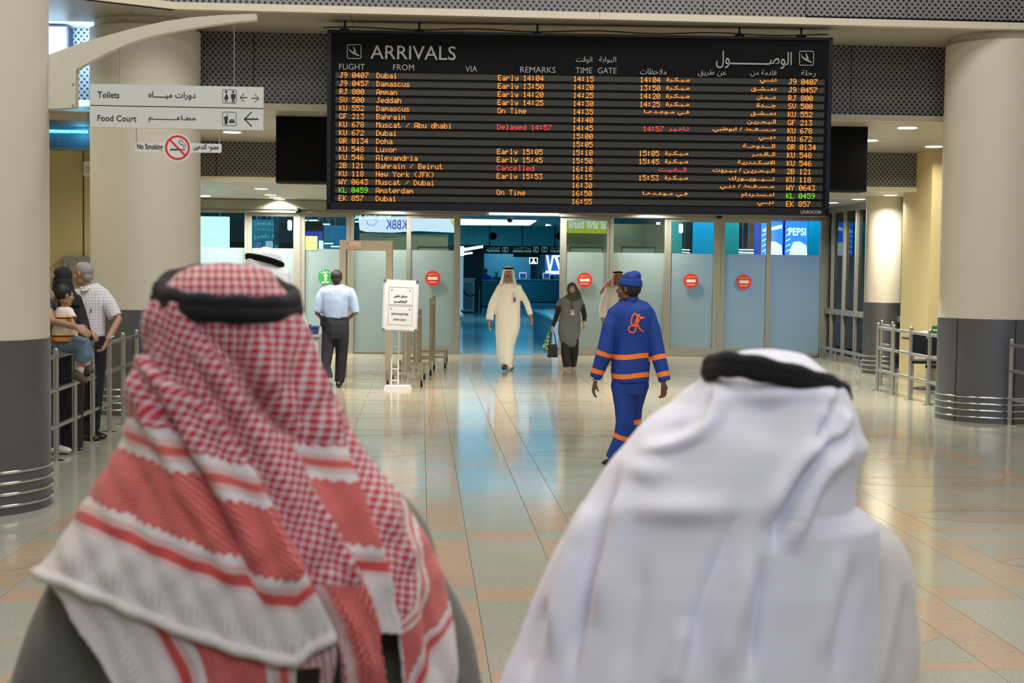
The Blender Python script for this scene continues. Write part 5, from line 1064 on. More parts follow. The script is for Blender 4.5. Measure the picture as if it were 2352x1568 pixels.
G = MB(); F.sil([(757, 1265, 1268, .01, -.03), (768, 1258, 1266, .03, -.03), (785, 1250, 1264, .05, -.02), (797, 1246, 1263, .055, -.02), (806, 1250, 1262, .04, -.02)], G, 16); solid('bag', G, .008, bag_mat(), e, 2, folds(.006, 40, 2, 2)); MB().tube([F.P(1262, 772, -.04), F.P(1266, 758, -.05), F.P(1267, 768, -.04)], .006, 6).build('handle', mat('bag_cream', (.5, .42, .25), .6), e, True)
# ---- 3 man with red checked headscarf partly hidden
F = Fig(26.4, 'man in white thobe and red checked headscarf half hidden behind the blue uniform', foot=foot_of(1412, 829)); B = MB(); H = Head(F.P(1419, 636), (.0, -1, 0)); H.build(B); trunk(F, B, F.P(1418, 657), F.P(1416, 668), F.P(1415, 729))
F.limb(B, [(1393, 667, 0, .05), (1385, 700, .02, .042), (1383, 733, -.05, .028)]); F.limb(B, [(1438, 667, 0, .05), (1446, 700, .02, .042), (1445, 733, -.05, .028)]); hand(B, F.P(1383, 733, -.05), (.1, -.1, -1), (.8, -.2, 0), 1, .5, 1); hand(B, F.P(1445, 733, -.05), (0, -.1, -1), (-.8, -.2, 0), 1, .5, -1)
F.limb(B, [(1406, 730, 0, .08), (1405, 775, 0, .055), (1405, 818, 0, .04)]); F.limb(B, [(1425, 730, 0, .08), (1426, 775, 0, .055), (1426, 818, 0, .04)]); b = solid('body', B, .008, SK1, F.e, 1); H.face(b, moust=True)
G = MB(); F.sil([(656, 1411, 1426, .06), (660, 1400, 1436, .09), (667, 1392, 1442, .11), (700, 1392, 1441, .125), (740, 1390, 1440, .135), (790, 1388, 1442, .16), (820, 1387, 1444, .18)], G); F.limb(G, [(1396, 666, 0, .06), (1389, 685, 0, .066), (1385, 705, .01, .068), (1384.5, 730, -.04, .066)]); F.limb(G, [(1436, 666, 0, .06), (1444, 690, 0, .066), (1447, 728, -.04, .06)])
F.limb(G, [(1395, 668, 0, .055), (1407, 661, 0, .06), (1428, 661, 0, .06), (1437, 668, 0, .055)])
solid('thobe', G, .009, THW, F.e, 9, folds(.007, 18, 1.2, 11)); ghutra(H, F.e, GHP)
G = MB(); G.tube([H.p(-.09, 0, -.05) if H.p(-.09, 0, 0)[0] < H.c[0] else H.p(.09, 0, -.05), F.P(1392, 657, .05), F.P(1384, 668, .06), F.P(1378, 676, .06)], [(.05, .05), (.05, .04), (.045, .03), (.02, .01)], 12); solid('scarf_end', G, .008, GHP, F.e, 2, folds(.004, 30))
for px in (1405, 1426): p = F.P(px, 824); M = MB(); F.shoe(M, (p[0], p[1]+.08, .05), (p[0], p[1]-.18, .03)); M.build('shoe', SHOE, F.e, True)
# ---- 4 worker in blue uniform, seen from behind
BLUE = cloth_two('uniform_blue', (.003, .040, .27), (.95, .22, .03)); BL = mat('uniform_plain', (.003, .040, .27), .75)
F = Fig(12.55, 'worker in bright blue uniform with orange stripes and blue cap walking away', foot=foot_of(1410, 1072)); Q = lambda x, y, d=0., r=.05: (1340+.306*x, 610+.306*y, d, r); B = MB()
H = Head(F.P(1340+.306*338, 610+.306*178), (-.86, .5, 0), .04, .98); H.build(B)
trunk(F, B, F.P(*Q(365, 268)[:2]), F.P(*Q(365, 320)[:2]), F.P(*Q(350, 800)[:2]), .16, .11)
F.limb(B, [Q(235, 370, 0, .055), Q(165, 620, -.03, .042), Q(97, 850, .02, .027)]); F.limb(B, [Q(500, 390, 0, .055), Q(562, 650, -.06, .042), Q(600, 875, -.12, .027)])
hand(B, F.P(*Q(92, 862, .02)[:3]), (-.22, .1, -1), (.95, .1, 0), .98, .62, 1, .6); hand(B, F.P(*Q(600, 885, -.12)[:3]), (.08, .05, -1), (-.6, .7, 0), .98, .95, 1, .5)
F.limb(B, [Q(300, 850, 0, .09), Q(310, 1190, -.05, .06), Q(232, 1440, -.0, .042)]); F.limb(B, [Q(410, 850, 0, .09), Q(370, 1160, .12, .06), Q(440, 1350, .02, .042)])
SK4 = SK('c', (.13, .065, .040)); b = solid('body', B, .006, SK4, F.e, 1); H.face(b, lips=(.14, .06, .05))
G = MB(); T3 = lambda L: [(610+.306*v[0], 1340+.306*v[1], 1340+.306*v[2], v[3]) for v in L]
F.sil(T3([(262, 305, 408, .075), (285, 275, 432, .09), (312, 235, 470, .11), (345, 215, 512, .125), (400, 222, 525, .135), (480, 232, 515, .14), (600, 232, 506, .14), (700, 218, 500, .145), (800, 205, 494, .15), (872, 214, 490, .15)]), G)
F.limb(G, [Q(240, 360, 0, .062), Q(205, 450, -.01, .07), Q(165, 640, -.03, .075), Q(92, 838, .01, .052)]); F.limb(G, [Q(490, 370, 0, .062), Q(522, 470, -.02, .07), Q(562, 670, -.06, .066), Q(610, 866, -.11, .056)])
sL0, sL1, sR0, sR1 = [F.P(*Q(*v)[:3]) for v in ((205, 450, -.01), (92, 838, .01), (522, 470, -.02), (610, 866, -.11))]
def bc(co):
    px = 1176+FPX*((co-CAM)@RT)/((co-CAM)@FWD); py = 784-FPX*((co-CAM)@UP)/((co-CAM)@FWD); out = np.full(len(co), -1.)
    def seg(a, b_): d = b_-a; L_ = np.linalg.norm(d); d = d/L_; t = (co-a)@d; r_ = np.linalg.norm((co-a)-t[:, None]*d, axis=1); return t/L_, r_, L_
    tL, rL, LL = seg(sL0, sL1); tR, rR, LR = seg(sR0, sR1); isL = (rL < .105) & (co[:, 0] < sL0[0]+(co[:, 2]-sL0[2])*.14+.055); isR = (rR < .105) & (co[:, 0] > sR0[0]-.045)
    z = co[:, 2]; x = co[:, 0]; zc = F.P(1452, 612+.306*668)[2]; zc2 = F.P(1452, 612+.306*812)[2]
    tors = np.maximum(.021-abs(z-zc-.010*np.sin((x-F.P(1452, 700)[0])*14)+.0), .021-abs(z-zc2-.010*np.sin((x-F.P(1452, 700)[0])*14)))
    out = tors.copy(); out[isL] = np.maximum(.021-abs(tL[isL]-.53)*LL, .021-abs(tL[isL]-.88)*LL); out[isR] = np.maximum(.021-abs(tR[isR]-.55)*LR, .021-abs(tR[isR]-.875)*LR); return out
F.limb(G, [Q(238, 362, 0, .066), Q(280, 322, 0, .07), Q(365, 300, 0, .075), Q(450, 330, 0, .07), Q(492, 372, 0, .066)])
jk = solid('jacket', G, .006, BLUE, F.e, 9, folds(.006, 14, 1.4, 21, .4), bc); bv = bvh(jk)
M = MB(); M.tube([F.P(*Q(x, y, d)[:3]) for x, y, d in ((318, 262, .02), (345, 262, -.06), (375, 260, -.07), (405, 262, -.02))], [(.014, .03)]*4, 8, ref=(0, 1, 0)); M.build('collar', BL, jk, True)
M = MB(); cur = [[(455, 392), (430, 388), (405, 372), (385, 362), (368, 385), (360, 425), (368, 448), (385, 440), (400, 400), (402, 370), (400, 430), (392, 480), (375, 503), (350, 498), (340, 475), (352, 455), (378, 455), (410, 450)], [(420, 365), (408, 410), (412, 455), (432, 485), (450, 494)], [(455, 392), (428, 398), (412, 425)]]
for cc in cur:
    P = [sticker(jk, bv, 1340+.306*x, 610+.306*y, .003) for x, y in cr(cc, 4)]; P = [p for p in P if p is not None]
    if len(P) > 1: M.tube(P, .0075, 6)
M.build('logo', mat('orange_print', (.85, .14, .03), .6), jk, True)
G = MB(); F.sil(T3([(840, 222, 486, .13), (900, 226, 478, .135), (960, 240, 464, .13)]), G); F.limb(G, [Q(305, 900, 0, .115), Q(315, 1050, -.03, .09), Q(318, 1180, -.05, .075), Q(290, 1300, -.03, .068), Q(228, 1445, 0, .066)]); F.limb(G, [Q(405, 900, 0, .1), Q(375, 1060, .06, .085), Q(370, 1170, .10, .08), Q(405, 1270, .06, .07), Q(455, 1370, .0, .062)])
a0, a1 = F.P(*Q(318, 1180, -.05)[:3]), F.P(*Q(228, 1445)[:3]); b0, b1 = F.P(*Q(375, 1060, .06)[:3]), F.P(*Q(370, 1170, .10)[:3]); c0_, c1_ = F.P(*Q(370, 1170, .1)[:3]), F.P(*Q(455, 1370)[:3])
def bc2(co):
    out = np.full(len(co), -1.)
    for a, b_, ts, own in ((a0, a1, .37, 1), (b0, b1, .82, 2), (c0_, c1_, .5, 2)):
        d = b_-a; L_ = np.linalg.norm(d); d = d/L_; t = (co-a)@d; r_ = np.linalg.norm((co-a)-t[:, None]*d, axis=1)
        near = r_ < .11; isA = np.abs(co[:, 1]-F.Y+.04) < .12
        sel = near & ((co[:, 0] < F.P(1340+.306*345, 900)[0]) if own == 1 else (co[:, 0] > F.P(1340+.306*(290 if ts == .82 else 340), 900)[0])); out[sel] = np.maximum(out[sel], .02-abs(t[sel]-ts*L_))
    return out
solid('trousers', G, .006, BLUE, F.e, 9, folds(.008, 13, 1.3, 31, .5), bc2)
M = MB(); p = F.P(*Q(228, 1462)[:3]); F.shoe(M, (p[0]+.05, p[1]-.06, .055), (p[0]-.09, p[1]+.05, .035), .048, .085); M.build('shoe', SHOE, F.e, True); M = MB(); p = F.P(*Q(462, 1400)[:3]); F.shoe(M, (p[0], p[1]-.02, p[2]), (p[0]-.03, p[1]+.16, p[2]-.1), .048, .085); M.build('shoe', SHOE, F.e, True)
G = MB(); H.e(G, (0, -.026, .012), (.082, .094, .084)); hr = solid('hair', G, .006, HAIR, F.e, 2)
G = MB(); H.e(G, (0, -.020, .062), (.088, .106, .062)); H.e(G, (0, -.030, .100), (.076, .085, .055)); H.e(G, (0, -.062, .118), (.055, .060, .050)); solid('cap', G, .006, BL, F.e, 5, folds(.006, 30, 2, 8)); M = MB()
ring = [H.p(.0885*math.cos(t*math.pi/14), -.020+.1055*math.sin(t*math.pi/14), .046+.012*math.sin(t*math.pi/14)) for t in range(28)]; M.tube(ring, [(.016, .004)]*28, 8, closed=True, ref=(0, 0, 1)); M.build('cap_band', BL, F.e, True)
M = MB(); p = F.P(*Q(95, 856, .02)[:3]); ring = [p+np.array([.033*math.cos(t*.4488), .033*math.sin(t*.4488), .006*math.cos(t*.4488)]) for t in range(14)]; M.tube(ring, .007, 6, closed=True); M.build('watch', mat('watch_silver', (.6, .6, .7), .3, .5), F.e, True)
# ---- 5 guard in pale blue shirt seen from behind
F = Fig(20.5, 'guard in pale blue shirt and black trousers walking towards the arch', foot=foot_of(775, 890)); q5 = lambda x, y, d=0., r=.05: (540+.2806*x, 480+.2806*y, d, r); B = MB(); H = Head(F.P(540+.2806*831, 480+.2806*566), (.05, 1, 0), .05, .97); H.build(B)
trunk(F, B, F.P(*q5(834, 628)[:2]), F.P(*q5(834, 665)[:2]), F.P(*q5(825, 930)[:2])); F.limb(B, [q5(700, 690, 0, .05), q5(672, 855, -.02, .042), q5(720, 905, .22, .028)]); F.limb(B, [q5(955, 690, 0, .05), q5(985, 850, -.02, .042), q5(930, 895, .22, .028)])
hand(B, F.P(*q5(720, 905, .22)[:3]), (.2, 1, 0), (1, 0, -.2), 1, .6, 1); hand(B, F.P(*q5(930, 895, .22)[:3]), (-.2, 1, 0), (-1, 0, -.2), 1, .6, -1)
F.limb(B, [q5(770, 950, 0, .085), q5(750, 1170, -.03, .055), q5(768, 1370, -.1, .04)]); F.limb(B, [q5(875, 950, 0, .085), q5(870, 1170, .05, .055), q5(850, 1410, .05, .04)]); b = solid('body', B, .007, SK('d', (.20, .11, .075)), F.e, 1)
SHB = mat('shirt_pale_blue', (.34, .44, .68), .75); G = MB(); t5 = lambda L: [(480+.2806*v[0], 540+.2806*v[1], 540+.2806*v[2], v[3]) for v in L]
F.sil(t5([(618, 800, 868, .075), (632, 770, 900, .09), (655, 725, 945, .11), (690, 702, 962, .12), (740, 706, 940, .13), (820, 712, 930, .13), (893, 716, 922, .125)]), G); F.limb(G, [q5(722, 682, 0, .068), q5(695, 730, 0, .07), q5(675, 845, -.01, .063)]); F.limb(G, [q5(940, 682, 0, .068), q5(964, 730, 0, .07), q5(985, 850, -.01, .063)])
F.limb(G, [q5(725, 678, 0, .06), q5(780, 652, 0, .062), q5(880, 650, 0, .062), q5(938, 676, 0, .06)])
sh_ = solid('shirt', G, .008, SHB, F.e, 9, folds(.007, 17, 1.5, 41)); M = MB(); M.tube([F.P(*q5(x, y, d)[:3]) for x, y, d in ((805, 622, .02), (820, 626, -.06), (850, 626, -.06), (866, 622, .02))], .013, 8); M.build('collar', SHB, sh_, True)
for x0, x1 in ((705, 760), (905, 945)): M = MB(); M.tube([F.P(*q5(x0, 668, -.03)[:3]), F.P(*q5(x1, 655 if x0 < 800 else 672, -.03)[:3])], [(.01, .03)]*2, 8, ref=(0, 0, 1)); M.build('epaulette', NAVY, sh_, True)
G = MB(); F.sil(t5([(885, 712, 925, .12), (940, 704, 934, .135), (1000, 708, 934, .135), (1060, 712, 925, .12)]), G); F.limb(G, [q5(768, 1020, 0, .105), q5(752, 1180, -.03, .085), q5(742, 1290, -.07, .068), q5(768, 1385, -.1, .062)]); F.limb(G, [q5(872, 1020, 0, .105), q5(870, 1180, .03, .085), q5(852, 1415, .05, .068)]); solid('trousers', G, .008, NAVY, F.e, 9, folds(.006, 18))
M = MB(); F.sil(t5([(884, 710, 926, .125), (902, 710, 927, .127)]), M); M.build('belt', BLK, F.e, 'auto'); M = MB(); p = F.P(*q5(722, 900, -.1)[:3]); M.box(p[0]-.04, p[0]+.03, p[1]-.03, p[1]+.03, p[2]-.1, p[2]+.04); M.build('holster', BLACK, F.e)
M = MB(); p = F.P(*q5(848, 1448, .05)[:3]); F.shoe(M, (p[0], p[1]-.09, .05), (p[0]+.01, p[1]+.17, .035), .05, .09); M.build('shoe', SHOE, F.e, True); M = MB(); p = F.P(*q5(768, 1425, -.05)[:3]); F.shoe(M, (p[0], p[1]-.1, .05), (p[0], p[1]+.16, .035), .05, .09); M.build('shoe', SHOE, F.e, True)
G = MB(); H.e(G, (0, -.020, .035), (.084, .098, .090)); H.e(G, (0, -.05, -.03), (.066, .058, .055)); solid('hair', G, .006, HAIR, F.e, 2)
# ---- 6 older man in checked shirt
F = Fig(14.35, 'older grey-haired man in white checked shirt leaning on the left railing', foot=(-3.4, 14.35, 0), k=.86); q6 = lambda x, y, d=0., r=.05: (80+.3317*x, 560+.3317*y, d, r); t6 = lambda L: [(560+.3317*v[0], 80+.3317*v[1], 80+.3317*v[2], *v[3:]) for v in L]
B = MB(); H = Head(F.P(80+.3317*330, 560+.3317*208), (-.88, .28, -.05), .03, 1.0); H.build(B); trunk(F, B, F.P(*q6(360, 300)[:2]), F.P(*q6(385, 350)[:2]), F.P(*q6(400, 690)[:2]), .15)
F.limb(B, [q6(500, 380, 0, .055), q6(580, 520, -.05, .044), q6(505, 665, -.18, .03)]); hand(B, F.P(*q6(503, 668, -.18)[:3]), (-.35, -.2, -.8), (-.8, 0, .5), 1, .8, 1); F.limb(B, [q6(300, 380, 0, .055), q6(310, 560, .0, .042), q6(370, 590, -.15, .03)]); hand(B, F.P(*q6(370, 592, -.15)[:3]), (.5, -.2, -.4), (0, 0, -1), 1, .7, 1)
F.limb(B, [q6(385, 715, 0, .065), q6(372, 980, 0, .05), q6(342, 1290, .0, .042)]); F.limb(B, [q6(430, 715, 0, .065), q6(420, 980, .15, .06), q6(400, 1260, .2, .042)]); b = solid('body', B, .007, SK('e', (.42, .23, .16)), F.e, 1); H.face(b, brow=(.3, .3, .3))
CHK = check_cloth('shirt_check', (.70, .70, .72), (.36, .35, .42), 34, .22); G = MB(); F.sil(t6([(285, 335, 405, .075), (305, 310, 440, .09), (335, 285, 490, .11), (400, 280, 505, .13), (480, 300, 490, .135), (560, 332, 486, .135), (642, 350, 486, .13)]), G); F.limb(G, [q6(480, 350, 0, .06), q6(510, 410, -.02, .078), q6(560, 505, -.04, .07)]); F.limb(G, [q6(310, 355, 0, .06), q6(300, 480, 0, .07)]); F.limb(G, [q6(305, 350, 0, .06), q6(360, 325, 0, .065), q6(430, 320, 0, .065), q6(485, 355, 0, .065)]); sh_ = solid('shirt', G, .007, CHK, F.e, 9, folds(.007, 18, 1.3, 51)); bv = bvh(sh_)
M = MB(); M.tube([F.P(*q6(x, y, d)[:3]) for x, y, d in ((322, 300, -.08), (335, 330, -.11), (360, 318, -.11), (395, 290, -.06))], .013, 8); M.build('collar', CHK, sh_, True); a, b2 = sticker(sh_, bv, 80+.3317*390, 560+.3317*448), sticker(sh_, bv, 80+.3317*386, 560+.3317*475)
if a is not None and b2 is not None: MB().tube([a, b2], .005, 6).build('pen', mat('pen_blue', (.02, .04, .35), .4), sh_)
G = MB(); F.sil(t6([(622, 356, 482, .12), (700, 352, 484, .13), (760, 346, 480, .13)]), G); F.limb(G, [q6(370, 730, 0, .10), q6(372, 980, 0, .08), q6(342, 1310, 0, .065)]); F.limb(G, [q6(425, 730, 0, .10), q6(420, 980, .12, .08), q6(400, 1280, .2, .065)]); solid('trousers', G, .008, NAVY, F.e, 9, folds(.006, 18))
G = MB(); H.e(G, (0, -.028, .030), (.082, .092, .084)); H.e(G, (0, -.055, -.03), (.068, .052, .05)); solid('hair', G, .006, mat('hair_grey', (.30, .29, .28), .7, noise_amt=.3, nscale=60), F.e, 2)
for p, d in (((F.P(*q6(330, 1385)[:3])), (.18, -.12)), ((F.P(*q6(402, 1350, .15)[:3])), (.15, -.16))): M = MB(); F.shoe(M, (p[0]-.05, p[1]+.05, .05), (p[0]+d[0], p[1]+d[1], .03), .05, .085); M.build('shoe', SHOE, F.e, True)
M = MB(); p = F.P(*q6(525, 650, -.17)[:3]); ring = [p+np.array([.034*math.cos(t*.4488), .034*math.sin(t*.4488), .018*math.cos(t*.4488)]) for t in range(14)]; M.tube(ring, .006, 6, closed=True); M.build('watch', mat('watch_silver', (.6, .6, .7), .3, .5), F.e, True)
# ---- 7 woman in black abaya
F = Fig(13.75, 'woman in black abaya and headscarf standing behind the left railing', foot=(-3.5, 13.75, 0)); B = MB(); H = Head(F.P(80+.3317*192, 560+.3317*245), (-.35, .9, 0), .05, .95); H.build(B); trunk(F, B, F.P(*q6(195, 330)[:2]), F.P(*q6(200, 380)[:2]), F.P(*q6(215, 720)[:2]), .15); F.limb(B, [q6(285, 400, 0, .05), q6(325, 560, -.03, .04), q6(280, 640, -.15, .028)]); hand(B, F.P(*q6(285, 635, -.15)[:3]), (-.8, -.2, .1), (0, .3, -1), .9, .6, 1); F.limb(B, [q6(115, 400, 0, .05), q6(105, 560, 0, .04), q6(150, 640, -.1, .028)]); hand(B, F.P(*q6(150, 640, -.1)[:3]), (.8, -.2, 0), (0, .3, -1), .9, .6, 1)
F.limb(B, [q6(190, 720, 0, .08), q6(190, 1050, 0, .055), q6(190, 1390, 0, .04)]); F.limb(B, [q6(250, 720, 0, .08), q6(250, 1050, 0, .055), q6(250, 1390, 0, .04)]); b = solid('body', B, .009, SK2, F.e, 1); H.face(b)
G = MB(); F.sil(t6([(330, 150, 255, .09), (360, 110, 290, .11), (420, 98, 312, .13), (520, 98, 335, .15), (620, 105, 345, .16), (720, 115, 350, .17), (900, 120, 345, .18), (1150, 118, 340, .19), (1400, 110, 335, .2), (1418, 112, 330, .2)]), G); F.limb(G, [q6(285, 390, 0, .055), q6(325, 540, -.03, .07), q6(345, 640, -.08, .08), q6(290, 655, -.14, .05)]); solid('abaya', G, .01, BLK, F.e, 9, folds(.014, 14, .8, 61, .3))
G = MB(); H.e(G, (0, -.02, .03), (.096, .108, .10)); G.tube([H.p(0, -.04, -.02), H.p(0, -.05, -.11), H.p(0, -.05, -.19), H.p(0, -.05, -.26)], [(.09, .09), (.10, .10), (.15, .11), (.18, .11)], 18, ref=H.r); solid('headscarf', G, .008, BLK, F.e, 3, folds(.005, 22, 1.5, 3))
for x in (190, 250): p = F.P(*q6(x, 1415)[:3]); M = MB(); F.shoe(M, (p[0], p[1]-.05, .04), (p[0], p[1]+.16, .03), .04, .06); M.build('shoe', SHOE, F.e, True)
# ---- 8 man behind the pillar holding the child
F = Fig(13.3, 'man in navy trousers mostly hidden by the nearest pillar, arm around the child', foot=(-3.75, 13.3, 0)); B = MB(); H = Head(F.P(80+.3317*62, 560+.3317*205), (.5, .8, 0), 0, 1.); H.build(B); trunk(F, B, F.P(*q6(62, 310)[:2]), F.P(*q6(60, 350)[:2]), F.P(*q6(60, 720)[:2])); F.limb(B, [q6(80, 400, -.02, .055), q6(120, 535, -.16, .045), q6(285, 575, -.22, .03)]); hand(B, F.P(*q6(285, 575, -.22)[:3]), (.9, 0, -.5), (-.2, .8, -.4), 1, .6, 1); F.limb(B, [q6(0, 400, 0, .055), q6(-30, 560, 0, .042), q6(0, 700, 0, .03)]); hand(B, F.P(*q6(0, 700)[:3]), (.2, 0, -1), (.8, 0, 0), 1, .5, 1)
F.limb(B, [q6(45, 730, 0, .09), q6(60, 1050, 0, .06), q6(75, 1380, 0, .042)]); F.limb(B, [q6(90, 730, 0, .09), q6(110, 1050, 0, .06), q6(130, 1380, 0, .042)]); b = solid('body', B, .007, SK('f', (.36, .21, .13)), F.e, 1); H.face(b)
G = MB(); F.sil(t6([(300, 30, 95, .075), (325, 0, 120, .1), (380, -10, 125, .13), (500, 0, 118, .13), (740, 5, 115, .13)]), G); F.limb(G, [q6(80, 370, -.01, .06), q6(95, 460, -.06, .065)]); solid('shirt', G, .008, mat('shirt_dark', (.05, .05, .06), .8), F.e, 3, folds()); G = MB(); F.sil(t6([(720, 5, 118, .12), (790, 5, 120, .13)]), G); F.limb(G, [q6(45, 760, 0, .09), q6(60, 1050, 0, .08), q6(75, 1400, 0, .065)]); F.limb(G, [q6(90, 760, 0, .09), q6(112, 1050, 0, .08), q6(130, 1410, 0, .065)]); solid('trousers', G, .008, mat('denim_navy', (.015, .03, .09), .8), F.e, 3, folds(.006, 18)); G = MB(); H.e(G, (0, -.028, .036), (.082, .092, .084)); solid('hair', G, .006, HAIR, F.e, 2)
for x, y in ((85, 1450), (165, 1452)): p = F.P(*q6(x, y)[:3]); M = MB(); F.shoe(M, (p[0]-.12, p[1]+.05, .05), (p[0]+.12, p[1]-.06, .035), .05, .09); M.build('shoe', mat('shoe_white', (.6, .6, .6), .5), F.e, True)
# ---- 9 child sitting on the rail
F = Fig(13.25, 'small child in striped shirt and jeans sitting on the left railing', foot=(-3.15, 13.25, .62), k=.6); B = MB(); H = Head(F.P(80+.3317*205, 560+.3317*358), (.75, .6, -.1), .05, .80); H.build(B); trunk(F, B, F.P(*q6(205, 432)[:2]), F.P(*q6(200, 462)[:2]), F.P(*q6(180, 650)[:2]), .15)
F.limb(B, [q6(235, 480, -.04, .032), q6(265, 560, -.08, .026), q6(300, 590, -.1, .018)]); hand(B, F.P(*q6(298, 588, -.1)[:3]), (.8, 0, -.3), (0, .5, -1), .55, .6, 1); F.limb(B, [q6(165, 480, 0, .032), q6(140, 560, 0, .026), q6(170, 600, 0, .018)]); hand(B, F.P(*q6(170, 600)[:3]), (.8, 0, -.3), (0, .5, -1), .55, .6, 1)
F.limb(B, [q6(190, 690, 0, .06), q6(320, 705, -.02, .045), q6(312, 870, -.02, .03)]); F.limb(B, [q6(200, 690, .1, .06), q6(350, 700, .08, .045), q6(355, 840, .08, .03)]); b = solid('body', B, .006, SK('g', (.40, .22, .14)), F.e, 1); H.face(b)
def stripes():
    m, N, L, b_ = nodes('shirt_striped'); tc = N.new('ShaderNodeTexCoord'); sp = N.new('ShaderNodeSeparateXYZ'); L.new(tc.outputs['Object'], sp.inputs[0]); g = NB(N, L); r = N.new('ShaderNodeValToRGB'); r.color_ramp.interpolation = 'CONSTANT'
    L.new(g.m('FRACT', g.m('MULTIPLY', sp.outputs[2], 6.2)), r.inputs[0]); e_ = r.color_ramp.elements; e_[0].color = (.72, .68, .66, 1); e_[1].position = .38; e_[1].color = (.45, .05, .03, 1)
    for p, c in ((.48, (.75, .30, .03, 1)), (.72, (.12, .02, .02, 1)), (.82, (.8, .62, .35, 1))): x = e_.new(p); x.color = c
    L.new(r.outputs[0], b_.inputs['Base Color']); b_.inputs['Roughness'].default_value = .85; return m
G = MB(); F.sil(t6([(430, 170, 235, .06), (455, 145, 265, .08), (500, 135, 275, .09), (570, 125, 280, .1), (640, 112, 275, .1), (672, 115, 265, .1)]), G); F.limb(G, [q6(235, 475, -.03, .042), q6(258, 520, -.06, .045)]); F.limb(G, [q6(165, 475, 0, .042), q6(145, 525, 0, .045)]); solid('shirt', G, .006, stripes(), F.e, 9, folds(.005, 26))
G = MB(); F.limb(G, [q6(165, 700, .05, .10), q6(240, 700, .02, .085), q6(335, 705, -.02, .07), q6(335, 770, -.02, .066), q6(325, 812, -.02, .068)]); F.limb(G, [q6(200, 690, .1, .085), q6(350, 695, .08, .068), q6(370, 790, .08, .06)]); solid('jeans', G, .006, mat('denim', (.10, .17, .24), .85, noise_amt=.25, nscale=18), F.e, 3, folds(.006, 26))
for x, y, d in ((318, 850, -.02), (358, 800, .08)): G = MB(); F.limb(G, [q6(x, y, d, .034), q6(x-8, y+45, d, .034)]); G.build('sock', mat('sock_white', (.6, .58, .55), .9), F.e, True)
for x0, y0, x1, y1, d in ((260, 885, 365, 960, -.04), (335, 850, 412, 885, .08)): M = MB(); F.shoe(M, F.P(*q6(x0+10, y0+10, d)[:3]), F.P(*q6(x1, y1, d)[:3]), .042, .09); M.build('shoe', mat('shoe_brown', (.09, .06, .035), .6), F.e, True)
G = MB(); H.e(G, (0, -.022, .036), (.086, .098, .092)); solid('hair', G, .005, HAIR, F.e, 2)
# ---- 10 man in white headscarf standing behind the nearest man
F = Fig(8.7, 'man in white headscarf and thobe partly hidden behind the red checked headscarf', foot=(float(atY(606, 700, 8.7)[0]), 8.7, 0)); B = MB(); H = Head(F.P(609, 616), (.12, 1, 0), .05, 1.04); H.build(B); trunk(F, B, F.P(608, 668), F.P(606, 690), F.P(606, 885), .17); F.limb(B, [(548, 700, 0, .055), (528, 800, 0, .045), (535, 890, .1, .03)]); F.limb(B, [(665, 700, 0, .055), (685, 800, 0, .045), (680, 890, .1, .03)]); hand(B, F.P(535, 890, .1), (0, .2, -1), (.8, .1, 0), 1, .5, 1); hand(B, F.P(680, 890, .1), (0, .2, -1), (-.8, .1, 0), 1, .5, -1)
F.limb(B, [(580, 890, 0, .09), (580, 1060, 0, .06), (580, 1235, 0, .042)]); F.limb(B, [(632, 890, 0, .09), (632, 1060, 0, .06), (632, 1235, 0, .042)]); solid('body', B, .008, SK1, F.e, 1)
G = MB(); F.sil([(672, 585, 630, .09), (690, 560, 655, .12), (710, 540, 675, .14), (770, 530, 685, .15), (900, 525, 690, .16), (1100, 515, 700, .2), (1240, 510, 705, .22)], G); F.limb(G, [(545, 705, 0, .07), (525, 800, 0, .085), (533, 895, .08, .08)]); F.limb(G, [(668, 705, 0, .07), (685, 800, 0, .085), (681, 895, .08, .08)]); solid('thobe', G, .01, THW, F.e, 9, folds(.01, 13, .8, 71))
G = MB(); F.sil([(580, 592, 622, .05, .03), (583, 583, 634, .08, .02), (592, 574, 645, .105, .01), (604, 567, 648, .12, 0), (618, 562, 651, .125, 0), (640, 556, 664, .13, -.02), (665, 548, 676, .14, -.03), (700, 538, 686, .15, -.04), (740, 530, 693, .16, -.05), (800, 524, 700, .165, -.05), (860, 520, 704, .165, -.05)], G, 40)
solid('headscarf', G, .006, GHW, F.e, 4, folds(.008, 24, .5, 81, .2))
for dy, rr in ((0, .0125), (5.5, .012)):
    ring = []
    for t in range(36):
        a = t*math.pi/18; ring.append(F.P(608+41*math.cos(a), 597+dy+10.5*math.cos(a)-5*math.sin(a), -.125*math.sin(a)*-1*-1))
    MB().tube(ring, rr, 8, closed=True).build('black_cord', BLACKM, F.e, True)
for x in (580, 632): p = F.P(x, 1250); M = MB(); F.shoe(M, (p[0], p[1]-.08, .05), (p[0], p[1]+.18, .03)); M.build('shoe', SHOE, F.e, True)
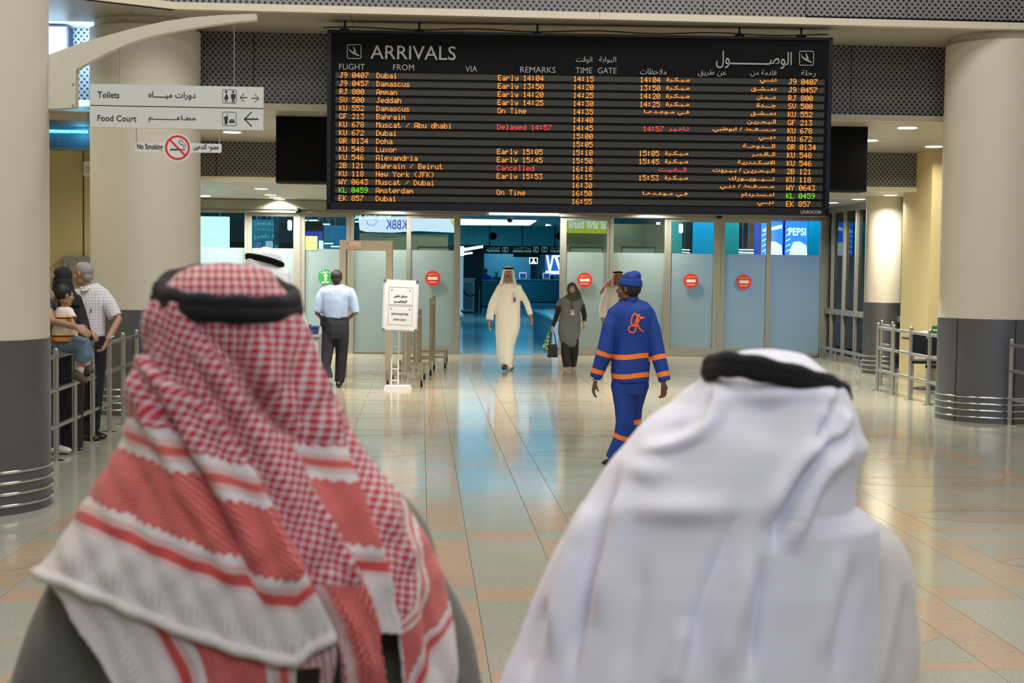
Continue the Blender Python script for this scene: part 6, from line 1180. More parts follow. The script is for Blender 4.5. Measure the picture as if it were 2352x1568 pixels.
# ---- people far inside
def far(px, top, bottomY, shirt, label, hidden=1.0):
    Y = bottomY; F = Fig(Y, label, foot=(float(atY(px, 640, Y)[0]), Y, 0)); x = F.e.location[0]; zt_ = float(atY(px, top, Y)[2]); B = MB(); H = Head((x, Y, zt_-.115), (0, -1, 0)); H.build(B); z = zt_-.30
    trunk(F, B, (x, Y, z+.06), (x, Y, z), (x, Y, z-.5))
    for s in (-1, 1): B.tube([(x+s*.17, Y, z), (x+s*.22, Y-.05, z-.28), (x+s*.12, Y-.25, z-.4)], [.05, .04, .03], 10); hand(B, (x+s*.12, Y-.25, z-.4), (0, -1, -.2), (0, 0, -1), 1, .4, s); B.tube([(x+s*.09, Y, z-.5), (x+s*.09, Y, .5*(z-.5)), (x+s*.09, Y, .08)], [.085, .055, .04], 10)
    b = solid('body', B, .012, SK1, F.e, 1); H.face(b); G = MB(); G.tube([(x, Y, z-.55), (x, Y, z-.2), (x, Y, z-.02), (x, Y, z+.05)], [(.17, .12), (.18, .13), (.19, .12), (.08, .07)], 18, ref=(1, 0, 0))
    for s in (-1, 1): G.tube([(x+s*.16, Y, z-.01), (x+s*.22, Y-.04, z-.22)], [.06, .058], 10)
    solid('shirt', G, .012, shirt, F.e, 2); G = MB(); G.tube([(x, Y, z-.5), (x, Y, z-.62)], [(.16, .12)]*2, 16, ref=(1, 0, 0))
    for s in (-1, 1): G.tube([(x+s*.09, Y, z-.6), (x+s*.09, Y, .1)], [.1, .065], 10)
    solid('trousers', G, .014, NAVY, F.e, 2); G = MB(); H.e(G, (0, -.026, .036), (.082, .092, .086)); solid('hair', G, .01, HAIR, F.e, 1)
    for s in (-1, 1): M = MB(); F.shoe(M, (x+s*.09, Y+.08, .05), (x+s*.09, Y-.18, .03)); M.build('shoe', SHOE, F.e, True)
far(1115, 616.5, 61.5, mat('far_blue', (.02, .10, .75), .8), 'distant person in blue shirt behind the counter left of the walking man'); far(1140, 621, 66, mat('far_dark', (.03, .05, .06), .8), 'distant dark clad person behind the counters'); far(1249, 618, 70.5, MATS['far_dark'], 'distant dark clad person beside the blue advert')
# ================================================================ THE TWO MEN IN THE FOREGROUND
def interp(tab, y):
    """monotone cubic through the silhouette table"""
    ys = np.array([t[0] for t in tab], float); k = int(np.clip(np.searchsorted(ys, y, 'right')-1, 0, len(ys)-2)); h = ys[k+1]-ys[k]; t = min(max((y-ys[k])/h, 0), 1); out = []
    for i in range(1, len(tab[0])):
        v = np.array([r[i] for r in tab], float); dl = np.diff(v)/np.diff(ys)
        def sl(j):
            if j == 0: return dl[0]
            if j == len(v)-1: return dl[-1]
            return 0. if dl[j-1]*dl[j] <= 0 else 2*dl[j-1]*dl[j]/(dl[j-1]+dl[j])
        out.append((2*t**3-3*t*t+1)*v[k]+(t**3-2*t*t+t)*h*sl(k)+(3*t*t-2*t**3)*v[k+1]+(t**3-t*t)*h*sl(k+1))
    return out
def seg_dist(X, Y, pts):
    """signed distance to a polyline (positive on its right-hand side going along it) and position along it"""
    best = np.full(X.shape, 1e9); sg = np.zeros(X.shape); tt = np.zeros(X.shape); L0 = 0.
    for (xa, ya), (xb, yb) in zip(pts[:-1], pts[1:]):
        dx_, dy_ = xb-xa, yb-ya; L_ = math.hypot(dx_, dy_); t = np.clip(((X-xa)*dx_+(Y-ya)*dy_)/L_**2, 0, 1); d = np.hypot(X-xa-t*dx_, Y-ya-t*dy_)
        s = np.sign((X-xa)*dy_-(Y-ya)*dx_)*-1; m = d < best; best = np.where(m, d, best); sg = np.where(m, s, sg); tt = np.where(m, L0+t*L_, tt); L0 += L_
    return best*sg, tt, L0
def inside(X, Y, poly_):
    r = np.zeros(X.shape, bool); n = len(poly_)
    for i in range(n):
        xa, ya = poly_[i]; xb, yb = poly_[(i+1) % n]
        c = ((ya > Y) != (yb > Y)) & (X < (xb-xa)*(Y-ya)/((yb-ya) or 1e-9)+xa); r ^= c
    return r
def soft(v, a, b): t = np.clip((v-a)/(b-a), 0, 1); return t*t*(3-2*t)
def lineamp(X, Y, pts, amp, wid, taper=.2):
    taper = max(taper, .32); P_ = np.array(pts, float); pts = [tuple(p) for p in cr(P_, 4)]
    d, t, L_ = seg_dist(X, Y, pts); e = np.minimum(soft(t, 0, taper*L_), 1-soft(t, (1-taper)*L_, L_)) if taper else 1.
    return amp*np.exp(-(d/wid)**2)*e
def edge(X, Y, pts, amp, wid=12, fall=90):
    """a cloth edge lying over what is on the left of the line: sharp rise, slow fall to the right"""
    d, t, L_ = seg_dist(X, Y, pts); e = 1-soft(t, .9*L_, L_); return amp*np.where(d > 0, np.exp(-np.maximum(d, 0)/fall), 0)*soft(d, 0, wid)*e
def loft_grid(tab, toc, D, NT, rows, ypow=2.3, dyf=None):
    """rings from a silhouette table (y, left, right, depth radius, forward shift) in close-up units; returns points and unit outward directions"""
    P = []; N_ = []
    th = np.linspace(0, 2*math.pi, NT, endpoint=False)
    for y in rows:
        xl, xr, ry, dy = interp(tab, y); dy = dyf(y) if dyf else dy; a = atY(*toc(xl, y), D+dy); b = atY(*toc(xr, y), D+dy); c = (a+b)/2; rx = np.linalg.norm(b-a)/2
        ct, st_ = np.cos(th), np.sin(th); e = 2/ypow; X = np.sign(ct)*np.abs(ct)**e*rx; Yv = -np.sign(st_)*np.abs(st_)**e*ry
        ux = (b-a)/np.linalg.norm(b-a); row = c+X[:, None]*ux+np.stack([0*Yv, Yv, 0*Yv], 1); P.append(row)
        n = (ct/max(rx, .01))[:, None]*ux+np.stack([0*st_, -st_/max(ry, .01), 0*st_], 1); N_.append(n/np.linalg.norm(n, axis=1)[:, None])
    return np.array(P), np.array(N_)
def pxof(P):
    v = P-CAM; k = v@FWD; return 1176+FPX*(v@RT)/k, 784-FPX*(v@UP)/k
def sheet(name, P, keep, m, parent, uv=None, thick=.003, smooth=True, cap=None, mats=None, zone=None):
    R_, T_ = P.shape[:2]; org = np.array(parent['_org']); used = {}; vs = []; fs = []; src = []
    def vid(i, j):
        k = (i, j % T_)
        if k not in used: used[k] = len(vs); vs.append(P[i, j % T_]-org); src.append(k)
        return used[k]
    for i in range(R_-1):
        for j in range(T_):
            if keep[i, j]: fs.append((vid(i, j), vid(i+1, j), vid(i+1, j+1), vid(i, j+1)))
    if cap is not None: k = len(vs); vs.append(cap-org); src.append((0, 0)); fs += [(vid(0, j), vid(0, j+1), k) for j in range(T_)]
    me = bpy.data.meshes.new(name); me.from_pydata([tuple(map(float, v)) for v in vs], [], fs); me.update()
    if uv is not None:
        for an, arr in uv.items():
            a = me.attributes.new(an, 'FLOAT', 'POINT'); a.data.foreach_set('value', np.array([arr[i, j] for i, j in src], np.float32))
    o = mkobj(name, me, m, parent, smooth, org)
    if thick: s = o.modifiers.new('s', 'SOLIDIFY'); s.thickness = thick; s.offset = -1
    return o
# ---- pattern of the red and white headscarf, driven by the cloth's own coordinates (metres along / from the border)
def keffiyeh():
    m, N, L, b = nodes('headscarf_red_check'); g = NB(N, L)
    au = N.new('ShaderNodeAttribute'); au.attribute_name = 'cu'; av = N.new('ShaderNodeAttribute'); av.attribute_name = 'cv'; u, v = au.outputs['Fac'], av.outputs['Fac']
    no = N.new('ShaderNodeTexNoise'); no.inputs['Scale'].default_value = 55; tc = N.new('ShaderNodeTexCoord'); L.new(tc.outputs['Object'], no.inputs[0])
    wob = g.m('MULTIPLY', g.m('SUBTRACT', no.outputs['Fac'], .5), .0016)
    uu = g.m('ADD', u, wob); vv = g.m('ADD', v, wob); p = .0113
    s1 = g.lt(g.m('FRACT', g.m('DIVIDE', g.m('ADD', uu, 5.), p)), .60); s2 = g.lt(g.m('FRACT', g.m('DIVIDE', g.m('ADD', vv, 5.), p)), .60)
    both = g.m('MULTIPLY', s1, s2); one = g.m('SUBTRACT', g.m('ADD', s1, s2), g.m('MULTIPLY', both, 2.))
    W_, RD, PK = (.66, .60, .565), (.42, .014, .030), (.60, .20, .18)
    chk = g.mix(both, g.mix(g.m('MULTIPLY', one, .72), (.60, .52, .51), (.50, .13, .15)), RD)
    # zigzag weave
    zz = g.m('ABSOLUTE', g.m('SUBTRACT', g.m('FRACT', g.m('DIVIDE', g.m('ADD', uu, 5.), .0115)), .5)); zg = g.lt(g.m('FRACT', g.m('ADD', g.m('DIVIDE', g.m('ADD', vv, 5.), .0062), g.m('MULTIPLY', zz, 1.5))), .66)
    zig = g.mix(zg, (.66, .30, .26), (.52, .03, .025))
    sc = g.m('MULTIPLY', g.m('ABSOLUTE', g.m('SUBTRACT', g.m('FRACT', g.m('DIVIDE', g.m('ADD', uu, 5.), .0135)), .5)), .011)
    vs_ = g.m('ADD', vv, sc)
    c = W_
    c = g.mix(g.m('MULTIPLY', g.band(vv, .096, .112), 1.), c, (.55, .07, .06))
    c = g.mix(g.m('MULTIPLY', g.band(vv, .0885, .0955), .35), c, PK); c = g.mix(g.m('MULTIPLY', g.band(vv, .1125, .1215), .55), c, PK)
    c = g.mix(g.band(vs_, .136, .230), c, zig)
    c = g.mix(g.m('MULTIPLY', g.band(vv, .2385, .2465), .5), c, PK); c = g.mix(g.band(vv, .2465, .2575), c, (.56, .10, .08)); c = g.mix(g.m('MULTIPLY', g.band(vv, .2575, .266), .5), c, PK)
    c = g.mix(g.gt(vs_, .281), c, chk)
    # woven tassel marks near the hem
    tk = g.m('MULTIPLY', g.band(vv, .026, .044), g.lt(g.m('FRACT', g.m('DIVIDE', g.m('ADD', g.m('ADD', uu, g.m('MULTIPLY', vv, .4)), 5.), .0098)), .36)); c = g.mix(g.m('MULTIPLY', tk, .38), c, (.42, .28, .26))
    L.new(c, b.inputs['Base Color']); b.inputs['Roughness'].default_value = .9; b.inputs['Sheen Weight'].default_value = .15
    wv = N.new('ShaderNodeBump'); wv.inputs['Strength'].default_value = .25; wv.inputs['Distance'].default_value = .002; L.new(g.m('ADD', both, no.outputs['Fac']), wv.inputs['Height']); L.new(wv.outputs[0], b.inputs['Normal'])
    return m
KEF = keffiyeh(); COAT = mat('coat_olive', (.115, .115, .088), .85, noise_amt=.08, nscale=5, sheen=.15)
# ---- left man
D1 = 2.25; toc = lambda x, y: (.63014*x, 580+.63014*y); inv = lambda px, py: (px/.63014, (py-580)/.63014)
cx0 = atY(*toc(830, 400), D1)
man = empty('person', (cx0[0], D1, 0), 'man in red and white checked headscarf and olive coat, seen close from behind', 'person')
T1 = [(48, 785, 850, 0.02, 0.02), (54, 728, 908, 0.05, 0.01), (66, 690, 955, 0.072, 0.0), (85, 652, 990, 0.09, -0.005), (110, 630, 1000, 0.102, -0.01), (135, 606, 1014, 0.11, -0.01), (165, 578, 1036, 0.116, -0.01), (200, 545, 1056, 0.122, -0.012), (250, 527, 1072, 0.128, -0.015), (300, 524, 1096, 0.132, -0.018), (400, 543, 1150, 0.136, -0.02), (500, 530, 1200, 0.135, -0.02), (600, 518, 1250, 0.136, -0.0325), (700, 482, 1300, 0.142, -0.045),
      (800, 410, 1375, 0.15, -0.0575), (900, 345, 1458, 0.158, -0.07), (1000, 288, 1520, 0.166, -0.07), (1100, 225, 1575, 0.172, -0.07), (1170, 180, 1602, 0.176, -0.07), (1250, 142, 1625, 0.18, -0.07), (1400, 88, 1650, 0.185, -0.07), (1600, 25, 1660, 0.19, -0.07), (1750, 0.0, 1665, 0.19, -0.07)]
rows = np.concatenate([np.linspace(48, 200, 46), np.linspace(204, 1700, 330)]); NT = 640
P0, N0 = loft_grid(T1, toc, D1, NT, rows, 2.15, lambda y: .02*math.exp(-(y-48)/60)-.012-.06*float(soft(np.array(y), 250, 1150))); back = N0[..., 1] < .25
PX_, PY_ = pxof(P0); X, Y = inv(PX_, PY_); S_ = 2417.
HEM = [(150, 1158), (182, 1170), (400, 1262), (650, 1372), (850, 1442), (1000, 1482), (1075, 1486), (1120, 1440), (1200, 1392)]
C_L = [(560, 380), (640, 470), (730, 530), (800, 600), (870, 690), (935, 800), (985, 900), (1030, 1010), (1080, 1100), (1120, 1180), (1160, 1260), (1200, 1340), (1235, 1450), (1260, 1600)]
C_R = [(690, 235), (760, 330), (830, 430), (900, 530), (980, 630), (1055, 690), (1090, 760), (1130, 850), (1190, 960), (1250, 1080), (1300, 1200), (1350, 1350), (1390, 1600)]
B_L = [(1095, 300), (1130, 400), (1180, 520), (1215, 640), (1250, 780), (1300, 880), (1345, 1000), (1390, 1120), (1420, 1260), (1450, 1400), (1470, 1600)]
E_L = [(185, 1170), (250, 1290), (330, 1420), (440, 1600)]
xCL = np.interp(Y, [p[1] for p in C_L], [p[0] for p in C_L]); xCR = np.interp(Y, [p[1] for p in C_R], [p[0] for p in C_R]); xBL = np.interp(Y, [p[1] for p in B_L], [p[0] for p in B_L]); xEL = np.interp(Y, [p[1] for p in E_L], [p[0] for p in E_L])
hemy = np.interp(X, [p[0] for p in HEM[:7]]+[1120, 1200], [p[1] for p in HEM[:7]]+[1440, 1392])
inC = (X > xCL) & (X < xCR) & (Y > 380); inB = (X > xBL) & (Y > 300); inA = (X >= xCR) & (X <= xBL) & (Y < 1372+(.03*(X-1350))); inD = (X <= xCL) & (Y < hemy) | (Y <= 380) & (X < xCR); inE = (Y >= hemy-14) & (X > xEL) & (X < 1215) & (Y > 1150) & ~((X > 1080) & (X < 1170) & (Y > 1500))
inD = inD | ((Y < 235)); tailC = inC
mask = back & (inA | inB | inC | inD | inE)
# cloth coordinates
u_ = np.zeros_like(X); v_ = np.full_like(X, .5); ang = math.radians(21); ca, sa = math.cos(ang), math.sin(ang)
uD = (X*ca+Y*sa)/S_; vD = (hemy-Y)*ca/S_
crease = [(545, 395), (620, 560), (700, 740), (790, 900), (850, 1020), (905, 1140), (960, 1260)]
dcr, tcr, Lcr = seg_dist(X, Y, crease)
rgt = np.clip((X-np.interp(Y, [p[1] for p in crease], [p[0] for p in crease])), -1, 1) > 0
vD = vD+np.where(rgt & (Y > 560), .014, 0.)
vD = np.where(Y < 600, np.maximum(vD, .3), vD)
u_ = uD; v_ = vD
angH = soft(Y, 190, 210)
uh = X/S_*1.0; vh = -Y/S_+.9
top = Y < 175; u_ = np.where(top, uh, u_); v_ = np.where(top, vh, v_)
ua, va = (X*.94+Y*-.0)/S_, (1385-Y+.05*(X-1300))/S_; sel = inA & (Y > 235); u_ = np.where(sel, ua, u_); v_ = np.where(sel, va, v_)
a2 = math.radians(8); ub, vb = (X*math.cos(a2)+Y*math.sin(a2))/S_, (-X*math.sin(a2)+Y*math.cos(a2))/S_
xr_ = np.interp(Y, [t[0] for t in T1], [t[2] for t in T1]); vB2 = np.interp(Y, [850, 950, 1050, 1200, 1300, 1400, 1500, 1600], [.30, .25, .19, .15, .125, .055, .03, .0])+(xr_-X)/S_*np.interp(Y, [900, 1200, 1450], [3.4, 3.2, 1.7])
u_ = np.where(inB, np.where(vB2 > .281, ub, Y/S_), u_); v_ = np.where(inB, np.where(vB2 > .281, .7+vb, vB2), v_)
ac = math.radians(12); uc_, vc = (X*math.cos(ac)+Y*math.sin(ac))/S_, (-X*math.sin(ac)+Y*math.cos(ac))/S_
vC2 = np.where(Y < 1195, .7+vc, .150+(X-xCL)/S_*.9); vC2 = np.where((Y > 1195) & (X < xCL+42), .262-(X-xCL)/S_*.3, vC2); sel = inC & (Y > 380)
u_ = np.where(sel, np.where(Y < 1195, uc_, Y/S_), u_); v_ = np.where(sel, vC2, v_)
dE, tE, LE = seg_dist(X, Y, E_L); sel = inE & ~inC & ~inD; vE = np.abs(dE)/S_*1.02; u_ = np.where(sel, tE/S_, u_); v_ = np.where(sel, vE, v_)
# relief
disp = np.zeros_like(X)
disp += np.where(Y > 235, edge(X, Y, C_L, .020, 14, 170)*(Y > 380), 0)                    # strip lying over the left cape
disp += .010*soft(Y, 180, 240)*(1-soft(X, xCR-18, xCR))*(1-soft(Y, 900, 1400))*soft(Y, 240, 420)       # left half lies over the centre
disp += -.022*np.exp(-((X-xCR-35)/48)**2)*soft(Y, 240, 420)*(1-soft(Y, 720, 980)) 
disp += edge(X, Y, B_L, .026, 16, 150)
disp += lineamp(X, Y, crease, -.022, 26, .12)+lineamp(X, Y, [(p[0]+55, p[1]-10) for p in crease], .013, 34, .12)+lineamp(X, Y, [(p[0]-60, p[1]+5) for p in crease], .008, 36, .12)
disp += lineamp(X, Y, [(700, 250), (790, 400), (900, 600), (1000, 800), (1100, 1020)], .012, 34, .1)+lineamp(X, Y, [(640, 290), (760, 480), (850, 650), (930, 860)], -.010, 24, .15)+lineamp(X, Y, [(560, 180), (600, 330), (690, 520), (760, 700)], -.009, 30, .15)
disp += lineamp(X, Y, [(530, 250), (545, 410), (600, 500)], -.012, 26, .1)+lineamp(X, Y, [(545, 470), (620, 640), (700, 820)], .008, 30, .1)
disp += lineamp(X, Y, [(860, 260), (900, 420), (960, 560), (1060, 680)], -.012, 28, .1)+lineamp(X, Y, [(960, 250), (950, 400), (1000, 560)], .009, 26, .1)+lineamp(X, Y, [(1040, 260), (1060, 450), (1110, 640), (1170, 760)], -.010, 26, .1)
disp += lineamp(X, Y, [(1300, 700), (1390, 900), (1470, 1100), (1510, 1300), (1540, 1600)], .008, 34, .1)+lineamp(X, Y, [(1380, 950), (1500, 1200), (1560, 1400), (1560, 1600)], -.009, 26, .1)
disp += lineamp(X, Y, [(1170, 1150), (1210, 1260), (1290, 1400), (1330, 1600)], .012, 30, .05)
disp += lineamp(X, Y, [(560, 780), (520, 900), (470, 1000)], -.007, 26, .2)+lineamp(X, Y, [(640, 800), (700, 900), (800, 1000)], .006, 30, .2)
disp += .0022*np.sin(X/31+Y/47+1.5*np.sin(Y/90))+.0016*np.sin(X/17-Y/39)
disp += np.where((inD | inC) & (Y > 900), .012*soft(Y, 900, 1200), 0)+np.where(inC & (Y > 1150), .006, 0)
disp += .010*np.exp(-((hemy-Y-14)/13)**2)*np.where(inD & (X < 1200), 1, 0)      # rolled hem
disp = disp*np.clip((-N0[..., 1]+.35)/.6, 0, 1)*soft(Y, 60, 150)
P1 = P0+N0*disp[..., None]
Ym = Y
face_open = (N0[..., 1] > .55) & (Y > 170) & (Y < 640)
scarf_keep = mask | ((N0[..., 1] >= .25) & (Y < 900) & ~face_open) | (Y < 200)
sc_o = sheet('headscarf', P1, scarf_keep, KEF, man, {'cu': u_, 'cv': v_}, .004, cap=P1[0].mean(0)+[0, 0, .0015])
# fringed hem roll
hp = [p for p in HEM if p[0] >= 180]; 
bvh1 = bvh(sc_o)
hem_pts = []
for i in range(60):
    t = i/59*(len(hp)-1); k = min(int(t), len(hp)-2); f_ = t-k; xx_, yy_ = hp[k][0]*(1-f_)+hp[k+1][0]*f_, hp[k][1]*(1-f_)+hp[k+1][1]*f_-10
    q = sticker(sc_o, bvh1, *toc(xx_, yy_), -.001)
    if q is not None: hem_pts.append(q)
if len(hem_pts) > 8: MB().tube(hem_pts, [.0042]*len(hem_pts), 8).build('hem_roll', mat('hem_white', (.70, .65, .60), .9), sc_o, True)
# coat under it
T1c = [(640, 700, 1080, .075, 0), (700, 560, 1235, .085, 0), (760, 480, 1330, .10, 0), (830, 385, 1408, .115, 0), (900, 335, 1490, .128, 0), (1000, 268, 1562, .145, 0), (1100, 222, 1608, .158, 0), (1200, 168, 1655, .172, 0), (1350, 100, 1712, .178, 0), (1500, 52, 1752, .182, 0), (1650, 15, 1785, .185, 0), (2000, 0, 1790, .19, 0), (2600, 120, 1680, .21, 0), (3400, 150, 1650, .22, 0), (4150, 150, 1650, .23, 0)]
rows2 = np.concatenate([np.linspace(640, 1700, 130), np.linspace(1720, 4150, 70)]); P2, N2 = loft_grid(T1c, toc, D1, 300, rows2, 2.3); a, b_ = pxof(P2); X2, Y2 = inv(a, b_)
d2 = lineamp(X2, Y2, [(300, 1150), (290, 1300), (330, 1500), (360, 1800)], -.012, 40, .1)+lineamp(X2, Y2, [(160, 1280), (190, 1500), (200, 1800)], .008, 50, .1)+lineamp(X2, Y2, [(1580, 1050), (1640, 1300), (1690, 1600)], -.010, 34, .1)+lineamp(X2, Y2, [(1620, 1300), (1680, 1600)], .006, 30, .1)+.003*np.sin(X2/60+Y2/130)
sheet('coat', P2+N2*(d2-.004)[..., None], np.ones(P2.shape[:2], bool), COAT, man, None, 0, cap=P2[0].mean(0)+[0, 0, .02])
# agal, two black cords tilted on the head
CORD = mat('agal_black', (.006, .006, .007), .95)
def agal(parent, cx, cy, rx, rd, dyc, kc, ks, tr, D_, toc_, nn=72, stack=(0, 30), rr=(1, 1)):
    for (off, sc_) in zip(stack, rr):
        ring = []
        for t in range(nn):
            a = 2*math.pi*t/nn; x = cx+rx*sc_*math.cos(a); y = cy+off+kc*math.cos(a)+ks*math.sin(a)+8*math.cos(2*a+.6)
            ring.append(atY(*toc_(x, y), D_+dyc-rd*sc_*math.sin(a)))
        mb = MB().tube(ring, [tr*(1+.08*math.sin(9*t/nn*6.28)) for t in range(nn)], 12, closed=True); mb.build('cord', CORD, parent, True)
ag = empty('agal_part', man['_org'], 'x', 'x'); 
for k_ in ('label', 'category'): del ag[k_]
ag.name = 'head_cord'; ag.parent = man; ag.location = (0, 0, 0); ag['_org'] = man['_org']
def agal_mesh(name, parent, **k):
    mb = MB()
    for off, sc_ in zip(k['stack'], k['rr']):
        ring = []
        for t in range(84):
            a = 2*math.pi*t/84; x = k['cx']+k['rx']*sc_*math.cos(a)+k.get('sx', 0)*math.sin(a); y = k['cy']+off+k['kc']*math.cos(a)+k['ks']*math.sin(a)+k.get('k2', 0)*math.cos(2*a+.6)
            ring.append(atY(*k['toc'](x, y), k['D']+k['dyc']-k['rd']*sc_*math.sin(a)))
        mb.tube(ring, [k['tr']*(1+.10*math.sin(a_*11)) for a_ in np.linspace(0, 2*math.pi, 84, endpoint=False)], 12, closed=True)
        mb.build('cord', CORD, parent, True); mb = MB()
agal_mesh('x', ag, cx=830, cy=150, rx=238, rd=.130, dyc=-.012, kc=24, ks=54, tr=.0142, D=D1, toc=toc, stack=(-8, 26), rr=(1, 1.03), k2=10, sx=-26)
B = MB(); Hm = Head(atY(*toc(815, 345), D1+.0), (0.05, 1, 0), 0, .93); Hm.build(B); c = cx0
def mbody(man, H, D_, shl, shr, z_hip=.92, off_=0.):
    x0 = H.c[0]; trunk(type('o', (), {'k': 1.})(), B, (x0, D_, H.c[2]-.16), (x0, D_, 1.30), (x0+off_, D_, z_hip), .13, .1)
    for s in (-1, 1):
        sx_ = x0+s*.15+off_; B.tube([(sx_, D_, 1.28), (sx_+s*.03, D_, 1.02), (sx_+s*.0, D_+.19, .86)], [.04, .035, .027], 12); hand(B, (sx_, D_+.20, .86), (0, .8, -1), (-s, 0, 0), 1, .5, s)
        B.tube([(x0+s*.09, D_, .9), (x0+s*.09, D_, .48), (x0+s*.09, D_, .08)], [.08, .055, .04], 12)
    b = solid('body', B, .009, SK1, man, 1); H.face(b)
    for s in (-1, 1): M = MB(); Fig.shoe(None, M, (x0+s*.09, D_-.08, .05), (x0+s*.09, D_+.18, .03)); M.build('shoe', SHOE, man, True)
mbody(man, Hm, D1, 0, 0)
# ---- right man
D2 = 2.2; toc2 = lambda x, y: (1100+.5026*x, 780+.5026*y); inv2 = lambda px, py: ((px-1100)/.5026, (py-780)/.5026)
cx2 = atY(*toc2(1300, 500), D2); man2 = empty('person', (cx2[0], D2, 0), 'man in plain white headscarf with black cord, head bowed, seen close from behind', 'person')
T2 = [(54, 1290, 1350, 0.02, 0.07), (60, 1235, 1410, 0.05, 0.065), (75, 1180, 1478, 0.075, 0.06), (100, 1135, 1510, 0.095, 0.05), (135, 1105, 1552, 0.108, 0.04), (170, 1080, 1590, 0.116, 0.03), (200, 1030, 1620, 0.122, 0.02), (240, 960, 1650, 0.127, 0.01), (290, 905, 1680, 0.132, 0.0), (350, 815, 1706, 0.136, -0.01), (410, 745, 1722, 0.14, -0.015), (450, 712, 1742, 0.142, -0.02), (475, 692, 1752, 0.143, -0.02), (510, 662, 1742, 0.144, -0.02), (560, 618, 1714, 0.146, -0.02), (650, 556, 1692, 0.15, -0.02), (740, 502, 1692, 0.154, -0.0308),
      (790, 462, 1752, 0.156, -0.0368), (840, 432, 1800, 0.158, -0.0428), (900, 402, 1805, 0.16, -0.05), (1000, 346, 1800, 0.165, -0.05), (1100, 300, 1795, 0.17, -0.05), (1200, 256, 1790, 0.172, -0.05), (1400, 180, 1790, 0.18, -0.05), (1568, 108, 1800, 0.185, -0.05), (1800, 40, 1810, 0.19, -0.05)]
rowsR = np.concatenate([np.linspace(54, 200, 44), np.linspace(206, 1750, 300)]); P3, N3 = loft_grid(T2, toc2, D2, 560, rowsR, 2.15, lambda y: -.05+.12*math.exp(-(y-54)/230)); a, b_ = pxof(P3); X, Y = inv2(a, b_)
LA = lambda pts, amp, wid, tp=.15: lineamp(X, Y, pts, amp, wid, tp)
d3 = edge(X, Y, [(1010, 200), (1130, 235), (1090, 330), (1000, 420), (860, 480), (690, 520), (600, 600)], .0, 20, 200)
d3 = LA([(1215, 180), (1140, 230), (1100, 300), (1040, 390), (940, 450), (820, 490), (700, 520)], .017, 40)+LA([(1150, 190), (1060, 280), (1000, 370), (900, 430), (760, 470)], -.016, 36)
d3 += LA([(1690, 350), (1640, 440), (1560, 520), (1480, 610), (1420, 720), (1370, 850), (1340, 1000)], -.022, 26)+LA([(1720, 420), (1670, 510), (1560, 600), (1500, 700), (1450, 850), (1430, 1000)], .015, 38)+LA([(1640, 330), (1580, 450), (1480, 530), (1400, 640), (1330, 760), (1290, 900)], .014, 42)
d3 += LA([(1660, 300), (1655, 400), (1600, 480)], .010, 24)+LA([(1590, 250), (1605, 340), (1570, 430), (1500, 490)], -.012, 24)+LA([(1560, 200), (1585, 300), (1560, 400)], .006, 26)
d3 += LA([(665, 540), (610, 700), (560, 880), (510, 1080), (470, 1250), (440, 1400), (425, 1600)], -.020, 30, .08)+LA([(730, 560), (670, 740), (620, 950), (570, 1150), (540, 1350)], .010, 48, .1)+LA([(560, 640), (500, 820), (420, 1050), (370, 1250), (340, 1500)], .012, 36, .1)
d3 += LA([(330, 1150), (260, 1350), (210, 1600)], -.008, 34, .1)
d3 += -.014*np.exp(-((X-1300)/120)**2-((Y-370)/95)**2)+.016*np.exp(-((X-1310)/260)**2-((Y-230)/60)**2)+.012*np.exp(-((X-930)/240)**2-((Y-770)/60)**2)+.010*np.exp(-((X-780)/90)**2-((Y-590)/60)**2)
d3 += LA([(1190, 640), (1170, 760), (1120, 950), (1040, 1150), (990, 1350), (960, 1600)], -.007, 40)+LA([(1290, 950), (1290, 1150), (1260, 1350), (1230, 1600)], -.012, 30, .1)+LA([(1240, 900), (1200, 1150), (1140, 1350), (1100, 1600)], .009, 55, .1)+LA([(1720, 950), (1700, 1150), (1650, 1350), (1630, 1600)], -.008, 36, .1)+LA([(1660, 900), (1600, 1200), (1550, 1500)], .006, 50, .1)+LA([(760, 950), (720, 1250), (640, 1600)], -.006, 55, .1)+LA([(960, 1250), (900, 1450), (860, 1650)], .007, 45, .1)
d3 = 1.45*d3*np.clip((-N3[..., 1]+.35)/.6, 0, 1)*soft(Y, 90, 210); P4 = P3+N3*d3[..., None]
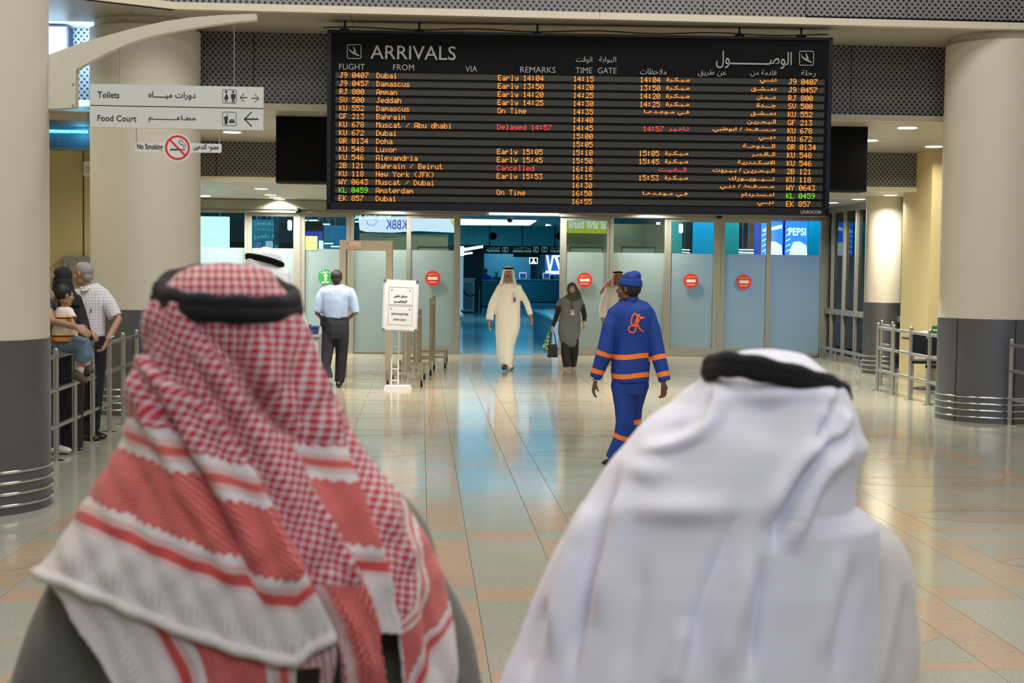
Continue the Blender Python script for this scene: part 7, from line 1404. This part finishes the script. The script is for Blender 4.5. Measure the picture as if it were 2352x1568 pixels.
face_open = (N3[..., 1] > .55) & (Y > 200) & (Y < 640); GHF = mat('headscarf_fine', (.79, .78, .85), .85, sheen=.25, bump=.0)
sheet('headscarf', P4, ~face_open & ((N3[..., 1] < .25) | (Y < 1000)), GHF, man2, None, .003, cap=P4[0].mean(0)+[0, 0, .001])
T2c = [(640, 1050, 1560, .07, 0), (720, 850, 1680, .10, 0), (790, 640, 1768, .125, 0), (850, 560, 1868, .135, 0), (900, 520, 1918, .142, 0), (1000, 440, 1964, .150, 0), (1100, 400, 1985, .155, 0), (1250, 350, 1998, .16, 0), (1400, 300, 2006, .165, 0), (1568, 250, 1996, .17, 0), (2000, 250, 1990, .18, 0), (2700, 350, 1900, .2, 0), (4000, 300, 1900, .22, 0), (4750, 300, 1900, .23, 0)]
rows4 = np.concatenate([np.linspace(640, 1700, 130), np.linspace(1720, 4700, 70)]); P5, N5 = loft_grid(T2c, toc2, D2, 300, rows4, 2.3); a, b_ = pxof(P5); X2, Y2 = inv2(a, b_)
d5 = lineamp(X2, Y2, [(1840, 1000), (1850, 1200), (1820, 1400), (1800, 1600)], -.012, 26, .1)+lineamp(X2, Y2, [(1900, 1050), (1900, 1250), (1860, 1450), (1850, 1650)], .007, 30, .1)+lineamp(X2, Y2, [(1960, 1100), (1950, 1350), (1930, 1600)], -.006, 24, .1)
sheet('thobe', P5+N5*(d5-.004)[..., None], np.ones(P5.shape[:2], bool), mat('thobe_ivory', (.72, .68, .62), .85, sheen=.2), man2, None, 0, cap=P5[0].mean(0)+[0, 0, .02])
ag2 = bpy.data.objects.new('head_cord', None); COL.objects.link(ag2); ag2.parent = man2; ag2['_org'] = man2['_org']
agal_mesh('x', ag2, cx=1360, cy=200, rx=298, rd=.130, dyc=.012, kc=60, ks=-62, tr=.0145, D=D2, toc=toc2, stack=(-10, 20), rr=(1, 1.02), k2=-10, sx=6)
B = MB(); Hm = Head(atY(*toc2(1350, 420), D2+.05), (0.05, 1, 0), .3, .93); Hm.build(B); mbody(man2, Hm, D2+.0, 0, 0, off_=-.05)
